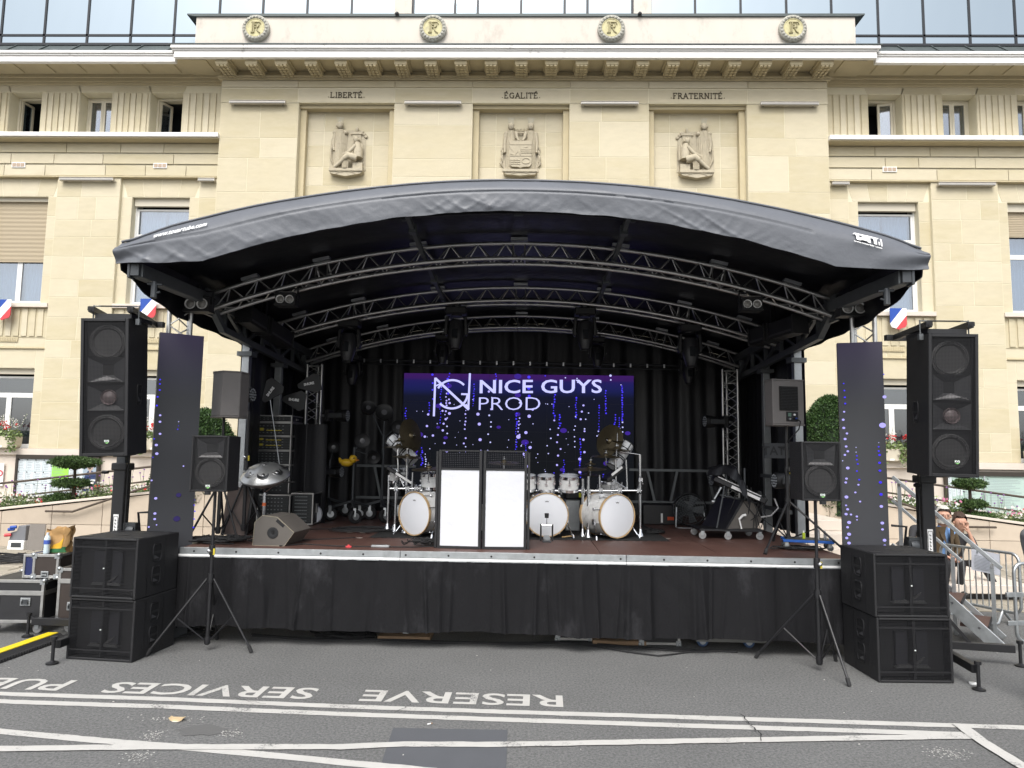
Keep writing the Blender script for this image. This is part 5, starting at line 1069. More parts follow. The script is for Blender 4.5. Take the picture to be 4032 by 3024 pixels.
def monitor(label, loc, rz, back=True):               # tapered grey cabinet
    t = thing('grey_loudspeaker', label, 'loudspeaker', loc, rz, group='grey side fill loudspeakers'); h = .53
    P = [(-.2, .0), (.2, .0), (.2, .16), (.1, .34), (-.1, .34), (-.2, .16)]; Mx = Matrix(((1, 0, 0, 0), (0, 0, 1, 0), (0, 1, 0, 0), (0, 0, 0, 1)))
    m_ = MB(); m_.prism(P, .012, h-.012, Mx); m_.build('cabinet', greyc, t, bevel=.006)
    m_ = MB(); m_.prism([(x*1.03, y*1.02-.004) for x, y in P], h-.012, h+.006, Mx); m_.build('top_rim', greyc, t, bevel=.004); m_ = MB(); m_.prism([(x*1.03, y*1.02-.004) for x, y in P], -.006, .012, Mx); m_.build('bottom_rim', greyc, t, bevel=.004)
    if back:
        m_ = MB(); m_.box(-.115, .115, -.018, -.002, .17, .45); m_.build('amplifier_panel', blackp, t); m_ = MB()
        for k in range(15): m_.box(-.11, .11, -.03, -.017, .18+k*.018, .186+k*.018)
        m_.build('heat_sink', black, t)
        m_ = MB(); m_.box(-.03, .115, -.014, -.002, .045, .155); o = m_.build('connector_panel', black, t)
        m_ = MB(); m_.box(-.015, .025, -.018, -.0135, .10, .14); m_.build('display', mat('lcd', (.12, .2, .16), .3), o)
        for x, z, mm in ((.06, .12, white), (0, .07, galv), (.05, .08, chrome), (.085, .075, blue_)): m_ = MB(); m_.lathe([(.012, 0), (.012, .02), (0, .02)], 10, TR(x, -.014, z, 90)); m_.build('socket', mm, o)
        m_ = MB(); m_.tube([(.085, -.03, .075), (.1, -.08, .04), (.09, -.06, -.05), (.03, .1, -.2)], .007, 6); m_.build('cable', rubber, t)
    return t
a = at(853, 1641, 8.15); monitor('grey tapered loudspeaker on a pole at the left edge of the stage', (a.x+.02, a.y+.3, a.z), R(204), False)
tripod('black tripod on the deck holding the left grey loudspeaker', (a.x, a.y+.2, DZ), a.z-DZ, [gz(735, 2137, DZ), (a.x+.25, 8.3, DZ), (a.x-.1, 8.75, DZ)], zhub=.62)
tripod('second black tripod standing behind the left grey loudspeaker', (a.x+.16, a.y+.55, DZ), a.z-DZ+.1, [(a.x+.5, 8.5, DZ), (a.x-.1, 8.7, DZ), (a.x+.3, 9.2, DZ)], zhub=.62)
a = at(3112, 1673, 8.3); monitor('grey loudspeaker on a pole at the right edge of the stage, its amplifier side showing', (a.x, a.y+.05, a.z), R(12), True)
tripod('tall black tripod on the deck holding the right grey loudspeaker', (a.x+.02, a.y+.2, DZ), a.z-DZ, [gz(3012, 2184, DZ), gz(3330, 2178, DZ), (a.x+.05, 9.1, DZ)], zhub=.52)
# slanted stage wedge
t = thing('stage_wedge', 'scuffed dark brown wedge monitor on the deck below the handpan', 'stage monitor', (0, 0, 0)); P = at(1070, 2150, 7.85); t.location = (P.x, P.y, DZ); t.rotation_euler = (0, 0, R(-4))
wm = mat('scuffed_brown_paint', (.10, .09, .08), .6, var=.12, vs=8, bump=.15, bs=150, stain=(.4, .37, .3), st_s=14, st_lo=.69, st_hi=.76); wmb = mat('worn_edge', (.3, .27, .2), .8, var=.4, vs=20)
pr = [(-.22, 0), (.14, 0), (.245, .15), (.05, .31), (-.12, .325), (-.205, .25)]
m_ = MB(); m_.prism(pr, 0, .5); m_.build('cabinet', wm, t, bevel=.004); m_ = MB(); m_.tube([V((x, -.001, z)) for x, z in pr], .0035, 5, closed=True); m_.build('worn_edges', wmb, t)
m_ = MB(); m_.lathe([(.062, 0), (.062, .006), (.045, .008), (.018, .004), (.012, -.001)], 28, TR(.005, 0, .14, 90)); m_.build('handle_plate', black, t, smooth=30); m_ = MB(); m_.lathe([(.012, 0), (.012, .01)], 12, TR(.005, 0, .14, 90)); m_.build('pole_hole', baff, t)
m_ = MB(); m_.obox((.085, .0, .245), (.11, .006, .035), Euler((0, R(38), 0)).to_matrix()); m_.build('grip_slot', baff, t, bevel=.01)
# second wedge leaning on the keyboard trolley and a brown wedge behind the left tripod
t = thing('stage_wedge', 'worn wedge monitor standing on the low trolley under the keyboard', 'stage monitor', (0, 0, 0)); P = at(2930, 2075, 9.3); t.location = (P.x, P.y, DZ+.13); t.rotation_euler = (0, 0, R(20)); m_ = MB(); m_.prism([(-.27, 0), (.2, 0), (.28, .12), (.16, .34), (-.02, .36)], 0, .5); m_.build('cabinet', wm, t, bevel=.004); m_ = MB(); m_.prism([(-.29, .0), (-.26, .0), (-.0, .35), (-.03, .37)], -.01, .51); m_.build('grille', black, t)
t = thing('wooden_crate', 'dark brown board case leaning by the rack behind the left tripod', 'case', (0, 0, 0)); P = at(920, 2150, 8.75); t.location = (P.x, P.y, DZ); t.rotation_euler = (0, R(6), R(12)); m_ = MB(); m_.box(-.16, .12, 0, .45, 0, .58); m_.build('panel', mat('brown_board', (.13, .10, .09), .5, var=.15), t, bevel=.004); m_ = MB(); m_.box(.122, .15, -.01, .46, 0, .585); m_.build('edge_profile', black, t); m_ = MB(); m_.box(-.17, .15, -.01, .46, .582, .62); m_.build('rim', aluflat, t)
# ---- video columns
lcm = bpy.data.materials.new('column_screen'); lcm.use_nodes = True; n = lcm.node_tree.nodes; l = lcm.node_tree.links; b = n['Principled BSDF']; b.inputs['Base Color'].default_value = (.034, .036, .042, 1); b.inputs['Roughness'].default_value = .6
tc = n.new('ShaderNodeTexCoord'); sp = n.new('ShaderNodeSeparateXYZ'); l.new(tc.outputs['Generated'], sp.inputs[0]); r1 = n.new('ShaderNodeValToRGB'); e = r1.color_ramp.elements; e[0].position = .78; e[0].color = (.0, .0, .0, 1); e[1].position = 1; e[1].color = (.008, .004, .017, 1); q = r1.color_ramp.elements.new(.86); q.color = (.002, .0015, .006, 1); l.new(sp.outputs['Z'], r1.inputs[0]); l.new(r1.outputs[0], b.inputs['Emission Color']); b.inputs['Emission Strength'].default_value = 1
def video_column(label, pl_, pr_, pb, Yl, Yr, dd, off, scz):
    a = at(*pl_, Yl); c = at(*pr_, Yr); d = (c-a); w = math.hypot(d.x, d.y); ang = math.atan2(d.y, d.x); top = (a.z+c.z)/2; m0 = (a+c)/2; h = top-.02; bz = at(*pb, Yl); hv = top-bz.z
    lean = math.atan2(((bz-a).x), hv)
    t = thing('video_column', label, 'video screen', (m0.x, m0.y, .02), rot=(0, -lean*0, ang), group='tall video columns')
    n_ = 6
    for k in range(n_): m_ = MB(); m_.box(-w/2, w/2, .004, .07, h*k/n_+.001, h*(k+1)/n_-.001); m_.build('module', black, t)
    m_ = MB(); m_.box(-w/2+.001, w/2-.001, -.001, .004, 0, h); m_.build('picture', lcm, t)
    mb = MB()
    for x, y, r, k in dd: mb.add([V((-w/2+x*w+r*.86*w*math.cos(q*.5236), -.004-k*.0005, h-y*hv+r*w*.73*math.sin(q*.5236))) for q in range(12)], [tuple(range(12))], k)
    mb.build('falling_lights', [em_l, em_w, em_b, em_h], t, kind='stuff', recalc=False)
    m_ = MB(); m_.tube([(0, .09, h*.3), (0, .09, h-.1)], .02, 8); m_.build('support_tube', steel, t); return t
Lx = lambda x, y: ((x-(1037-(y-505)*.091))/293, (y-505)/1140)
dl = [(*Lx(x, y), r, k) for x, y, r, k in ((1030,780,.022,2),(1028,805,.024,2),(1026,840,.026,2),(1012,880,.026,2),(1006,930,.028,2),(1026,985,.03,0),(1024,1022,.034,0),(1023,1091,.034,0),(985,1120,.02,2),(998,1155,.04,0),(1000,1204,.042,0),(975,1225,.018,2),(964,1355,.026,0),(988,1456,.04,0),(981,1541,.038,0),(979,1572,.034,0),(990,1605,.02,0),(941,1615,.026,0),(1145,1018,.014,1),(1144,1042,.012,2),(1138,1062,.018,2),(1171,1274,.022,0),(1241,1470,.012,2),(1236,1500,.02,2),(1240,1535,.022,2),(1234,1580,.02,2),(1228,1628,.024,2),(1135,1440,.07,3),(1120,1575,.09,3))]
video_column('tall dark video column left of the stage with a string of violet dots on its left', (631, 1307), (804, 1325), (563, 2096), 7.6, 7.86, dl, 0, 0)
Rx = lambda x, y: ((x-(995+(y-590)*.0425))/300, (y-580)/1075)
dr = [(*Rx(x, y), r, k) for x, y, r, k in ((1041,797,.02,2),(1046,834,.024,2),(1049,870,.028,2),(1052,903,.026,2),(1045,946,.028,0),(1039,988,.036,0),(1043,1031,.038,0),(1064,1060,.032,0),(1052,1089,.038,0),(1059,1128,.034,0),(1070,1153,.034,0),(1051,1172,.032,0),(1036,1203,.016,1),(1070,1240,.046,0),(1062,1295,.034,0),(1057,1315,.034,0),(1062,1390,.05,0),(1060,1433,.026,0),(1070,1453,.036,0),(1060,1478,.04,0),(1092,1479,.03,0),(1080,1520,.05,0),(1070,1545,.036,0),(1080,1580,.05,0),(1065,1600,.04,0),(1080,1625,.045,0),(1303,752,.018,2),(1308,870,.05,0),(1295,1017,.085,0),(1271,1107,.012,1),(1270,1128,.022,2),(1271,1150,.026,2),(1276,1170,.034,2),(1276,1210,.036,2),(1278,1250,.034,2),(1281,1310,.04,2),(1285,1371,.042,2),(1287,1432,.044,0),(1293,1516,.046,0),(1294,1548,.034,0),(1307,1602,.046,0),(1309,1630,.04,0),(1124,1132,.014,1),(1124,1157,.014,1),(1129,1176,.022,2),(1129,1196,.024,2),(1135,1218,.024,2),(1130,1255,.024,2),(1145,1299,.026,2),(1140,1325,.028,0),(1120,1365,.028,0),(1151,1411,.028,0),(1130,1488,.03,0),(1131,1505,.02,0),(1070,1690,.05,0),(1085,1740,.05,0),(1060,1790,.08,0),(1310,1700,.045,0),(1315,1760,.05,0),(1345,1775,.03,0),(1312,1830,.055,0),(1065,1850,.03,0),(1055,1660,.04,0),(1095,1660,.035,0))]
video_column('tall dark video column right of the stage with violet dots along both edges', (3295, 1351), (3474, 1345), (3326, 2160), 7.82, 7.68, dr, 0, 0)
# ---- white panels in front of the performer
t = thing('folding_screen', 'black framed folding screen with two white panels and dark mesh top at stage front', 'screen', (0, 0, 0)); P = at(1896, 2163, 7.92); t.location = (P.x, 7.92, DZ)
whp = mat('white_spandex', (.60, .61, .645), .6, bump=.9, bs=3.2); meshm = grille('dark_mesh', (.03, .03, .035), .02, .2)
pxm = 7.92/2800; TW = (2068-1718)*pxm
H_ = (2160-1780)*pxm
for k in (0, 1):
    x0 = -TW/2+k*TW/2; x1 = x0+TW/2; x0 += .006; x1 -= .006; fw = .03
    Mx = Matrix.Translation((x0 if k == 0 else x1, 0, 0))@Euler((0, 0, R(-4 if k == 0 else 4))).to_matrix().to_4x4()@Matrix.Translation((-(x0 if k == 0 else x1), 0, 0))
    def tb(name, m, *bx, **kw):
        q = MB()
        for b_ in bx: q.box(*b_)
        q.v = [Mx@p for p in q.v]; return q.build(name, m, t, **kw)
    zt = H_*.795
    tb('frame', black, (x0, x0+fw, -.015, .015, 0, H_), (x1-fw, x1, -.015, .015, 0, H_), (x0+fw, x1-fw, -.015, .015, 0, fw), (x0+fw, x1-fw, -.015, .015, H_-fw*.6, H_), (x0+fw, x1-fw, -.015, .015, zt, zt+.022), bevel=.002)
    tb('white_panel', whp, (x0+fw, x1-fw, -.006, .0, fw, zt)); tb('mesh_panel', meshm, (x0+fw, x1-fw, -.003, .0, zt+.022, H_-fw*.6))
for s in (-1, 1):
    m_ = MB(); m_.box(s*TW/2-.0*s, s*TW/2+.028*s, .0, .26, 0, H_*.985); m_.build('side_wing', black, t, bevel=.003)
m_ = MB(); m_.tube([(0, -.02, .2), (0, -.02, H_*.45)], .006, 6); m_.build('hinge_strip', alu, t)
# ================================================================ lights hung in the roof
lensm = mat('lamp_lens_grey', (.3, .29, .27), .25, var=.35, vs=25, stretch=(1, 1, 5)); ringm = mat('lamp_ring', (.85, .84, .82), .5, .0); matteb = mat('lamp_black', (.012, .012, .013), .5, bump=.1, bs=200); clear = mat('dark_lens', (.02, .022, .025), .12)
def blinder(label, loc, w, hang):
    t = thing('blinder_lamp', label, 'stage lamp', loc, group='twin blinder lamps'); h = w*.55
    m_ = MB(); m_.prism([(-w/2, -h/2), (w/2, -h/2), (w/2, h/2), (-w/2, h/2)], 0, .14); m_.prism([(-w/2-.006, h/2-.012), (w/2+.006, h/2-.012), (w/2+.006, h/2+.012), (-w/2-.006, h/2+.012)], -.02, .15); m_.prism([(-w/2-.006, -h/2-.01), (w/2+.006, -h/2-.01), (w/2+.006, -h/2+.014), (-w/2-.006, -h/2+.014)], -.02, .15); m_.build('housing', matteb, t, bevel=.003)
    for s in (-1, 1):
        r = w*.205; F = TR(s*w*.235, 0, 0, 90); m_ = MB(); m_.lathe([(r, -.002), (r*1.04, .014), (r*.98, .02), (r*.82, .014), (r*.8, 0)], 30, F, caps=False); o = m_.build('lamp_ring', ringm, t, smooth=35); m_ = MB(); m_.lathe([(r*.82, .003), (r*.6, .012), (r*.3, .018), (.001, .02)], 24, F); m_.build('bulb', lensm, o, smooth=60)
        m_ = MB(); m_.beam((s*(w/2+.012), .06, 0), (s*(w/2+.012), .06, h/2+.07), .012, .03); m_.build('yoke', matteb, t)
    m_ = MB(); m_.beam((-w/2-.018, .06, h/2+.075), (w/2+.018, .06, h/2+.075), .03, .012); m_.tube([(0, .06, h/2+.07), (0, .06, h/2+hang)], .014, 8); m_.build('clamp', matteb, t); return t
for px, py, Y, w, lab in ((773, 1196, 7.85, .29, 'twin blinder lamp fixed to the left support tower'), (1122, 1178, 8.1, .235, 'twin blinder lamp hanging under the front arch at left'), (2962, 1197, 8.1, .235, 'twin blinder lamp hanging under the front arch at right'), (3362, 1213, 7.85, .29, 'twin blinder lamp fixed to the right support tower')):
    blinder(lab, at(px, py, Y), w, .16)
def flood(label, p, q, ang, two):
    a, b_ = at(*p), at(*q); t = thing('tunnel_flood', label, 'stage lamp', (a+b_)/2, group='long black flood lamps'); d = (b_-a)/2; rot = d.to_track_quat('X', 'Z').to_euler(); t.rotation_euler = rot; L = d.length
    for x0, x1 in (((-L, -.12), (-.04, L)) if two else ((-L, L),)):
        m_ = MB(); m_.prism([(x0, -.11), (x1, -.11), (x1, .11), (x0, .11)], -.11, .11); m_.build('body', matteb, t, bevel=.02); m_ = MB(); m_.box(x0+.03, x1-.03, -.114, -.110, -.085, -.06); m_.build('front_slot', mat('slot_grey', (.05, .05, .055), .4), t)
        for x in (x0, x1): m_ = MB(); m_.box(x-.008, x+.008, -.12, .12, -.12, .12); m_.build('end_cap', blackmat, t, bevel=.004)
    m_ = MB(); m_.box(-.1, -.06, -.03, .03, .0, .34); m_.tube([(-.08, 0, .3), (-.08, 0, .42)], .03, 8); m_.build('hanging_bracket', matteb, t)
    return t
flood('pair of long black flood lamps under the left roof edge', (960, 1235, 8.7), (1125, 1340, 9.7), 0, True); flood('long black flood lamp under the right roof edge', (2975, 1330, 9.5), (3150, 1275, 8.6), 0, True)
def moving_head(label, loc, s=1., down=True, rz=0):
    t = thing('moving_head_lamp', label, 'stage lamp', loc, rz, group='moving head spotlights'); t.scale = (s, s, s)
    m_ = MB(); m_.box(-.19, .19, -.14, .14, -.13, 0); m_.build('base', matteb, t, bevel=.02)
    m_ = MB(); m_.box(-.08, -.03, -.02, .02, 0, .1); m_.box(.03, .08, -.02, .02, 0, .1); m_.build('truss_clamp', steel, t)
    m_ = MB(); m_.lathe([(.1, -.16), (.1, -.13)], 16); m_.build('yoke_hub', matteb, t)
    for k in (-1, 1): m_ = MB(); m_.prism([(k*.1, -.16), (k*.19, -.17), (k*.22, -.45), (k*.19, -.52), (k*.15, -.5), (k*.14, -.2)], -.06, .06); m_.build('yoke_arm', matteb, t, bevel=.012); m_ = MB(); m_.box(k*.2-.035, k*.2+.035, -.02, .02, -.42, -.39); m_.build('pan_lock', galvd, t)
    m_ = MB(); m_.lathe([(.09, -.24), (.135, -.28), (.15, -.42), (.145, -.54), (.11, -.68), (.085, -.76), (.08, -.77), (.07, -.75)], 20, TR(0, 0, 0, -8)); m_.build('head', mat('lamp_head', (.022, .022, .025), .38), t, smooth=40)
    m_ = MB(); m_.box(-.05, .05, -.155, -.142, -.62, -.44); m_.v = [TR(0, 0, 0, -8)@p for p in m_.v]; m_.build('head_panel', clear, t, bevel=.006); return t
H2, H3 = 10.1, 11.85
for px, py, Y, s, lab in ((1378, 1262, 10.1, .8, 'moving head lamp hanging from the middle arch at far left'), (1798, 1212, 10.1, .8, 'moving head lamp hanging from the middle arch left of centre'), (2303, 1215, 10.1, .8, 'moving head lamp hanging from the middle arch right of centre'), (2715, 1280, 10.1, .8, 'moving head lamp hanging from the middle arch at far right'), (1745, 1320, 11.85, .66, 'moving head lamp hanging from the rear arch above the screen logo'), (2352, 1330, 11.85, .66, 'moving head lamp hanging from the rear arch above the screen\'s right half'), (1392, 1400, 11.85, .66, 'moving head lamp hanging from the rear arch by the left drape'), (2708, 1395, 11.85, .66, 'moving head lamp hanging from the rear arch by the right drape')):
    moving_head(lab, at(px, py, Y), s)
def wash(label, loc, ang, s=1., flip=1):                # moving wash lamp on its side, pointing along local +X
    t = thing('wash_lamp', label, 'stage lamp', loc, group='wash lamps clamped to the towers'); t.rotation_euler = (0, 0, ang); t.scale = (s, s, s)
    m_ = MB(); m_.box(-.27, -.19, -.1, .1, -.1, .1); m_.build('base', matteb, t, bevel=.012)
    for k in (-1, 1): m_ = MB(); m_.box(-.2, .05, k*.115-.018, k*.115+.018, -.045, .045); m_.build('yoke_arm', mat('lamp_arm', (.04, .042, .045), .4), t, bevel=.014)
    m_ = MB(); F = TR(0, 0, 0, 0, 90); m_.lathe([(.06, -.1), (.09, -.07), (.1, .0), (.105, .09), (.1, .11)], 22, F); m_.build('head', matteb, t, smooth=40)
    m_ = MB()
    for q in range(19):
        r_ = 0 if q == 0 else (.036 if q < 7 else .072); a_ = q*1.047 if q < 7 else q*.5236; m_.sphere((.112, r_*math.cos(a_), r_*math.sin(a_)), .016, 5, sc=(.5, 1, 1))
    m_.build('lenses', mat('wash_lens', (.3, .32, .34), .2), t, smooth=60); m_ = MB(); m_.tube([(-.27, 0, 0), (-.36, 0, 0)], .02, 8); m_.build('clamp', aluflat, t); return t
for px, py, Y, ang, s, lab in ((965, 1554, 9.3, R(-8), 1., 'wash lamp clamped to the left galvanised post'), (1345, 1637, 11.3, R(-8), .95, 'wash lamp on the upper left of the rear tower'), (1322, 1858, 11.0, R(-10), .9, 'wash lamp low on the left beside the yellow duck'), (2800, 1660, 11.3, R(188), .95, 'wash lamp on the upper part of the right rear tower'), (2825, 1890, 11.2, R(192), .95, 'wash lamp low on the right rear tower behind the keyboard'), (3080, 1893, 9.3, R(186), 1., 'wash lamp low on the right galvanised post'), (3062, 1622, 9.4, R(188), .95, 'wash lamp behind the right grey loudspeaker')):
    wash(lab, at(px, py, Y), ang, s)
# ================================================================ drum kit
pearl = mat('white_pearl', (.78, .78, .77), .3, var=.22, vs=14, coat=.5); skin = mat('drum_head', (.76, .78, .82), .5, var=.02); maple = mat('maple_hoop', (.52, .36, .19), .45, var=.12, vs=10); bronze = mat('cymbal_bronze', (.16, .13, .08), .4, .8, var=.18, vs=18); beat = mat('beater_grey', (.25, .25, .26), .7)
def drum(name, label, cat, loc, r, L, rz, axis_h, hoopm, lugs=8, group=None, tilt=0, mark=False):
    # axis_h: drum lying on its side with its head to -Y; otherwise standing with the head up
    t = thing(name, label, cat, loc, group=group); t.rotation_euler = (R(tilt), 0, rz) if not axis_h else (0, 0, rz)
    F = TR(0, 0, r, 90) if axis_h else Matrix.Identity(4)         # local z of the lathe is the head normal
    if not axis_h: F = Matrix.Translation((0, 0, 0))
    z1 = 0 if axis_h else L
    m_ = MB(); m_.lathe([(r*.985, z1-L+.004), (r*.985, z1-.004)], 40, F); m_.build('shell', pearl, t, smooth=35)
    m_ = MB(); m_.lathe([(r*.965, z1), (r*.93, z1+.004), (.001, z1+.005)], 40, F); m_.build('head', skin, t, smooth=30)
    for z in (z1, z1-L):
        m_ = MB(); m_.lathe([(r*.975, z-.02), (r*1.02, z-.02), (r*1.02, z+.014), (r*.985, z+.016), (r*.975, z+.004)], 40, F, caps=False); m_.build('hoop', hoopm, t, smooth=35)
    for k in range(lugs):
        a = 2*math.pi*(k+.5)/lugs; c = (r*1.01*math.cos(a), r*1.01*math.sin(a)); m_ = MB(); m_.tube([F@V((c[0]*1.045, c[1]*1.045, z1+.012)), F@V((c[0]*1.045, c[1]*1.045, z1-.13 if axis_h else z1-.07))], .005, 6); m_.obox(F@V((c[0]*1.03, c[1]*1.03, z1-.12 if axis_h else z1-.075)), (.026, .026, .026)); m_.build('lug', chrome, t)
    if mark: m_ = MB(); m_.prism([(-.03, .012), (-.018, .0), (0, .008), (.018, 0), (.03, .012), (.016, -.014), (0, -.006), (-.016, -.014)], -.001, .0, TR(0, -.0065, 2*r-.10)); m_.build('crown_mark', beat, t)
    return t
def bassdrum(label, px, py, Y, r, rz, spurs=True):
    p = at(px, py, Y); t = drum('bass_drum', label, 'drum', (p.x, p.y, DZ+.02), r, .42, rz, True, maple, 10, 'white pearl bass drums', mark=True)
    for s in (-1, 1):
        m_ = MB(); m_.tube([(s*r*.95, .12, r*.75), (s*r*1.22, -.02, .0)], .009, 8); m_.tube([(s*r*1.2, -.01, .03), (s*r*1.235, -.028, -.015)], .014, 8); m_.obox((s*r*.98, .12, r*.72), (.04, .05, .07)); m_.build('spur', chrome, t, smooth=40)
    return t
bassdrum('white bass drum left of the white screen, turned to the left', 1629, 2112, 8.9, .265, R(-36)); bassdrum('white bass drum with a pedal in front, right of the white screen', 2152, 2121, 9.0, .268, R(3)); bassdrum('white bass drum turned to the right, at the right end of the kit', 2430, 2122, 9.0, .268, R(30))
m_ = MB(); t = thing('drum_pedal', 'bass drum pedal with grey beater before the middle bass drum', 'pedal', (0, 0, 0)); p = at(2152, 2140, 8.72); t.location = (p.x, p.y, DZ); m_.box(-.05, .05, -.14, .0, 0, .012); m_.build('base_plate', steel, t)
m_ = MB(); m_.prism([(-.03, -.13), (.03, -.13), (.045, -.07), (.03, .02), (-.03, .02), (-.045, -.07)], 0, .012, Matrix(((1, 0, 0, 0), (0, .97, -.25, 0), (0, .25, .97, .05), (0, 0, 0, 1)))@Matrix(((1, 0, 0, 0), (0, 0, 1, 0), (0, 1, 0, 0), (0, 0, 0, 1)))); m_.build('footboard', galv, t)
for s in (-1, 1): m_ = MB(); m_.box(s*.07-.01, s*.07+.01, -.01, .02, 0, .2); m_.build('upright', black, t)
m_ = MB(); m_.tube([(-.07, 0, .19), (.07, 0, .19)], .009, 8); m_.build('axle', chrome, t); m_ = MB(); m_.tube([(0, 0, .19), (0, .03, .27)], .005, 6); m_.build('beater_rod', chrome, t); m_ = MB(); m_.lathe([(.0, -.03), (.024, -.028), (.026, .028), (0, .03)], 14, TR(0, .035, .30)); m_.build('beater', mat('beater_black', (.02, .02, .02), .7), t, smooth=40)
def tom(label, px, py, Y, r, L, tilt, rz=0): 
    p = at(px, py, Y); return drum('tom_drum', label, 'drum', p, r, L, rz, False, chrome, 6, 'white pearl toms on the rack', tilt)
tom('white tom on the rack just left of the white screen', 1692, 1918, 9.25, .115, .17, 8); tom('white tom half hidden behind the white screen\'s right edge', 2080, 1926, 9.25, .1, .17, 10); tom('white tom on the rack, first fully seen right of the white screen', 2150, 1926, 9.25, .115, .165, 12); tom('white tom on the rack, directly left of the tall rack post', 2240, 1926, 9.25, .125, .165, 12)
drum('floor_tom', 'white floor tom behind the right hand bass drum', 'drum', at(2400, 1990, 9.7), .17, .3, 0, False, chrome, 6); drum('snare_drum', 'drum behind the left hand bass drum', 'drum', at(1650, 1975, 9.6), .16, .2, 0, False, chrome, 6)
# chrome rack
rk = thing('drum_rack', 'chrome tube rack around the drum kit with clamps and posts', 'drum rack', (0, 9.3, DZ)); o0 = V((0, 9.3, DZ))
def K(x, y, Y): return at(x, y, Y)-o0
def rt(name, pts, r=.018): m_ = MB(); m_.tube(pts, r, 10); return m_.build(name, chrome, rk, smooth=40)
rt('cross_tube', [K(2070, 1932, 9.3), K(2526, 1932, 9.3)]); rt('cross_tube', [K(1535, 1924, 9.3), K(1730, 1924, 9.3)])
for x, yt, Y in ((2295, 1885, 9.25), (2317, 1875, 9.15), (2520, 1790, 9.35), (1560, 1900, 9.4), (1605, 1760, 9.3), (1532, 1870, 9.5)):
    a = K(x, yt, Y); rt('post', [a, V((a.x, a.y, .02))], .019); m_ = MB(); m_.lathe([(.05, 0), (.05, .02), (.028, .06), (.024, .1)], 14, TR(a.x, a.y, 0)); m_.build('post_foot', chrome, rk, smooth=30)
for x, y, Y in ((2295, 1932, 9.27), (2317, 1934, 9.22), (2365, 1930, 9.28), (2440, 1930, 9.28), (2515, 1932, 9.3), (2175, 1930, 9.28), (2205, 1930, 9.28), (1560, 1924, 9.3), (1605, 1924, 9.3), (1640, 1924, 9.3), (1660, 1924, 9.3), (2522, 1890, 9.33), (2075, 1930, 9.28)):
    m_ = MB(); c = K(x, y, Y); m_.obox(c, (.055, .06, .06)); m_.tube([c+V((0, -.03, -.01)), c+V((.02, -.07, -.05))], .009, 6); m_.tube([c+V((.0, -.03, .02)), c+V((-.02, -.06, .05))], .006, 6); m_.build('clamp', chrome, rk, bevel=.008)
rt('boom', [K(2520, 1790, 9.35), K(2440, 1778, 9.3)], .011); rt('boom', [K(2410, 1888, 9.2), K(2475, 1930, 9.3)], .011); rt('boom', [K(1590, 1915, 9.3), K(1560, 1850, 9.3)], .011); rt('boom', [K(2470, 1925, 9.3), K(2465, 1810, 9.3)], .012); rt('boom', [K(2360, 1870, 9.3), K(2362, 1930, 9.3)], .016); rt('boom', [K(2425, 1930, 9.3), K(2425, 1810, 9.3)], .013); rt('boom', [K(1625, 1860, 9.3), K(1622, 1935, 9.3)], .013); rt('boom', [K(1565, 1770, 9.3), K(1568, 1880, 9.3)], .011); rt('boom', [K(1605, 1800, 9.3), K(1607, 1770, 9.25)], .011)
def cymbal(label, px, py, Y, r, tilt=0, roll=0, rz=0):
    p = at(px, py, Y); t = thing('cymbal', label, 'cymbal', p, group='bronze cymbals of the drum kit'); t.rotation_euler = (R(tilt), R(roll), R(rz))
    m_ = MB(); m_.lathe([(r, -.018), (r*.6, -.006), (r*.22, .002), (r*.2, .01), (r*.12, .026), (.006, .032), (.006, .03), (r*.12, .022), (r*.21, .0), (r*.6, -.009), (r, -.021)], 36); m_.build('bow', bronze, t, smooth=40); m_ = MB(); m_.lathe([(.008, -.12), (.008, .07)], 8); m_.lathe([(.02, .03), (.02, .045)], 10); m_.build('stand_tip', chrome, t, smooth=40); return t
for a in (('flat cymbal at the top left of the kit', 1569, 1756, 9.3, .2, 3, 0), ('upper small cymbal stacked above the top left cymbal', 1572, 1732, 9.3, .08, 3, 0), ('second cymbal at left, just below the white tilted tubes', 1604, 1795, 9.2, .19, 4, 3), ('large upright cymbal seen face on at the left', 1621, 1715, 9.5, .235, 82, 0, 62), ('cymbal beside the white screen, above the left tom', 1688, 1842, 9.1, .22, 5, -2), ('cymbal seen through the dark mesh of the white screen', 1985, 1818, 9.2, .2, 6, 0), ('large upright cymbal seen face on at the right', 2397, 1735, 9.5, .225, 78, 0, -46), ('inverted bell shaped cymbal beside the right upright cymbal', 2431, 1742, 9.3, .085, 184, 0), ('dark cymbal under the inverted bell at right', 2428, 1766, 9.3, .19, 3, 2), ('flat cymbal left of the right white tubes', 2386, 1793, 9.25, .19, 4, 0), ('wide ride cymbal over the rack posts', 2323, 1842, 9.2, .21, 5, -2), ('small bright cymbal stacked on the ride cymbal', 2326, 1822, 9.2, .07, 4, 0), ('lower hi-hat cymbal under the ride', 2320, 1866, 9.3, .14, 4, 0)): cymbal(*a)
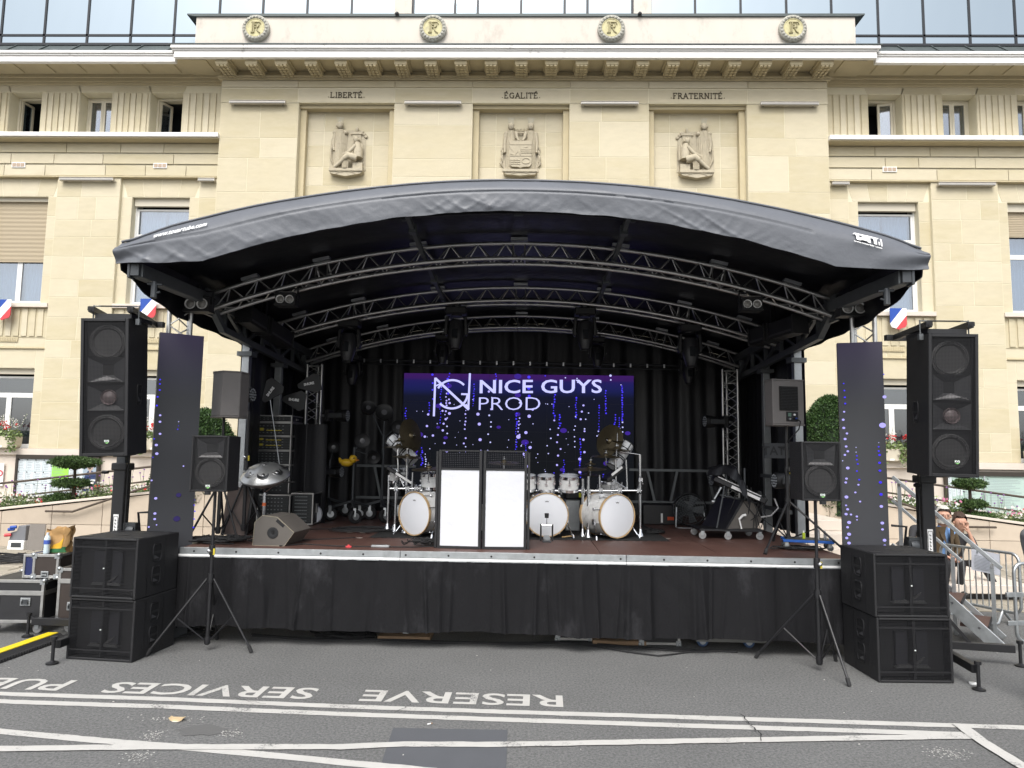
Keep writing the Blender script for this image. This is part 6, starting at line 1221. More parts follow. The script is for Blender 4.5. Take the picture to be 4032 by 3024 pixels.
def tube_drum(label, p, q, r, Y):
    a, b_ = at(*p, Y), at(*q, Y+.1); d = b_-a; t = thing('tube_drum', label, 'drum', a, group='white tilted tube drums'); t.rotation_euler = d.to_track_quat('Z', 'Y').to_euler(); L = d.length
    m_ = MB(); m_.lathe([(r, 0), (r, L)], 24); m_.build('shell', mat('white_gloss', (.85, .86, .87), .3, coat=.5), t, smooth=35)
    for z in (.0, L*.36, L*.42, L*.75, L): m_ = MB(); m_.lathe([(r*1.03, z-.008), (r*1.06, z), (r*1.03, z+.008)], 24, caps=False); m_.build('black_hoop', black, t, smooth=30)
    for k in range(6): a_ = k*1.047; m_ = MB(); m_.tube([(r*1.1*math.cos(a_), r*1.1*math.sin(a_), L*.75), (r*1.1*math.cos(a_), r*1.1*math.sin(a_), L)], .005, 5); m_.build('tension_rod', chrome, t)
tube_drum('white tilted tube drum at the left of the kit', (1630, 1815), (1540, 1725), .085, 9.45); tube_drum('white tilted tube drum at the right of the kit, leaning right', (2412, 1840), (2470, 1745), .09, 9.4)
for px, py, lab in ((1551, 1880, 'silver timbale can behind the left rack, outer one'), (1590, 1880, 'silver timbale can behind the left rack, inner one')): drum('small_drum', lab, 'drum', at(px, py+14, 9.5), .065, .15, 0, False, chrome, 4, 'small silver drums on the left rack', 10)
for p, q, lab in (((2390, 1885), (2440, 1845), 'black percussion pad with a white stripe under the right tube drum'), ((1540, 1850), (1620, 1900), 'black percussion pad under the left tube drum')):
    a, b_ = at(*p, 9.35), at(*q, 9.4); t = thing('percussion_pad', lab, 'drum pad', (a+b_)/2); d = b_-a; m_ = MB(); m_.beam(-d*.7, d*.7, .2, .05); m_.build('body', black, t, bevel=.008); m_ = MB(); m_.beam(-d*.2+V((0, -.105, .01)), d*.6+V((0, -.105, .01)), .012, .03); m_.build('stripe', white, t)
cp = thing('drum_carpet', 'black ragged carpet under the drum kit', 'carpet', (-.15, 9.6, DZ)); a, b_ = gz(1450, 2118, DZ), gz(2640, 2132, DZ); m_ = MB()
def cf(i, j): 
    x = a.x+(b_.x-a.x)*i+(.35*(1-j) if i > .97 else 0)*0; y = a.y+(b_.y-a.y)*i+2.4*j+(.02*math.sin(i*211)+.014*math.sin(i*517) if j == 0 else 0); return V((x+.15, y-9.6, .004))
m_.grid(cf, 260, 6); m_.build('pile', mat('black_carpet', (.012, .012, .012), .95, bump=.5, bs=150), cp)
t = thing('drum_throne_box', 'silver and black drum seat box with a yellow tag behind the kit', 'stool', (0, 0, 0)); p = at(2255, 2070, 9.9); t.location = (p.x, p.y, DZ); m_ = MB(); m_.box(-.1, .1, 0, .3, 0, .42); m_.build('body', galv, t, bevel=.01); m_ = MB(); m_.box(-.12, .2, -.02, .34, .42, .56); m_.build('seat', black, t, bevel=.03); m_ = MB(); m_.box(.08, .13, -.03, -.022, .46, .52); m_.build('tag', mat('yellow_tag', (.6, .6, .03), .6), t)
t = thing('drum_sticks', 'pair of wooden drum sticks lying on the carpet edge', 'drum sticks', (0, 0, 0)); p = gz(2228, 2118, DZ); t.location = (p.x, p.y, DZ+.012)
for k in (0, 1): m_ = MB(); m_.tube([(-.05+k*.015, -.02, 0), (.09+k*.02, .05, .01)], [.008, .006], 8); m_.build('stick', mat('stick_wood', (.45, .3, .14), .6), t)
# ================================================================ rack, handpan, antennas and other gear on the deck
t = thing('handpan', 'silver handpan drum on a chrome stand at the left of the stage', 'handpan', (0, 0, 0)); p = at(1045, 1876, 8.75); t.location = p; t.rotation_euler = (R(20), 0, 0); hm = mat('handpan_steel', (.46, .465, .46), .34, .75, var=.25, vs=6)
m_ = MB(); r = .295
prof = [(r, 0), (r*.99, .008), (r*.93, .036), (r*.8, .075), (r*.6, .118), (r*.4, .142), (r*.2, .154), (.002, .157)]
m_.lathe([(r*.3, -.10), (r*.7, -.075), (r*.93, -.03), (r*1.0, -.006)]+prof, 48); sh_ = m_.build('shell', hm, t, smooth=50)
m_ = MB(); m_.lathe([(r*.99, -.006), (r*1.015, 0), (r*.99, .006)], 48, caps=False); m_.build('rim', mat('handpan_rim', (.12, .12, .12), .4, .8), t, smooth=40)
m_ = MB(); m_.sphere((0, 0, .155), .028, 8, sc=(1, 1, .5))
for k in range(7):
    a = .45+k*.9; zc_ = .09; m_.lathe([(.07, .0), (.066, .004), (.03, -.001), (.024, .006), (.014, .012), (.001, .013)], 20, Matrix.Translation((.2*math.cos(a), .2*math.sin(a), zc_+.006))@Euler((-.42*math.sin(a), .42*math.cos(a), 0)).to_matrix().to_4x4())
m_.build('tone_dimples', mat('handpan_dimple', (.25, .25, .25), .3, .95), t, smooth=50)
st_ = thing('handpan_stand', 'chrome stand with orange tape under the handpan', 'stand', (p.x, p.y, DZ)); m_ = MB(); m_.tube([(0, 0, .1), (0, 0, p.z-DZ-.2)], .022, 12); m_.build('pole', chrome, st_, smooth=40)
for k in range(3): a = k*2.094+.5; m_ = MB(); m_.tube([(0, 0, p.z-DZ-.2), (.12*math.cos(a), .12*math.sin(a), p.z-DZ-.09)], .008, 6); m_.build('cradle_arm', chrome, st_); m_ = MB(); m_.tube([(0, 0, .16), (.28*math.cos(a), .28*math.sin(a), .01)], .01, 8); m_.build('leg', chrome, st_)
m_ = MB(); m_.lathe([(.024, .36), (.024, .40)], 12); m_.build('tape_ring', mat('orange_tape', (.6, .13, .04), .6), st_)
def rackcase(name, label, loc, w, d, h, kind, group=None, rz=0):
    t = thing(name, label, 'rack case', loc, rz, group=group); m_ = MB(); m_.box(-w/2, w/2, 0, d, 0, h); m_.build('body', black, t, bevel=.004)
    e = .018; m_ = MB()
    for x in (-w/2, w/2):
        m_.box(x-e/2, x+e/2, -.006, .006, 0, h)
        for z in (0, h): m_.box(x-e/2, x+e/2, .006, d, z-e/2, z+e/2)
    for z in (0, h): m_.box(-w/2+e/2, w/2-e/2, -.006, .006, z-e/2, z+e/2)
    m_.build('edge_profiles', alu, t)
    n = max(1, round(h/.055)); hh = (h-.04)/n
    for k in range(n):
        z = .02+k*hh; m_ = MB(); m_.box(-w/2+.02, w/2-.02, -.012, -.002, z+.003, z+hh-.003); o = m_.build('rack_unit', mat('rack_grey', (.03, .032, .034), .4), t)
        m_ = MB()
        for q in range(7): m_.box(-w/2+.05+q*(w-.12)/7, -w/2+.07+q*(w-.12)/7, -.018, -.012, z+hh*.4, z+hh*.62)
        m_.build('knobs', mat('rack_detail', (.18, .2, .2), .4), o)
        if kind == 'yellow' and k % 2: m_ = MB(); m_.box(-w/2+.03, -w/2+.12, -.015, -.012, z+.006, z+hh-.006); m_.box(-w*.2, w*.24, -.015, -.012, z+.004, z+.014); m_.build('tape', mat('yellow_tape', (.55, .45, .04), .6), o)
    for s in (-1, 1):
        m_ = MB(); m_.box(s*w/2-.002, s*w/2+.012*s, d*.4, d*.6, h*.35, h*.65); m_.build('handle', alu, t)
    return t
P = at(1080, 1640, 10.4); w_ = .52
for z0, h, k, lab in ((DZ+.1, .72, 'plain', 'black rack case at the bottom of the left rear rack stack'), (DZ+.83, .2, 'plain', 'low black rack case, second from the bottom of the stack'), (DZ+1.04, .2, 'yellow', 'rack case with yellow tape, third in the stack'), (DZ+1.25, .19, 'yellow', 'rack case with yellow tape, top but one in the stack'), (DZ+1.455, .09, 'plain', 'slim mixer unit lying on top of the rack stack')):
    rackcase('rack_case', lab, (P.x, 10.4, z0), w_, .5, h, k, 'rack cases stacked at the left rear')
rackcase('rack_case', 'rack case with sockets behind the handpan stand, under the stack\'s left side', (at(1075, 2030, 9.9).x, 9.9, DZ+.02), .45, .4, .4, 'plain')
rackcase('rack_case', 'rack case with pale handles behind the wedge monitor', (at(1190, 2050, 10.2).x+.05, 10.0, DZ+.02), .3, .4, .42, 'plain')
def antenna(label, px, py, Y, ang, poly, foot):
    p = at(px, py, Y); t = thing('paddle_antenna', label, 'antenna', p, group='black paddle antennas'); Mx = Euler((0, R(ang), 0)).to_matrix().to_4x4(); m_ = MB(); m_.prism(poly, -.009, .009, Mx); m_.build('paddle', matteb, t, bevel=.004)
    text('lettering', 'SHURE', .05, white, Mx@TR(0.01, -.0115, .0, 0, 0, 0)@FRONT@Matrix.Translation((0, -.012, 0)), t, .001, .002)
    b_ = V(foot)-p; m_ = MB(); m_.tube([(0, .0, -.1), b_], .007, 8); m_.build('stand_pole', galv if ang < -20 else black, t); m_ = MB(); m_.tube([b_+V((-.18, 0, 0)), b_+V((.18, 0, 0))], .01, 6); m_.tube([b_+V((0, -.18, 0)), b_+V((0, .18, 0))], .01, 6); m_.build('stand_base', black, t); return t
pad = [(-.16, .03), (-.16, -.03), (.10, -.15), (.18, -.11), (.18, .11), (.10, .15)]
antenna('black paddle antenna tilted upwards, leftmost of the three', 1065, 1545, 9.9, -55, pad, (at(1110, 1900, 9.9).x, 9.9, DZ+.6)); antenna('black paddle antenna held level, middle and lowest of the three', 1155, 1575, 10.1, 6, [(x, z) for x, z in pad], (at(1145, 1950, 10.1).x, 10.1, DZ)); antenna('black paddle antenna nearest the rear tower, highest of the three', 1215, 1513, 10.2, -12, pad, (at(1195, 2000, 10.2).x, 10.2, DZ))
# yellow bath duck on a stand, wheeled boom stands with round lamps
t = thing('toy_duck', 'yellow bath duck sitting on a dark stand at the rear left', 'toy duck', at(1370, 1838, 10.6)); yl = mat('duck_yellow', (.62, .38, .02), .45)
m_ = MB(); m_.sphere((-.02, 0, .06), .085, 10, sc=(1.15, .85, .7)); m_.tube([(-.1, 0, .07), (-.135, 0, .13)], [.04, .012], 8); m_.sphere((.075, -.01, .115), .062, 10); m_.build('body', yl, t, smooth=60); m_ = MB(); m_.sphere((.135, -.02, .1), .028, 6, sc=(1.3, 1, .5)); m_.build('beak', mat('duck_orange', (.6, .2, .02), .5), t, smooth=60); m_ = MB(); m_.sphere((.1, -.065, .13), .012, 6); m_.build('eye', blackp, t)
def boomstand(label, px, Y, h, arm):
    p = at(px, 2040, Y); t = thing('wheeled_stand', label, 'lamp stand', (p.x, Y, DZ), group='heavy stands on rubber wheels'); m_ = MB(); m_.tube([(0, 0, .2), (0, 0, h)], .02, 8); m_.build('pole', steel, t, smooth=40)
    for k in range(3):
        a = k*2.094+.9; e = V((.34*math.cos(a), .34*math.sin(a), .2)); m_ = MB(); m_.beam((0, 0, .3), e, .035, .035); L_ = m_.build('leg', steel, t); m_ = MB(); m_.lathe([(.02, -.03), (.085, -.032), (.1, -.02), (.1, .02), (.085, .032), (.02, .03)], 20, TR(e.x, e.y, .1, 90, 0, 20*k)); m_.build('wheel', rubber, L_, smooth=35); m_ = MB(); m_.lathe([(.05, -.035), (.05, .035)], 14, TR(e.x, e.y, .1, 90, 0, 20*k)); m_.beam((e.x, e.y-.04, .1), (e.x, e.y-.03, .22), .04, .012); m_.build('hub', galv, L_)
    for (dx, dz, r, tl) in arm:
        m_ = MB(); m_.tube([(0, 0, h-.05), (dx*.7, 0, h+dz*.7)], .01, 6); b_ = m_.build('boom', steel, t); m_ = MB(); m_.lathe([(r*.45, -.12), (r*.9, -.06), (r, .0), (r*.97, .005), (r*.8, -.01), (.001, -.015)], 22, TR(dx, 0, h+dz, 90+tl, 0, 20)); m_.build('lamp', matteb, b_, smooth=40)
        m_ = MB(); m_.lathe([(r*.32, -.006), (.001, -.004)], 16, TR(dx, -.0, h+dz, 90+tl, 0, 20)); m_.build('lamp_lens', mat('lamp_glass', (.12, .12, .13), .2), b_)
boomstand('heavy wheeled stand left of the drum kit with two round lamps', 1500, 10.9, 1.3, ((.0, .35, .14, -20), (.22, .12, .11, 10), (-.25, .42, .12, -30))); boomstand('heavy wheeled stand carrying a dark projector near the duck', 1385, 10.7, 1.1, ((.12, .1, .12, 0), (.3, -.15, .1, 20)))
boomstand('heavy wheeled stand behind the left drums with a small lamp', 1290, 11.2, .9, ((.05, .2, .1, 0),))
# conga-like snare on a low stand
drum('snare_drum', 'single black and white drum turned edge on near the left rear drape', 'drum', at(1240, 2060, 10.2), .12, .1, R(60), True, chrome, 6)
# keyboard under a black cloth on a trolley
t = thing('trolley', 'low black trolley on grey castors under the keyboard', 'trolley', (0, 0, 0)); p = at(2880, 2110, 9.2); t.location = (p.x, p.y, DZ); m_ = MB(); m_.box(-.4, .4, 0, .5, .1, .13); m_.build('frame', black, t, bevel=.006)
def castor(par, x, y, z0, r=.045, m=None):
    m_ = MB(); m_.lathe([(.012, -.014), (r*.9, -.015), (r, -.01), (r, .01), (r*.9, .015), (.012, .014)], 18, TR(x, y, r+z0, 90)); w__ = m_.build('castor', m or mat('grey_tyre', (.28, .28, .28), .6), par, smooth=35); m_ = MB(); m_.box(x-.02, x+.02, y-.024, y-.018, r+z0, r*2+z0+.012); m_.box(x-.02, x+.02, y+.018, y+.024, r+z0, r*2+z0+.012); m_.box(x-.02, x+.02, y-.018, y+.018, r*2+z0+.006, r*2+z0+.012); m_.build('castor_bracket', galv, w__); return w__
for x, y in ((-.36, .02), (.36, .02), (-.05, -.02), (-.36, .48), (.36, .48)): castor(t, x, y, 0, .046)
t = thing('keyboard', 'keyboard half covered by a black cloth on a steel frame at the right', 'keyboard', (0, 0, 0)); p = at(2900, 1935, 9.3); t.location = p; t.rotation_euler = (0, R(24), R(-8)); m_ = MB(); m_.box(-.32, .38, 0, .3, 0, .07); m_.build('body', black, t, bevel=.01); m_ = MB(); m_.box(-.08, .3, -.004, .0, .012, .05); m_.build('white_strip', white, t)
m_ = MB()
for k in range(14): m_.box(-.28+k*.042, -.244+k*.042, .01, .13, .07, .082)
m_.build('white_keys', white, t)
m_ = MB(); m_.grid(lambda i, j: V((-.42+.62*i, -.06+.42*j-.03*math.sin(i*17), .12+.16*math.sin(min(1, i*1.25)*math.pi)*(1-.4*abs(j-.5))-.22*max(0, .25-j)*2-.12*max(0, i-.75)*3+.012*math.sin(i*23+j*9))), 40, 16); m_.build('black_cloth', drape, t, smooth=80)
fr = thing('keyboard_stand', 'steel frame with hanging cables and a microphone under the keyboard', 'stand', (p.x, 9.35, DZ)); m_ = MB()
for a, b_ in (((-.25, 0, .1), (-.1, 0, .85)), ((.12, 0, .1), (.12, 0, .9)), ((.4, .1, .1), (.35, .1, .6)), ((-.2, 0, .55), (.3, 0, .45)), ((-.1, .3, .1), (0, .3, .8))): m_ = MB(); m_.tube([a, b_], .014, 8); m_.build('bar', steel, fr, smooth=40)
for k in range(9):
    x = rnd.uniform(0, .4); m_ = MB(); m_.tube([(x, -.02, .75-x*.5), (x+rnd.uniform(-.1, .1), -.05, .5), (x+rnd.uniform(-.12, .12), -.02, .3), (x+rnd.uniform(-.2, .2), 0, .13)], .006, 5); m_.build('cable', rubber, fr)
m_ = MB(); m_.tube([(.48, -.05, .52), (.52, -.07, .4), (.42, -.08, .3), (.3, -.06, .28)], .011, 6); m_.build('cable', mat('pale_cable', (.3, .3, .3), .6), fr); m_ = MB(); m_.tube([(-.3, -.1, .5), (-.2, -.06, .65)], [.012, .016], 8); m_.sphere((-.315, -.105, .47), .024, 7); m_.build('microphone', galv, fr, smooth=40); m_ = MB(); m_.tube([(.02, -.08, .25), (.06, -.1, .3), (.1, -.1, .31)], .016, 8); m_.tube([(.02, -.08, .25), (.05, -.08, .12)], .01, 6); m_.build('microphone', white, fr, smooth=40)
# fan, black cases, blue dolly
t = thing('floor_fan', 'round floor fan with a wire guard at the rear right', 'fan', (0, 0, 0)); p = at(2715, 2055, 10.6); t.location = (p.x, p.y, DZ); Fm = TR(0, 0, .27, 70, 0, -18); m_ = MB()
for q in range(7): r = .03+.034*q; m_.tube([Fm@V((r*math.cos(k*.262), r*math.sin(k*.262), .05-.04*(r/.24)**2)) for k in range(24)], .0022, 4, closed=True)
for k in range(24): a = k*.262; m_.tube([Fm@V((.03*math.cos(a), .03*math.sin(a), .05)), Fm@V((.15*math.cos(a), .15*math.sin(a), .035)), Fm@V((.24*math.cos(a), .24*math.sin(a), 0))], .002, 4)
m_.build('wire_guard', galvd, t, kind='stuff'); m_ = MB(); m_.lathe([(.24, -.08), (.25, 0), (.24, .01)], 28, Fm, caps=False); m_.build('ring', black, t, smooth=40); m_ = MB()
for k in range(5): a = k*1.257; m_.prism([(0, -.03), (.2, -.06), (.21, .05), (0, .03)], -.004, .004, Fm@Matrix.Rotation(a, 4, 'Z')@Euler((R(20), 0, 0)).to_matrix().to_4x4()@Matrix(((1, 0, 0, 0), (0, 0, 1, 0), (0, 1, 0, 0), (0, 0, 0, 1)))); 
m_.build('blades', steel, t); m_ = MB(); m_.tube([(-.2, -.06, .3), (-.22, -.1, .02), (-.18, -.12, .01), (.18, -.12, .01), (.22, -.1, .02), (.2, .0, .3)], .011, 8); m_.build('foot_bar', galv, t, smooth=40)
t = thing('equipment_case', 'black equipment case with an orange tag at the rear right', 'case', (0, 0, 0)); p = at(2610, 2060, 11.0); t.location = (p.x, p.y, DZ); m_ = MB(); m_.box(-.3, .3, 0, .4, 0, .3); m_.build('body', black, t, bevel=.01); m_ = MB(); m_.box(.07, .17, -.004, 0, .07, .12); m_.build('orange_tag', mat('orange_tag', (.6, .08, .02), .6), t); m_ = MB(); m_.box(-.03, .0, -.004, 0, .03, .17); m_.build('paint_mark', white, t)
t = thing('dolly', 'blue flat dolly on small castors at the right edge of the deck', 'dolly', (0, 0, 0)); p = at(3180, 2150, 8.35); t.location = (p.x, p.y, DZ); t.rotation_euler = (0, 0, R(-14)); m_ = MB(); m_.box(-.27, .27, -.1, .22, .085, .115); m_.build('platform', mat('dolly_blue', (.01, .09, .38), .5, var=.2), t, bevel=.004); m_ = MB(); m_.box(-.24, .24, -.08, .2, .116, .12); m_.build('deck_inlay', steel, t)
for x, y in ((-.23, -.06), (.23, -.06), (-.23, .18), (.23, .18)): castor(t, x, y, 0, .036, mat('dark_tyre', (.1, .1, .1), .6))
pd = t.location.copy()
for x, h_, m_c, lab in ((-.03, .09, mat('green_cap', (.4, .5, .03), .5), 'green capped small can on the blue dolly'), (.12, .14, aluflat, 'taller silver can on the blue dolly'), (.19, .1, aluflat, 'shorter silver can at the right end of the blue dolly')):
    t = thing('spray_can', lab, 'can', pd+V((x, .02-x*.25, .121))); m_ = MB(); m_.lathe([(.016, 0), (.018, h_*.7), (.012, h_*.75)], 10); m_.build('body', m_c, t, smooth=40); m_ = MB(); m_.lathe([(.009, h_*.75), (.008, h_)], 10); m_.build('cap', white, t)
# ================================================================ plants
def leafm(name, a, b_, tr=.25):
    m = bpy.data.materials.new(name); m.use_nodes = True; n = m.node_tree.nodes; l = m.node_tree.links; p = n['Principled BSDF']; p.inputs['Roughness'].default_value = .55; p.inputs['Specular IOR Level'].default_value = .3
    g = n.new('ShaderNodeNewGeometry'); mx = n.new('ShaderNodeMix'); mx.data_type = 'RGBA'; l.new(g.outputs['Random Per Island'], mx.inputs[0]); mx.inputs[6].default_value = (*a, 1); mx.inputs[7].default_value = (*b_, 1); l.new(mx.outputs[2], p.inputs['Base Color']); MATS[name] = m; return m
yew = leafm('yew_leaves', (.016, .04, .012), (.06, .115, .03)); yew2 = leafm('cloud_tree_leaves', (.018, .045, .014), (.085, .14, .04)); herb = leafm('herb_leaves', (.05, .09, .03), (.17, .22, .09)); ivy = leafm('trailing_leaves', (.10, .16, .05), (.27, .33, .14)); bark = mat('bark', (.06, .045, .035), .9, bump=.5, bs=40)
fw, fr_d, fp, fv = mat('petal_white', (.75, .73, .68), .6), mat('petal_red', (.55, .02, .02), .6), mat('petal_pink', (.62, .22, .36), .6), mat('petal_violet', (.25, .1, .35), .6)
def leaf_at(mb, c, d, L, w, mi=0):
    d = d.normalized(); s_ = d.cross(V((rnd.uniform(-1, 1), rnd.uniform(-1, 1), rnd.uniform(-1, 1)))).normalized()*w/2
    mb.add([c, c+d*L*.5+s_, c+d*L, c+d*L*.5-s_], [(0, 1, 2, 3)], mi)
def sprigs(mb, c, d, n, L, lw, ll, mi=0):
    d = d.normalized()
    for k in range(n):
        p = c+d*L*k/n; a = V((rnd.gauss(0, 1), rnd.gauss(0, 1), rnd.gauss(0, .6))); leaf_at(mb, p, d*.8+a.normalized()*.8, ll*rnd.uniform(.7, 1.2), lw, mi)
def crown(mb, c, rx, ry, rz, n, L=.09, flat=0., skip=.0):
    c = V(c); ph = [rnd.uniform(0, 6) for _ in range(4)]
    for k in range(n):
        u = V((rnd.gauss(0, 1), rnd.gauss(0, 1), rnd.gauss(0, 1))).normalized(); lump = 1+.10*math.sin(u.x*5+ph[0])*math.sin(u.y*5+ph[1])+.08*math.sin(u.z*7+ph[2]+u.x*4); q = rnd.uniform(.72, 1.0)*lump
        z = u.z*rz*q; z = max(z, -rz*(.55+.15*math.sin(k))) if flat else z
        p = c+V((u.x*rx*q, u.y*ry*q, z)); sprigs(mb, p, u+V((0, 0, .35))+V((rnd.gauss(0, .35), rnd.gauss(0, .35), rnd.gauss(0, .3))), 5, L, .018, .045)
def core(mb, c, rx, ry, rz, mi=0): mb.sphere(c, 1, 9, mi, (rx*.8, ry*.8, rz*.8))
def cloudtree(label, Y, tiers, tx):
    base = at(*tx[0], Y); t = thing('cloud_pruned_tree', label, 'tree', (base.x, Y, base.z-.5)); o = V(t.location)
    m_ = MB(); m_.tube([V((0, 0, 0))]+[at(x, y, Y)-o for x, y in tx], [.05]+[.045-.006*i for i in range(len(tx))], 8); tr_ = m_.build('trunk', bark, t, smooth=50)
    for x, y, hw, hh in tiers:
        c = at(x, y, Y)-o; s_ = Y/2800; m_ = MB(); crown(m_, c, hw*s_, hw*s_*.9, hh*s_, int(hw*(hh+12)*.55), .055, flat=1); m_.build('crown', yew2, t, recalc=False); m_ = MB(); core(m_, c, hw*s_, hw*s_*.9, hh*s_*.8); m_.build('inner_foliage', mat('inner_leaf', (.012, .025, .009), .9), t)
        for k in range(6): a = k*1.05; m_ = MB(); m_.tube([c-V((0, 0, hh*s_*1.5)), c+V((hw*s_*.6*math.cos(a), hw*s_*.5*math.sin(a), -hh*s_*.45))], [.016, .006], 5); m_.build('limb', bark, tr_)
cloudtree('three tiered cloud pruned tree in front of the left notice board', 14.75, [(297, 1822, 84, 19), (283, 1904, 70, 12), (240, 1972, 56, 24)], [(289, 1960), (291, 1930), (293, 1890), (296, 1840)])
cloudtree('three tiered cloud pruned tree in front of the right notice board', 14.75, [(3817, 1906, 54, 14), (3827, 1986, 50, 12), (3850, 2042, 60, 17)], [(3822, 2030), (3826, 2000), (3820, 1960), (3818, 1920)])
def cone(label, u, Y, r, z0, z1, n):
    t = thing('clipped_yew', label, 'shrub', (UX+u, Y, z0)); h = z1-z0; m_ = MB()
    for k in range(n):
        q = rnd.random()**.8; a = rnd.uniform(0, 6.283); rr_ = r*(1-q**2.2)**.6*(1+.06*math.sin(a*5+q*9)+.05*math.sin(q*23+a)); p = V((rr_*math.cos(a), rr_*math.sin(a), q*h)); d = V((math.cos(a), math.sin(a), .5+q))
        sprigs(m_, p*.97, d+V((rnd.gauss(0, .4), rnd.gauss(0, .4), rnd.gauss(0, .3))), 5, .09, .024, .06)
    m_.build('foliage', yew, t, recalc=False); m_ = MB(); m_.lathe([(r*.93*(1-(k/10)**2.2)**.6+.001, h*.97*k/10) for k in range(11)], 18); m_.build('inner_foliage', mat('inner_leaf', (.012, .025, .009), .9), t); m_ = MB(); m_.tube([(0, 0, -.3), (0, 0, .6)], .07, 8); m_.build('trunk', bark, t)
cone('tall clipped yew cone beside the right video column', 6.62, 15.1, .86, .9, 3.36, 5200); cone('clipped yew bush behind the left grey loudspeaker', -6.75, 15.2, .9, .9, 2.9, 4200)
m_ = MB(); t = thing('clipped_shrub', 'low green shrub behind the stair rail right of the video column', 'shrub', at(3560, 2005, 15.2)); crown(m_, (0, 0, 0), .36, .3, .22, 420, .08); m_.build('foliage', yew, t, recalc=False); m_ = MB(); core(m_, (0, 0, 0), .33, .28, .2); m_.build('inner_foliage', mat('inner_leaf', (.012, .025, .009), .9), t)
def flowerbed(label_name, s):
    m_ = MB(); mats_ = [herb, fw, fr_d, fp, fv, ivy]
    for k in range(1250):
        u = rnd.uniform(6.2, 14.3); y = YP+.3+rnd.random()**1.4*.95; x = UX+s*u; z = ztop(u)+.02; h = rnd.uniform(.07, .27)*(1+.4*math.sin(u*3.1))
        lean = V((rnd.gauss(0, .25), rnd.gauss(-.1, .25), 1)).normalized(); p = V((x, y, z))
        for q in range(7): leaf_at(m_, p+lean*h*(q/7), V((rnd.gauss(0, 1), rnd.gauss(0, 1), .5)), rnd.uniform(.04, .1), .03, 0 if k % 4 else 5)
        if rnd.random() < .36:
            mi = rnd.choices((1, 2, 3, 4), (7, 1.2, 1.6, .5))[0]
            for q in range(rnd.randint(1, 3)):
                c = p+lean*h+V((rnd.gauss(0, .03), rnd.gauss(0, .03), rnd.uniform(0, .03))); r = rnd.uniform(.013, .024)
                for e in range(5): a = e*1.257; m_.add([c, c+V((r*math.cos(a-.5), -.004, r*math.sin(a-.5))), c+V((r*1.25*math.cos(a), -.012, r*1.25*math.sin(a))), c+V((r*math.cos(a+.5), -.004, r*math.sin(a+.5)))], [(0, 1, 2, 3)], mi)
        if rnd.random() < .06:
            a_ = V((rnd.gauss(0, .1), 0, 1))*rnd.uniform(.35, .6); m_.tube([p, p+a_], .004, 4, 0); m_.sphere(p+a_, .018, 4, 4)
    return m_.build('flower_bed', mats_, kind='stuff', recalc=False)
flowerbed('', -1); flowerbed('', 1)
potm = mat('beige_planter', (.52, .47, .37), .6, var=.08, vs=4)
def flowerpot(label, u, w):
    t = thing('flower_box', label, 'flower box', (UX+u, UY+.17, 1.986), group='flower boxes on the ground floor sills'); m_ = MB(); m_.prism([(-w*.42, 0), (w*.42, 0), (w*.47, .08), (w*.5, .29), (-w*.5, .29), (-w*.47, .08)], -.14, .14); m_.build('box', potm, t, bevel=.02); m_ = MB(); m_.box(-.05, .05, -.15, -.138, .02, .06); m_.build('tag', white, t)
    m_ = MB()
    for k in range(300):
        p = V((rnd.uniform(-w*.5, w*.5), rnd.uniform(-.15, .1), .28+rnd.random()**2*.16)); 
        if rnd.random() < .3: p = V((rnd.uniform(w*.28, w*.58)*rnd.choice((1, 1, -1)), -.17, rnd.uniform(-.1, .3)))
        leaf_at(m_, p, V((rnd.gauss(0, 1), rnd.gauss(-.5, .6), rnd.gauss(.2, .6))), .075, .06, 0)
    for k in range(26):
        b_ = V((rnd.uniform(-w*.45, w*.45), rnd.uniform(-.1, .1), .34)); d = V((rnd.gauss(0, .25), rnd.gauss(-.1, .2), 1))*rnd.uniform(.12, .5); mi = 2 if d.length < .3 else 1; m_.tube([b_, b_+d], .003, 4, 0)
        for q in range(5 if mi == 2 else 6): c = b_+d*(1 if mi == 2 else .5+.1*q)+V((rnd.gauss(0, .02), rnd.gauss(0, .02), rnd.gauss(0, .015))); m_.sphere(c, .02 if mi == 2 else .011, 4, mi)
    m_.build('flowers', [ivy, fw, fr_d], t, recalc=False, kind='stuff')
for u, w, lab in ((-12.35, .72, 'beige flower box with red geraniums on the far left sill'), (-9.3, .6, 'flower box on the sill behind the left loudspeaker tower, outer one'), (-8.65, .6, 'flower box on the sill behind the left video column, inner one'), (8.72, .56, 'beige flower box with trailing leaves beside the right video column'), (9.36, .56, 'flower box mostly hidden behind the right loudspeaker tower'), (12.25, .72, 'flower box with red flowers on the far right sill')): flowerpot(lab, u, w)
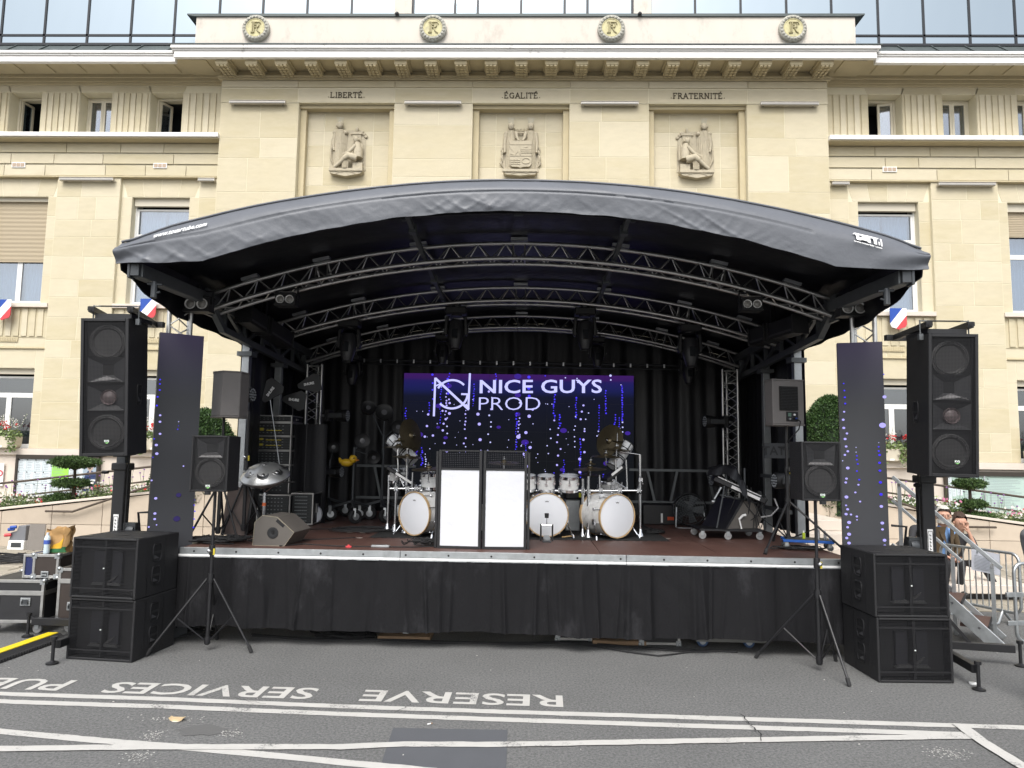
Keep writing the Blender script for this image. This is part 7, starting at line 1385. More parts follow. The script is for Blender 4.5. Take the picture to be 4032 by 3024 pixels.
# ---- notice boards and a wall sign
bronzef = mat('bronze_frame', (.05, .042, .034), .45, .4); paper = mat('notice_paper', (.70, .74, .77), .6, var=.05, vs=6); inkm = mat('notice_ink', (.3, .33, .36), .7)
def board(label, X0, X1, z0, z1, cells, bgm, Yb=16.93):
    t = thing('notice_board', label, 'notice board', ((X0+X1)/2, Yb, z0)); w = X1-X0; h = z1-z0; m_ = MB(); e = .05
    m_.box(-w/2, w/2, 0, .06, 0, h); m_.build('case', bgm, t); m_ = MB(); m_.box(-w/2-e, -w/2, -.05, .06, -e, h+e*2); m_.box(w/2, w/2+e, -.05, .06, -e, h+e*2); m_.box(-w/2, w/2, -.05, .06, -e, 0); m_.box(-w/2, w/2, -.05, .06, h, h+e*2); m_.build('frame', bronzef, t, bevel=.004)
    for i, (a, c, b_, d, mm) in enumerate(cells):
        x0, x1, y0, y1 = -w/2+a*w, -w/2+b_*w, (1-d)*h, (1-c)*h; m_ = MB(); m_.box(x0, x1, -.006-.0008*(i % 3), -.001, y0, y1); o = m_.build('notice', mm, t); m_ = MB(); n = int((y1-y0)/.035)
        for k in range(1, n): L = rnd.uniform(.5, .9); m_.box(x0+.02, x0+.02+(x1-x0-.04)*L, -.0095-.0008*(i % 3), -.0085-.0008*(i % 3), y1-k*(y1-y0)/n-.004, y1-k*(y1-y0)/n+.004)
        if n > 1: m_.build('notice_print', inkm, o)
        m_ = MB(); m_.sphere((x0+.02, -.012, y1-.015), .014, 5); m_.build('magnet', blackp, o)
    m_ = MB(); m_.box(-w/2+.001, w/2-.001, -.03, -.026, .001, h-.001); m_.build('glass', glass_mat('board_glass', (.99, 1, 1), .06, 1.0), t)
    return t
gp = mat('green_notice', (.35, .75, .06), .6)
a, b_, c = at(75, 1806, 16.93), at(386, 1806, 16.93), at(70, 1952, 16.93)
cells = [(.0+.105*i, .01+.33*j, .1+.105*i, .32+.33*j, paper) for i in range(4) for j in range(3)]+[(.43, .02, .64, .55, gp), (.43, .57, .64, .98, paper), (.65, .02, .82, .98, paper)]
tb_ = board('notice board full of pale papers and a lime green sheet behind the left tree', a.x, b_.x, c.z, a.z, cells, mat('board_back', (.5, .56, .58), .7))
w = b_.x-a.x; h = a.z-c.z; x0, x1 = w/2-.17*w, w/2-.005; pd_ = mat('poster_navy', (.012, .03, .11), .5)
m_ = MB(); m_.box(x0, x1, -.008, -.001, .01, h-.01); po = m_.build('poster', mat('poster_sky', (.35, .42, .5), .5), tb_); xc = (x0+x1)/2
m_ = MB(); m_.box(x0, x1, -.0095, -.0085, .01, h*.5); m_.prism([(x0+.03, h*.5), (x1, h*.5), (x1, h*.62), (xc+.05, h*.7), (xc-.05, h*.7), (x0+.05, h*.6)], -.0096, -.0088); m_.build('dark_print', pd_, po); m_ = MB(); m_.prism([(xc+.075*math.cos(k*.4), h*.81+.1*math.sin(k*.4)) for k in range(16)], -.0098, -.009); m_.prism([(xc-.03, h*.7), (xc+.03, h*.7), (xc, h*.58)], -.0098, -.009); m_.build('pale_print', mat('poster_skin', (.45, .32, .26), .6), po)
m_ = MB(); m_.prism([(xc+.08*math.cos(k*.25), h*.84+.1*math.sin(k*.25)) for k in range(14)], -.0101, -.0099); m_.build('hair_print', blackp, po)
m_ = MB(); m_.box(x0+.02, x1-.02, -.0112, -.0102, h*.42, h*.47); m_.box(x0+.02, x1-.05, -.0112, -.0102, h*.34, h*.37)
for k in range(3): m_.prism([(xc+.02+.022*math.cos(q*.7), h*(.24-.08*k)+.022*math.sin(q*.7)) for q in range(9)], -.0112, -.0102)
m_.build('white_print', printw, po)
a, c = at(3728, 1872, 16.93), at(3732, 2022, 16.93); X1 = 13.4; w = X1-a.x; m_g = mat('board_back_green', (.42, .55, .47), .6)
cells = [(.005, .03, .028, .2, paper), (.03, .22, .055, .55, paper), (.06, .2, .095, .52, paper), (.005, .24, .026, .8, paper), (.03, .6, .055, .95, paper), (.1, .05, .21, .97, mat('pale_green_sheet', (.48, .6, .54), .6)), (.25, .06, .5, .97, mat('pale_green_sheet', (.48, .6, .54), .6)), (.52, .06, .8, .97, mat('pale_yellow_sheet', (.55, .6, .42), .6))]
tb2 = board('long pale green glazed notice board behind the right tree', a.x, X1, c.z, a.z, cells, m_g)
m_ = MB(); m_.box(-w/2+.225*w, -w/2+.232*w, -.05, -.025, 0, a.z-c.z); m_.build('glazing_bar', aluflat, tb2)
p = at(3, 1868, 16.95); t = thing('wall_sign', 'white wall sign with a red ring at the far left edge', 'sign', p); m_ = MB(); m_.box(-.12, .06, 0, .02, -.27, .27); m_.build('plate', white, t); m_ = MB(); m_.tube([(-.02+.06*math.cos(k*.3), -.005, .03+.06*math.sin(k*.3)) for k in range(21)], .014, 5, closed=True); m_.build('red_ring', red, t)
# ================================================================ flight cases and odds and ends at the left
casem = mat('case_laminate', (.018, .018, .02), .5, var=.25, vs=6, stain=(.09, .08, .075), st_s=5, st_lo=.66, st_hi=.85); brownc = mat('case_laminate_brown', (.035, .026, .022), .5, var=.25, vs=6, stain=(.1, .085, .07), st_s=5, st_lo=.6, st_hi=.85); bluec = mat('case_laminate_blue', (.012, .02, .09), .5)
def latchplate(par, x, y, z, w=.11, h=.085, butter=False):
    m_ = MB(); m_.box(x-w/2, x+w/2, y-.007, y, z-h/2, z+h/2); o = m_.build('handle_plate', galv, par, bevel=.003); m_ = MB(); m_.box(x-w*.33, x+w*.33, y-.009, y-.0072, z-h*.3, z+h*.3); m_.build('flat_recess', steel, o); m_ = MB()
    if butter: m_.prism([(x-.03, z-.012), (x, z-.004), (x+.03, z-.012), (x+.026, z+.012), (x, z+.004), (x-.026, z+.012)], y-.02, y-.01)
    else: m_.tube([(x-w*.3, y-.016, z+h*.12), (x-w*.3, y-.016, z-h*.28), (x+w*.3, y-.016, z-h*.28), (x+w*.3, y-.016, z+h*.12)], .006, 6)
    m_.build('grip', galv if butter else steel, o)
def flightcase(label, loc, w, d, h, rz=0, lid=.0, body=None, wheels=False, plates=((),), butter=()):
    t = thing('flight_case', label, 'flight case', loc, rz, group='flight cases with aluminium edges'); z0 = .13 if wheels else 0; body = body or casem
    m_ = MB(); m_.box(-w/2+.004, w/2-.004, .004, d-.004, z0+.004, z0+h-.004); m_.build('panels', body, t)
    e = .03; m_ = MB()
    for x in (-w/2, w/2):
        for y in (0, d): m_.box(x-.003 if x > 0 and False else min(x, x-e*(1 if x > 0 else -1)), max(x, x-e*(1 if x > 0 else -1)), min(y-.002, y+e) if y == 0 else d-e, (y+e) if y == 0 else d+.002, z0+e, z0+h-e)
    for z in (z0, z0+h-e):
        m_.box(-w/2, w/2, -.003, e, z, z+e); m_.box(-w/2, w/2, d-e, d+.003, z, z+e)
        for x in (-w/2-.001, w/2-e+.001): m_.box(x, x+e, e, d-e, z, z+e)
    if lid: m_.box(-w/2, w/2, -.004, .0, z0+h-lid-.025, z0+h-lid+.025); m_.box(-w/2-.003, -w/2+.0, .0, d, z0+h-lid-.025, z0+h-lid+.025); m_.box(w/2, w/2+.003, .0, d, z0+h-lid-.025, z0+h-lid+.025)
    m_.build('edge_profiles', alu, t, bevel=.003)
    for x in (-w/2, w/2):
        for y in (0, d):
            for z in (z0, z0+h):
                m_ = MB(); sx_, sy_, sz_ = (1 if x > 0 else -1), (1 if y > 0 else -1), (1 if z > z0 else -1); m_.sphere((x-sx_*.006, y-sy_*.006, z-sz_*.006), .024, 8); m_.obox((x-sx_*.02, y+sy_*.003, z-sz_*.02), (.055, .006, .055)); m_.obox((x+sx_*.003, y-sy_*.02, z-sz_*.02), (.006, .055, .055)); m_.build('ball_corner', galv, t, smooth=40)
    for q in plates:
        if q: latchplate(t, *q)
    for q in butter: latchplate(t, *q, .085, .075, True)
    if wheels:
        for x in (-w/2+.1, w/2-.1):
            for y in (.1, d-.1): castor(t, x, y, 0, .05, mat('grey_tyre', (.28, .28, .28), .6))
    return t
X1 = at(166, 2448, 7.85).x; flightcase('large black wheeled flight case at the far left, handles on its front', (X1-.33, 7.83, 0), .66, .62, .457, R(2), .14, casem, True, ((-.2, -.002, .36), (.14, -.002, .355)))
X2 = at(215, 2437, 7.9).x; flightcase('taller brown black flight case squeezed behind the left subwoofers', (X2+.32, 7.92, .0), .64, .55, .58, R(2), .14, brownc, True, ((-.13, -.002, .57, .1, .17), (-.15, -.002, .30, .1, .09)))
X3 = at(172, 2274, 7.97).x; t = flightcase('small black flight case with a blue lid, lying on the large one', (X3+.03, 7.94, .59), .29, .56, .262, R(2), 0, brownc, False, (), ((0, -.002, .04),)); m_ = MB(); m_.box(-.245, -.149, .01, .5, .004, .255); m_.build('blue_lid', bluec, t); m_ = MB(); m_.box(-.25, -.225, -.002, .5, 0, .26); m_.box(-.225, -.147, -.002, .03, 0, .03); m_.box(-.225, -.147, -.002, .03, .232, .26); m_.build('lid_profiles', alu, t, bevel=.003)
topz = .59+.262
t = thing('paper_bag', 'crumpled brown paper bag with yellow and green print on the small flight case', 'bag', (X3+.055, 8.12, topz)); kr = mat('kraft_paper', (.42, .25, .10), .8, var=.15, vs=9, bump=.5, bs=14); m_ = MB()
def bagf(i, j):
    a = i*2*math.pi; w_, d_ = .112+.012*j, .06+.01*j; c, s_ = math.cos(a), math.sin(a); x = w_*math.copysign(abs(c)**.35, c); y = d_*math.copysign(abs(s_)**.35, s_); k = .009*math.sin(i*31+j*5)+.007*math.sin(i*57-j*7)+.004*math.sin(j*13+i*23); top = .27+.018*math.sin(i*25)+.02*math.cos(a*1.0)
    return V((x+k, y+k*.8, top*j))
m_.grid(bagf, 56, 22); bo = m_.build('bag', kr, t, smooth=25); m_ = MB(); m_.grid(lambda i, j: bagf(.52+.46*i, .015+.22*j)*1.0+V((0, -.004, 0)), 30, 6); m_.build('green_print', mat('bag_green', (.02, .12, .04), .7), bo); m_ = MB(); m_.grid(lambda i, j: bagf(.73+.05*i+.05*j, .18+.5*j)+V((0, -.005, 0)), 6, 10); m_.grid(lambda i, j: bagf(.60+.05*i-.03*j, .22+.4*j)+V((-.002, -.005, 0)), 6, 10); m_.build('yellow_print', mat('bag_yellow', (.62, .34, .02), .7), bo)
t = thing('water_bottle', 'clear plastic water bottle with a blue label on the small flight case', 'bottle', (X3-.01, 8.0, topz)); wg = mat('water_plastic', (.55, .65, .7), .12, spec=.8); m_ = MB(); m_.lathe([(.03, 0), (.034, .01), (.031, .03), (.034, .05), (.031, .07), (.034, .09), (.032, .11), (.034, .13), (.034, .16), (.026, .19), (.013, .205), (.013, .215)], 18); m_.build('body', wg, t, smooth=50); m_ = MB(); m_.lathe([(.0348, .105), (.0348, .15)], 18, caps=False); m_.build('label', mat('bottle_label', (.05, .10, .4), .5), t); m_ = MB(); m_.lathe([(.015, .212), (.015, .23)], 14); m_.build('cap', mat('bottle_cap', (.55, .6, .7), .4), t)
t = thing('equipment_chest', 'long black trunk lying behind the paper bag', 'case', (-4.75, 8.75, 0)); m_ = MB(); m_.box(-.62, .65, 0, .5, .0, .86); m_.build('body', black, t, bevel=.02); m_ = MB(); m_.box(-.66, -.5, -.04, .54, .80, .86); m_.tube([(-.55, 0, .885), (.6, 0, .885)], .025, 8); m_.build('rim', steel, t, bevel=.01); m_ = MB(); m_.tube([(.1, -.06, .72), (.5, -.06, .74)], .03, 10); m_.build('white_roll', white, t)
P = gz(65, 2172); t = thing('power_box', 'grey power distribution box with blue plugs on the paving', 'power box', (P.x, P.y, .035)); gb_ = mat('grey_plastic', (.16, .165, .18), .5); m_ = MB(); m_.prism([(-.17, .18), (.15, .18), (.15, .46), (.0, .46), (-.03, .36), (-.14, .33)], 0, .3); m_.build('body', gb_, t, bevel=.008); m_ = MB(); m_.prism([(-.18, .0), (.15, .0), (.15, .18), (-.16, .18)], -.03, .3); m_.build('base', white, t, bevel=.01); m_ = MB(); m_.box(-.1, .1, -.034, -.031, .05, .14); m_.build('socket_panel', steel, t)
for q, mm in (((-.06, -.02, .40), blue_), ((-.12, -.02, .29), red), ((-.02, -.02, .44), blue_)): m_ = MB(); m_.tube([q, V(q)+V((-.1, -.04, -.01))], .032, 10); m_.build('plug', mm, t, smooth=40)
t = thing('grating_plate', 'grey textured metal plate leaning beside the power box', 'plate', (P.x+.37, P.y-.03, .035)); t.rotation_euler = (R(-6), 0, R(4)); m_ = MB(); m_.box(-.15, .15, 0, .02, 0, .5)
for k in range(10):
    for q in range(16): m_.obox((-.13+k*.029, -.001, .03+q*.029), (.016, .005, .008), Euler((0, R(40 if (k+q) % 2 else -40), 0)).to_matrix())
m_.build('plate', mat('plate_grey', (.22, .2, .18), .6, .3, var=.1), t)
def cable(label, pts, r=.008, n=1, spread=.03, m=None, cat='cable', z=.01, loops=0, grp=None):
    pts = [V(p) for p in pts]; c = sum(pts, V((0, 0, 0)))/len(pts); t = thing('cable', label, cat, c, group=grp)
    for k in range(n):
        P_ = []
        for a, b_ in zip(pts, pts[1:]):
            for i in range(6): P_.append(a.lerp(b_, i/6))
        P_.append(pts[-1]); ph = rnd.uniform(0, 6); Q_ = [p-c+V((spread*math.sin(i*.5+ph)*.8+spread*.3*math.sin(i*1.3+ph*2), spread*math.sin(i*.37+ph*1.7), 0)) for i, p in enumerate(P_)]
        m_ = MB(); m_.tube(Q_, r, 6); m_.build('strand', m or rubber, t, smooth=60)
    return t
def tangle(label, c, rx, ry, n, r=.008, zmax=.05):
    t = thing('cable', label, 'cable', c)
    for k in range(n):
        a0 = rnd.uniform(0, 6.28); ex, ey = rx*rnd.uniform(.35, 1), ry*rnd.uniform(.35, 1); ox, oy = rnd.gauss(0, rx*.25), rnd.gauss(0, ry*.25); m_ = MB(); m_.tube([(ox+ex*math.cos(a0+i*.35), oy+ey*math.sin(a0+i*.35), .01+zmax*rnd.random()*.5+zmax*.5*k/n) for i in range(17)], r, 6, closed=False); m_.build('loop', rubber, t, smooth=60)
C2 = lambda x, y: gz(1200+x*.678, 2430+y*.678)+V((0, 0, .012))
cable('long black cables lying along the foot of the stage skirt', [C2(-300, 110), C2(0, 130), C2(400, 133), C2(800, 152), C2(1300, 158), C2(1550, 150), C2(1800, 172), C2(2212, 200), C2(2500, 205)], .0085, 4, .035); cable('looser black cable bulging out before the stage at right', [C2(1500, 155), C2(1800, 195), C2(2050, 228), C2(2212, 215), C2(2400, 200)], .008, 1, .02)
tangle('heap of black cable under the stage front at left', C2(230, 125), .3, .1, 12); tangle('cables spread on the asphalt beside the left subwoofers', gz(745, 2500)+V((0, 0, .01)), .28, .16, 10)
tangle('pile of black cables on the paving by the power box', gz(30, 2215)+V((0, 0, .03)), .75, .4, 16, .011, .09); tangle('pile of black cables under the left tripods on the deck', gz(850, 2135, DZ), .42, .22, 26, .007, .06); tangle('heap of cables at the left foot of the white screen', gz(1690, 2148, DZ), .2, .1, 22, .006, .08); tangle('cables at the foot of the right rack post', gz(2560, 2100, DZ), .2, .16, 14, .006, .05); tangle('cables below the blue dolly at the right deck edge', gz(3150, 2165, DZ), .3, .12, 9, .006, .04); tangle('cables around the wheels at the left rear of the deck', gz(1440, 2090, DZ), .5, .3, 12, .006, .03)
S1 = lambda x, y: gz(1200+x*.422, 1500+y*.422, DZ)+V((0, 0, .007))
cable('thin cables running along the front edge of the deck', [S1(-250, 1545), S1(0, 1525), S1(300, 1545), S1(600, 1553), S1(1000, 1555), S1(1230, 1545)], .006, 2, .015); cable('thin cable crossing the brown deck at left', [S1(-300, 1390), S1(0, 1388), S1(400, 1385), S1(620, 1410)], .006, 1, .02); cable('thin cable on the deck before the carpet', [S1(-100, 1495), S1(200, 1478), S1(480, 1465)], .006, 1, .012)
p = S1(705, 1553); t = thing('stomp_box', 'small flat grey box on the front edge of the deck', 'box', p); m_ = MB(); m_.box(-.1, .1, -.03, .03, -.006, .02); m_.build('body', galv, t, bevel=.006)
p = S1(410, 1555); t = thing('red_clip', 'small red clip lying on the front of the deck', 'clip', p); m_ = MB(); m_.box(-.03, .03, -.012, .012, -.005, .012); m_.build('body', red, t); m_ = MB(); m_.box(-.01, .01, -.01, .01, .012, .024); m_.build('lever', red, t)
# pieces of tape on the deck
tp = mat('pale_tape', (.4, .36, .32), .7)
for x, y in ((540, 1417), (420, 1415), (510, 1465)):
    p = S1(x, y); m_ = MB(); m_.box(-.035, .035, -.02, .02, -.006, -.004); o = m_.build('tape_mark', tp, loc=p); tag(o, {540: 'scrap of pale tape on the deck nearest the drum carpet at left', 420: 'scrap of pale tape on the deck below the yellow duck', 510: 'scrap of pale tape at the front corner of the drum carpet'}[x], 'tape')
p = at(2628, 2121, 8.3); p = gz(2628, 2121, DZ); m_ = MB(); m_.box(-.035, .035, -.02, .02, .001, .003); o = m_.build('tape_mark', tp, loc=p); tag(o, 'scrap of pale tape on the deck right of the drum carpet', 'tape')
# yellow cable ramp
q0, q1 = gz(0, 2614), gz(262, 2518); d = (q1-q0).normalized(); s_ = V((-d.y, d.x, 0)); s_ = s_ if s_.y > 0 else -s_
t = thing('cable_ramp', 'black rubber cable ramp with a bright yellow lid at left', 'cable ramp', (q0+q1)/2); o = (q0+q1)/2; ang = math.atan2(d.y, d.x); t.rotation_euler = (0, 0, ang); Lr = (q1-q0).length/2
m_ = MB(); sg = 1 if (Matrix.Rotation(-ang, 3, 'Z')@s_).y > 0 else -1
def ramp_box(m_, y0, y1, z0, z1, xa=-Lr-.6, xb=Lr): m_.box(xa, xb, min(sg*y0, sg*y1), max(sg*y0, sg*y1), z0, z1)
m_.prism([(0, 0), (.09, .062), (.22, .062), (.31, 0)], -Lr-.6, Lr+.02, Matrix(((0, 1, 0, 0), (sg, 0, 0, 0), (0, 0, 1, 0), (0, 0, 0, 1)))); m_.build('rubber_body', rubber, t); m_ = MB()
for k in range(60): m_.box(-Lr-.55+k*.035, -Lr-.535+k*.035, min(sg*.0, sg*.07), max(sg*.0, sg*.07), .0, .035)
m_.build('side_ribs', rubber, t); m_ = MB(); ramp_box(m_, .10, .21, .0625, .07); m_.build('yellow_lid', mat('yellow_lid', (.72, .55, .01), .5, var=.05), t)
# litter
P = gz(697, 2838); t = thing('food_tray', 'small brown paper food tray lying on the road', 'food tray', P); m_ = MB(); m_.prism([(-.04, .008), (.04, .008), (.055, .026), (.04, .02), (-.04, .02), (-.055, .028)], -.025, .025); m_.build('tray', mat('tray_paper', (.55, .42, .25), .7), t); m_ = MB(); m_.lathe([(.03, 0), (.04, .005), (.03, .008)], 14); m_.build('lid', mat('tray_lid', (.6, .55, .45), .7), t)
P = gz(1692, 2854); t = thing('cigarette_end', 'white cigarette end lying between the painted lines', 'cigarette end', P+V((0, 0, .008))); t.rotation_euler = (0, 0, .6); m_ = MB(); m_.tube([(-.02, 0, 0), (.008, 0, 0)], .005, 8); m_.build('paper', white, t); m_ = MB(); m_.tube([(.008, 0, 0), (.022, 0, 0)], .0052, 8); m_.build('filter', wood, t)
P = gz(3830, 2693); t = thing('bottle_top', 'small white round lid by the right lift foot', 'lid', P); m_ = MB(); m_.lathe([(.03, 0), (.031, .014), (.026, .016)], 16); m_.build('lid', white, t, smooth=40); m_ = MB(); m_.lathe([(.02, .0165), (.02, .018)], 12); m_.build('centre', aluflat, t)
# cases and a dolly under the stage
P = gz(2261, 2528); tc_ = flightcase('black flight case with white lettering under the stage front', (P.x, P.y+.02, .01), .40, .4, .26); text('lettering', 'KBL EVENTS', .033, white, TR(0, -.006, .052)@FRONT, tc_, .001)
for k in (-1, 1): m_ = MB(); m_.beam((k*.14, -.004, .05), (k*.14+.02, -.004, .075), .004, .006); m_.beam((k*.14, -.004, .075), (k*.14+.02, -.004, .05), .004, .006); m_.build('pink_mark', mat('pink_mark', (.5, .05, .15), .6), tc_)
P = gz(2600, 2546); flightcase('black flight case with a latch under the stage front at right', (P.x, P.y+.02, .01), .44, .4, .25, 0, 0, None, False, (), ((-.04, -.002, .13),))
a, b_ = at(2737, 2514, 7.95), at(3012, 2514, 7.95); t = thing('dolly', 'grey plank dolly on blue wheels under the stage front at right', 'dolly', ((a.x+b_.x)/2, 7.9, 0)); w = (b_.x-a.x); m_ = MB(); m_.box(-w/2, w/2, 0, .4, a.z-.02, a.z+.015); m_.build('plank', mat('grey_plank', (.2, .2, .19), .7), t)
for x in (-w/2+.08, w/2-.17):
    m_ = MB(); m_.lathe([(.02, -.018), (.055, -.02), (.062, -.012), (.062, .012), (.055, .02), (.02, .018)], 20, TR(x, .06, .062, 90)); m_.build('wheel', mat('blue_tyre', (.03, .07, .16), .5), t, smooth=35); m_ = MB(); m_.lathe([(.035, -.022), (.035, .022)], 16, TR(x, .06, .062, 90)); m_.box(x-.04, x+.02, .03, .035, .062, .13); m_.build('wheel_fork', galv, t)
# ================================================================ metal stairs, barriers
N0, F0 = gz(3947, 2571), gz(3956, 2522); wv = (F0-N0); sw = wv.length; wv.normalize(); dv = V((wv.y, -wv.x, 0))
def onplane(px, py, P0, n): d = ray(px, py); c = V((0, 0, EYE)); return c+d*((P0-c).dot(n)/d.dot(n))
up = onplane(3731, 2370, N0, wv); run = (N0-up).dot(dv); slope = up.z/max(.1, run)
top_run = 1.02/slope
stt = thing('metal_stairs', 'galvanised stairs with brown treads and handrail at the right of the stage', 'stairs', (*((N0+F0)/2).xy, 0)); so3 = V(stt.location)
ang = math.atan2(dv.y, dv.x); stt.rotation_euler = (0, 0, ang)
RI = Matrix.Rotation(-ang, 3, 'Z'); LOC = lambda p: RI@(V(p)-so3)
hw = sw/2; sgn = 1 if (RI@wv).y > 0 else -1
for s in (-1, 1):
    m_ = MB(); y = s*hw; m_.beam((0, y, .03), (-top_run, y, 1.02), .03, .14 if s*sgn < 0 else .06); m_.build('stringer', galv, stt, bevel=.004)
for k in range(4):
    z = .24+k*.235; x = -z/slope; m_ = MB(); m_.box(x-.13, x+.13, -hw+.02, hw-.02, z-.02, z+.012); T_ = m_.build('tread', ply, stt, bevel=.003); m_ = MB(); m_.box(x+.131, x+.14, -hw+.02, hw-.02, z-.03, z+.014); m_.build('nosing', rubber, T_); m_ = MB(); m_.box(x-.02, x+.12, sgn*hw-.02, sgn*hw+.02, z-.06, z-.022); m_.build('tread_support', galv, T_)
    for s in (-1, 1): m_ = MB(); m_.lathe([(.014, 0), (.014, .014), (.006, .018)], 8, TR(x+.05, s*(hw+.015), z-.01, 90*s)); m_.build('bolt', chrome, T_)
a, b_ = onplane(3514, 1877, F0, wv), onplane(3943, 2239, F0, wv); m_ = MB(); m_.beam(LOC(a), LOC(b_), .045, .045); m_.build('handrail', galv, stt, bevel=.004)
c, e = onplane(3512, 1968, F0, wv), onplane(3787, 2210, F0, wv); m_ = MB(); m_.beam(LOC(c), LOC(e), .035, .035); m_.build('mid_rail', galv, stt, bevel=.004)
for px, py in ((3906, 2224), (3542, 1905), ):
    p = onplane(px, py, F0, wv); L_ = LOC(p); m_ = MB(); m_.box(L_.x-.02, L_.x+.02, L_.y-.055, L_.y-.02, max(.0, -L_.x*slope-.1) if px > 3700 else .0, L_.z); m_.build('rail_post', galv, stt)
    m_ = MB(); m_.lathe([(.02, -.08), (.02, .05)], 8, TR(L_.x, L_.y-.02, L_.z-.01, 90)); m_.build('rail_bolt', chrome, stt)
p = onplane(3752, 2192, F0, wv); L_ = LOC(p); m_ = MB(); m_.box(L_.x-.02, L_.x+.02, L_.y-.06, L_.y-.02, .0, L_.z); m_.build('rail_post', galv, stt)
m_ = MB(); m_.beam((-.85, hw*.7, .75), (-.45, hw*.7, .02), .03, .03); m_.build('support_leg', galv, stt)
def barrier(label, P, Q, z0, z1, bars, feet=True, brackets=False):
    P, Q = V((P[0], P[1], 0)), V((Q[0], Q[1], 0)); t = thing('crowd_barrier', label, 'barrier', (P+Q)/2, group='galvanised crowd barriers'); o = (P+Q)/2; d = (Q-P).normalized(); c = .1
    pts = []
    for k in range(7): a = k*R(15); pts.append(P+d*(c-c*math.sin(R(90)-a) if False else c-c*math.cos(a))+V((0, 0, z1-c+c*math.sin(a))))
    up_ = [P+V((0, 0, z0+c))]+pts+[Q-d*(c-c*math.cos(R(90-15*k)))+V((0, 0, z1-c+c*math.sin(R(90-15*k)))) for k in range(7)]+[Q+V((0, 0, z0+c))]+[Q-d*(c-c*math.cos(R(15*k)))+V((0, 0, z0+c-c*math.sin(R(15*k)))) for k in range(1, 7)]+[P+d*(c-c*math.cos(R(90-15*k)))+V((0, 0, z0+c-c*math.sin(R(90-15*k)))) for k in range(6)]
    m_ = MB(); m_.tube([p-o for p in up_], .019, 10, closed=True); m_.build('frame', galv, t, smooth=45)
    for k in range(1, bars+1): p = P.lerp(Q, k/(bars+1))-o; rod('bar', p+V((0, 0, z0)), p+V((0, 0, z1)), .008, galv, t, 8)
    n_ = V((-d.y, d.x, 0))
    if feet:
        for q in (.22, .78):
            p = P.lerp(Q, q)-o
            for s in (-1, 1): m_ = MB(); m_.tube([p+V((0, 0, z0)), p+n_*s*.13+d*.02+V((0, 0, .02)), p+n_*s*.2+d*.02+V((0, 0, .012))], .016, 8); m_.build('foot', galv, t, smooth=40)
    if brackets:
        for z in (z0+.2, z0+.5): m_ = MB(); m_.beam(P-o-d*.11+V((0, 0, z)), P-o+d*.1+V((0, 0, z)), .03, .05); m_.build('hook_plate', galv, t, bevel=.004)
    return t
a, b_ = at(3703, 2150, 10.1), at(4010, 2170, 9.15); bt = barrier('crowd barrier with a white notice behind the metal stairs', (a.x, 10.1), (b_.x, 9.15), .16, .89, 12); o_ = V(bt.location)
a2, c2 = at(3818, 2158, 9.72), at(3893, 2232, 9.5); t = thing('paper_notice', 'white printed sheet fixed to the crowd barrier', 'notice', (a2.x, 9.66, a2.z)); dd = (V((b_.x, 9.15, 0))-V((a.x, 10.1, 0))).normalized(); t.rotation_euler = (0, R(3), math.atan2(dd.y, dd.x)); wn = .37; hn = .27; m_ = MB(); m_.grid(lambda i, j: V((wn*i, -.025+.006*math.sin(i*5+j*3), -hn*j)), 6, 6); m_.build('sheet', mat('notice_white', (.72, .74, .82), .6), t); m_ = MB()
for k in range(11): m_.box(.05+(.12 if k == 0 else 0), wn-.05-(.12 if k == 0 else rnd.uniform(0, .08)), -.036, -.034, -.06-k*.018, -.055-k*.018)
m_.box(wn*.2, wn*.27, -.036, -.034, -.045, -.012); m_.build('print', inkm, t)
p = gz(4008, 2566); barrier('crowd barrier cut off by the right edge of the picture', (p.x, p.y), (p.x+2.0, p.y+.35), .1, .93, 14, True, True)
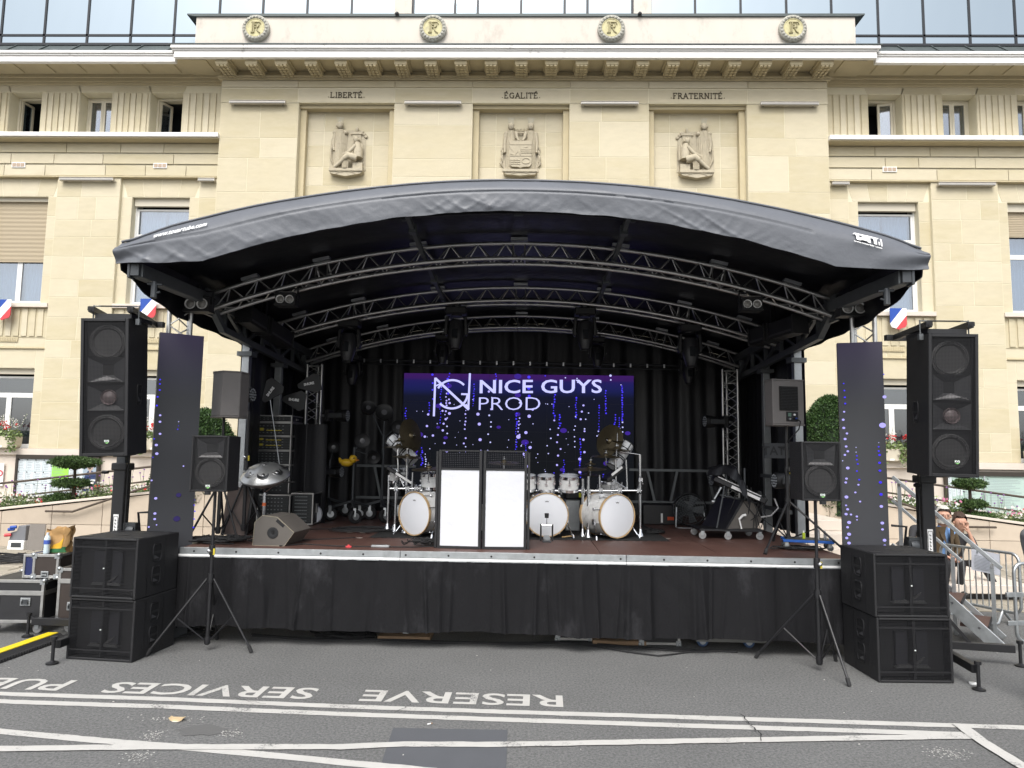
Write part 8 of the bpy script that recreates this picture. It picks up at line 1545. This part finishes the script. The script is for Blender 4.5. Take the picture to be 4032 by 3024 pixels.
# ================================================================ people
SKIN = mat('skin', (.48, .27, .19), .55, var=.05, vs=12)
def person(label, loc, rz, J, cols, group=None, hair=None, cap=None, jacket=None, beard=None):
    # J: joints; the body grows as one skinned surface round these bones
    t = thing('person', label, 'person', loc, rz, group=group)
    RAD = dict(pelvis=.125, belly=.125, chest=.14, neck=.055, head0=.075, head1=.098, head2=.09, sh=.062, el=.042, wr=.028, hip=.09, kn=.062, an=.042, toe=.038, heel=.036)
    names = []; co = []; rad = []; edges = []; idx = {}
    def vtx(n_, p, r): idx[n_] = len(co); names.append(n_); co.append(V(p)); rad.append(r); return idx[n_]
    for n_ in ('pelvis', 'belly', 'chest', 'neck', 'head0', 'head1', 'head2'): vtx(n_, J[n_], RAD[n_])
    for a, b_ in (('pelvis', 'belly'), ('belly', 'chest'), ('chest', 'neck'), ('neck', 'head0'), ('head0', 'head1'), ('head1', 'head2')): edges.append((idx[a], idx[b_]))
    for s in 'LR':
        for n_ in ('sh', 'el', 'wr', 'hip', 'kn', 'an', 'toe'): vtx(n_+s, J[n_+s], RAD[n_])
        for a, b_ in (('chest', 'sh'+s), ('sh'+s, 'el'+s), ('el'+s, 'wr'+s), ('pelvis', 'hip'+s), ('hip'+s, 'kn'+s), ('kn'+s, 'an'+s), ('an'+s, 'toe'+s)): edges.append((idx[a if a in idx else a], idx[b_]))
        # hand: palm and five fingers, slightly curled
        w_, e_ = V(J['wr'+s]), V(J['el'+s]); d = (w_-e_).normalized(); side = d.cross(V((0, 0, 1)) if abs(d.z) < .9 else V((0, 1, 0))).normalized(); nn = side.cross(d)
        pm_ = vtx('palm'+s, w_+d*.05, .027); edges.append((idx['wr'+s], pm_))
        for q in range(4):
            k = (q-1.5)*.019; L = (.062, .075, .072, .058)[q]; a = vtx('f%d%s' % (q, s), w_+d*.088+side*k, .0105); b2 = vtx('g%d%s' % (q, s), w_+d*(.088+L*.55)+side*k*1.15-nn*.008, .0095); c3 = vtx('h%d%s' % (q, s), w_+d*(.088+L*.85)+side*k*1.15-nn*.028, .008); edges += [(pm_, a), (a, b2), (b2, c3)]
        a = vtx('t0'+s, w_+d*.035+side*.035*(1 if s == 'L' else -1), .0115); b2 = vtx('t1'+s, w_+d*.07+side*.052*(1 if s == 'L' else -1)-nn*.012, .0095); edges += [(idx['wr'+s], a), (a, b2)]
    me = bpy.data.meshes.new('body'); me.from_pydata([tuple(c) for c in co], edges, []); ob = bpy.data.objects.new('body', me); COL.objects.link(ob)
    md = ob.modifiers.new('skin', 'SKIN'); md.branch_smoothing = .4
    for i, v in enumerate(me.skin_vertices[0].data): v.radius = (rad[i], rad[i]*(.82 if names[i] in ('chest', 'belly', 'pelvis') else 1)); v.use_root = names[i] == 'pelvis'
    ss = ob.modifiers.new('sub', 'SUBSURF'); ss.levels = 2; ss.render_levels = 2
    dg = bpy.context.evaluated_depsgraph_get(); dg.update(); m2 = bpy.data.meshes.new_from_object(ob.evaluated_get(dg)); bpy.data.objects.remove(ob)
    # clothes follow the body: a material per bone
    m2.materials.clear(); ml = list(dict.fromkeys(cols.values()))
    for m in ml: m2.materials.append(m)
    def seg(a, b_, p):
        ab = b_-a; u = max(0, min(1, (p-a).dot(ab)/max(1e-6, ab.length_squared))); return (a+ab*u-p).length
    B = []
    for s in 'LR': B += [('chest', 'sh'+s, 'top'), ('sh'+s, 'el'+s, 'sleeve'), ('el'+s, 'wr'+s, 'fore'), ('wr'+s, 'palm'+s, 'hand'), ('pelvis', 'hip'+s, 'leg'), ('hip'+s, 'kn'+s, 'leg'), ('kn'+s, 'an'+s, 'shin'), ('an'+s, 'toe'+s, 'shoe')]+[('palm'+s, 'g%d%s' % (q, s), 'hand') for q in range(4)]+[('wr'+s, 't1'+s, 'hand')]
    B += [('pelvis', 'belly', 'top'), ('belly', 'chest', 'top'), ('chest', 'neck', 'top'), ('neck', 'head0', 'face'), ('head0', 'head1', 'face'), ('head1', 'head2', 'face')]
    B = [(co[idx[a]], co[idx[b_]], c) for a, b_, c in B]
    for p in m2.polygons: 
        c = min(B, key=lambda q: seg(q[0], q[1], p.center)); p.material_index = ml.index(cols[c[2]]); p.use_smooth = True
    bo = link('body', m2, t)
    h1, h2 = V(J['head1']), V(J['head2']); fd = V(J['face']).normalized(); upv = (V(J['head2'])-V(J['head0'])).normalized(); sd_ = fd.cross(upv).normalized(); hc = h1
    m_ = MB(); 
    f = MB(); nose = hc+fd*.094-upv*.008; f.tube([hc+fd*.088+upv*.03, nose+fd*.012, nose-upv*.018], [.008, .012, .011], 6)
    for s in (-1, 1): f.sphere(hc+sd_*s*.094-upv*.005, .026, 6, sc=(.5, .8, 1)); f.sphere(hc+fd*.082+sd_*s*.034+upv*.038, .017, 5, sc=(1.2, .7, .5))
    f.tube([hc+fd*.086-upv*.048+sd_*.024, hc+fd*.093-upv*.047, hc+fd*.086-upv*.048-sd_*.024], [.005, .008, .005], 6); f.build('face_features', SKIN, t, smooth=60)
    e_ = MB()
    for s in (-1, 1): e_.sphere(hc+fd*.090+sd_*s*.034+upv*.016, .0075, 6)
    e_.build('eyes', mat('eye_dark', (.05, .04, .035), .2), t, smooth=60)
    if hair:
        hm_ = MB()
        def hf(i, j):
            c, s_ = math.cos(i*6.283), math.sin(i*6.283); e0 = R(46 if c > .5 else (46-(.5-c)/.5*46 if c > 0 else 38*c)); e = e0+(R(90)-e0)*j; q = 1+.07*noise.noise(V((c*4, s_*4, j*6)))
            return hc-fd*.004+((fd*c*.106+sd_*s_*.108)*math.cos(e)+upv*math.sin(e)*(.158 if e > 0 else .11))*q
        hm_.grid(hf, 48, 10); hm_.build('hair', hair, t, smooth=50)
    if cap:
        hm_ = MB(); hm_.grid(lambda i, j: hc+upv*.045+((fd*math.cos(i*6.283)*.114+sd_*math.sin(i*6.283)*.11)*math.cos(j*1.57)+upv*math.sin(j*1.57)*.10), 24, 6); hm_.grid(lambda i, j: hc+upv*.05+fd*(.09+.09*j*math.cos((i-.5)*2))+sd_*(i-.5)*.17-upv*.02*j, 8, 3); hm_.build('cap', cap, t, smooth=50)
    if beard:
        hm_ = MB(); hm_.grid(lambda i, j: hc+(fd*math.cos((i-.5)*2.6)*.104+sd_*math.sin((i-.5)*2.6)*.1)-upv*(.035+.065*j)-fd*.012*j, 16, 4); hm_.build('beard', beard, t, smooth=50)
    if jacket: jacket(t, J)
    return t
def sit(hx=0., lean=.1, twist=0., arms='knees', head=(0, -1, -.1), foot=-.42, knee=-.46, kz=.14, spread=.13):
    J = dict(pelvis=(0, 0, .12), belly=(twist*.3, -lean*.4, .3), chest=(twist*.7, -lean, .5), neck=(twist, -lean*1.25, .66), head0=(twist*1.1, -lean*1.45, .72), head1=(twist*1.2, -lean*1.55, .80), head2=(twist*1.25, -lean*1.55, .88), face=head)
    for s, k in (('L', 1), ('R', -1)):
        J['sh'+s] = (twist*.8+k*.185, -lean, .57); J['hip'+s] = (k*.1, -.03, .11); J['kn'+s] = (k*spread, knee, kz+.04); J['an'+s] = (k*spread, foot, -.27); J['toe'+s] = (k*(spread+.03), foot-.15, -.31)
        if arms == 'knees': J['el'+s] = (k*.26, -lean-.08, .31); J['wr'+s] = (k*.13, knee+.1, kz+.17)
        elif arms == 'lap': J['el'+s] = (k*.25, -lean+.0, .3); J['wr'+s] = (k*.1, -.28, .24)
    return J
C_ = lambda n_, c, r=.85: mat(n_, c, r, var=.12, vs=9, bump=.25, bs=30)
tweed = C_('brown_tweed', (.075, .05, .024)); shirtb = C_('blue_shirt', (.20, .36, .66)); dark = C_('dark_trousers', (.012, .012, .014)); blktee = C_('charcoal_tee', (.03, .03, .034)); jeans = C_('blue_jeans', (.05, .07, .13)); shoeb = mat('black_shoe', (.015, .015, .015), .5); shoew = mat('white_shoe', (.6, .6, .58), .6); greyh = mat('white_hair', (.52, .5, .46), .9, bump=.6, bs=60); brownh = mat('brown_hair', (.05, .028, .018), .8, bump=.6, bs=60)
def jk(t, J):
    ch, be, pe = V(J['chest']), V(J['belly']), V(J['pelvis']); m_ = MB()
    for s in (-1, 1):
        m_.grid(lambda i, j: V(((ch.x*(1-j)+pe.x*j)+s*(.03+.05*j+.115*math.sin(i*1.57)+.02*j), (ch.y*(1-j)+(pe.y-.02)*j)-.155*math.cos(i*1.75)-.01, .66*(1-j)+.05*j-.03*i*(1-j))), 8, 10)
    m_.build('jacket_fronts', tweed, t, smooth=60); m_ = MB()
    for s in (-1, 1): m_.add([V((ch.x+s*.03, ch.y-.165, .40)), V((ch.x+s*.045, ch.y-.13, .64)), V((ch.x+s*.11, ch.y-.12, .6)), V((ch.x+s*.10, ch.y-.155, .5))], [(0, 1, 2, 3)])
    m_.build('lapels', C_('tweed_lapel', (.06, .04, .02)), t)
a = at(3718, 2028, 10.75); pA = person('white haired man in a brown jacket and blue shirt sitting by the barrier', (a.x, 10.98, .42), R(4), sit(0, .12, 0, 'lap', (-.25, -1, -.12), -.30, -.40, .12, .11), dict(top=shirtb, sleeve=tweed, fore=tweed, hand=SKIN, leg=dark, shin=dark, shoe=shoeb, face=SKIN), 'people sitting on the stone steps', greyh, None, jk, greyh)
a = at(3606, 2028, 11.1); person('man in a grey cap and dark t-shirt hunched forward behind the right lift', (a.x-.05, 11.3, .45), R(18), sit(0, .26, .06, 'knees', (.35, -1, -.45), -.34, -.42, .16, .16), dict(top=blktee, sleeve=blktee, fore=SKIN, hand=SKIN, leg=dark, shin=SKIN, shoe=shoew, face=SKIN), 'people sitting on the stone steps', brownh, C_('grey_cap', (.06, .06, .065)))
J = sit(0, .2, -.02, 'lap', (.1, -1, -.5), -.40, -.46, .16, .12); J['elR'] = (-.22, -.32, .3); J['elL'] = (.2, -.36, .28); J['wrL'] = (.07, -.36, .66); J['knL'] = (.2, -.44, .2); J['anL'] = (.36, -.58, -.2); J['toeL'] = (.47, -.68, -.22)
a = at(3766, 2060, 11.35); person('brown haired person resting a hand on the face behind the jacketed man', (a.x+.02, 11.5, .30), R(-6), J, dict(top=blktee, sleeve=blktee, fore=SKIN, hand=SKIN, leg=dark, shin=dark, shoe=shoeb, face=SKIN), 'people sitting on the stone steps', brownh)
J = dict(pelvis=(0, 0, .95), belly=(0, 0, 1.12), chest=(0, 0, 1.34), neck=(0, -.01, 1.52), head0=(0, -.02, 1.58), head1=(0, -.03, 1.66), head2=(0, -.03, 1.74), face=(0, -1, -.05))
for s, k in (('L', 1), ('R', -1)): J.update({'sh'+s: (k*.2, 0, 1.43), 'el'+s: (k*.25, .12, 1.14), 'wr'+s: (k*.24, .12, .9), 'hip'+s: (k*.1, 0, .9), 'kn'+s: (k*.11, -.02, .5), 'an'+s: (k*.11, .02, .08), 'toe'+s: (k*.13, -.17, .035)})
P = gz(4012, 2825); person('person in blue jeans and white shoes cut off by the right picture edge', (P.x+.41, P.y+.12, .01), R(-70), J, dict(top=C_('grey_jumper', (.2, .2, .21)), sleeve=C_('grey_jumper', (.2, .2, .21)), fore=C_('grey_jumper', (.2, .2, .21)), hand=SKIN, leg=jeans, shin=jeans, shoe=shoew, face=SKIN), None, brownh)
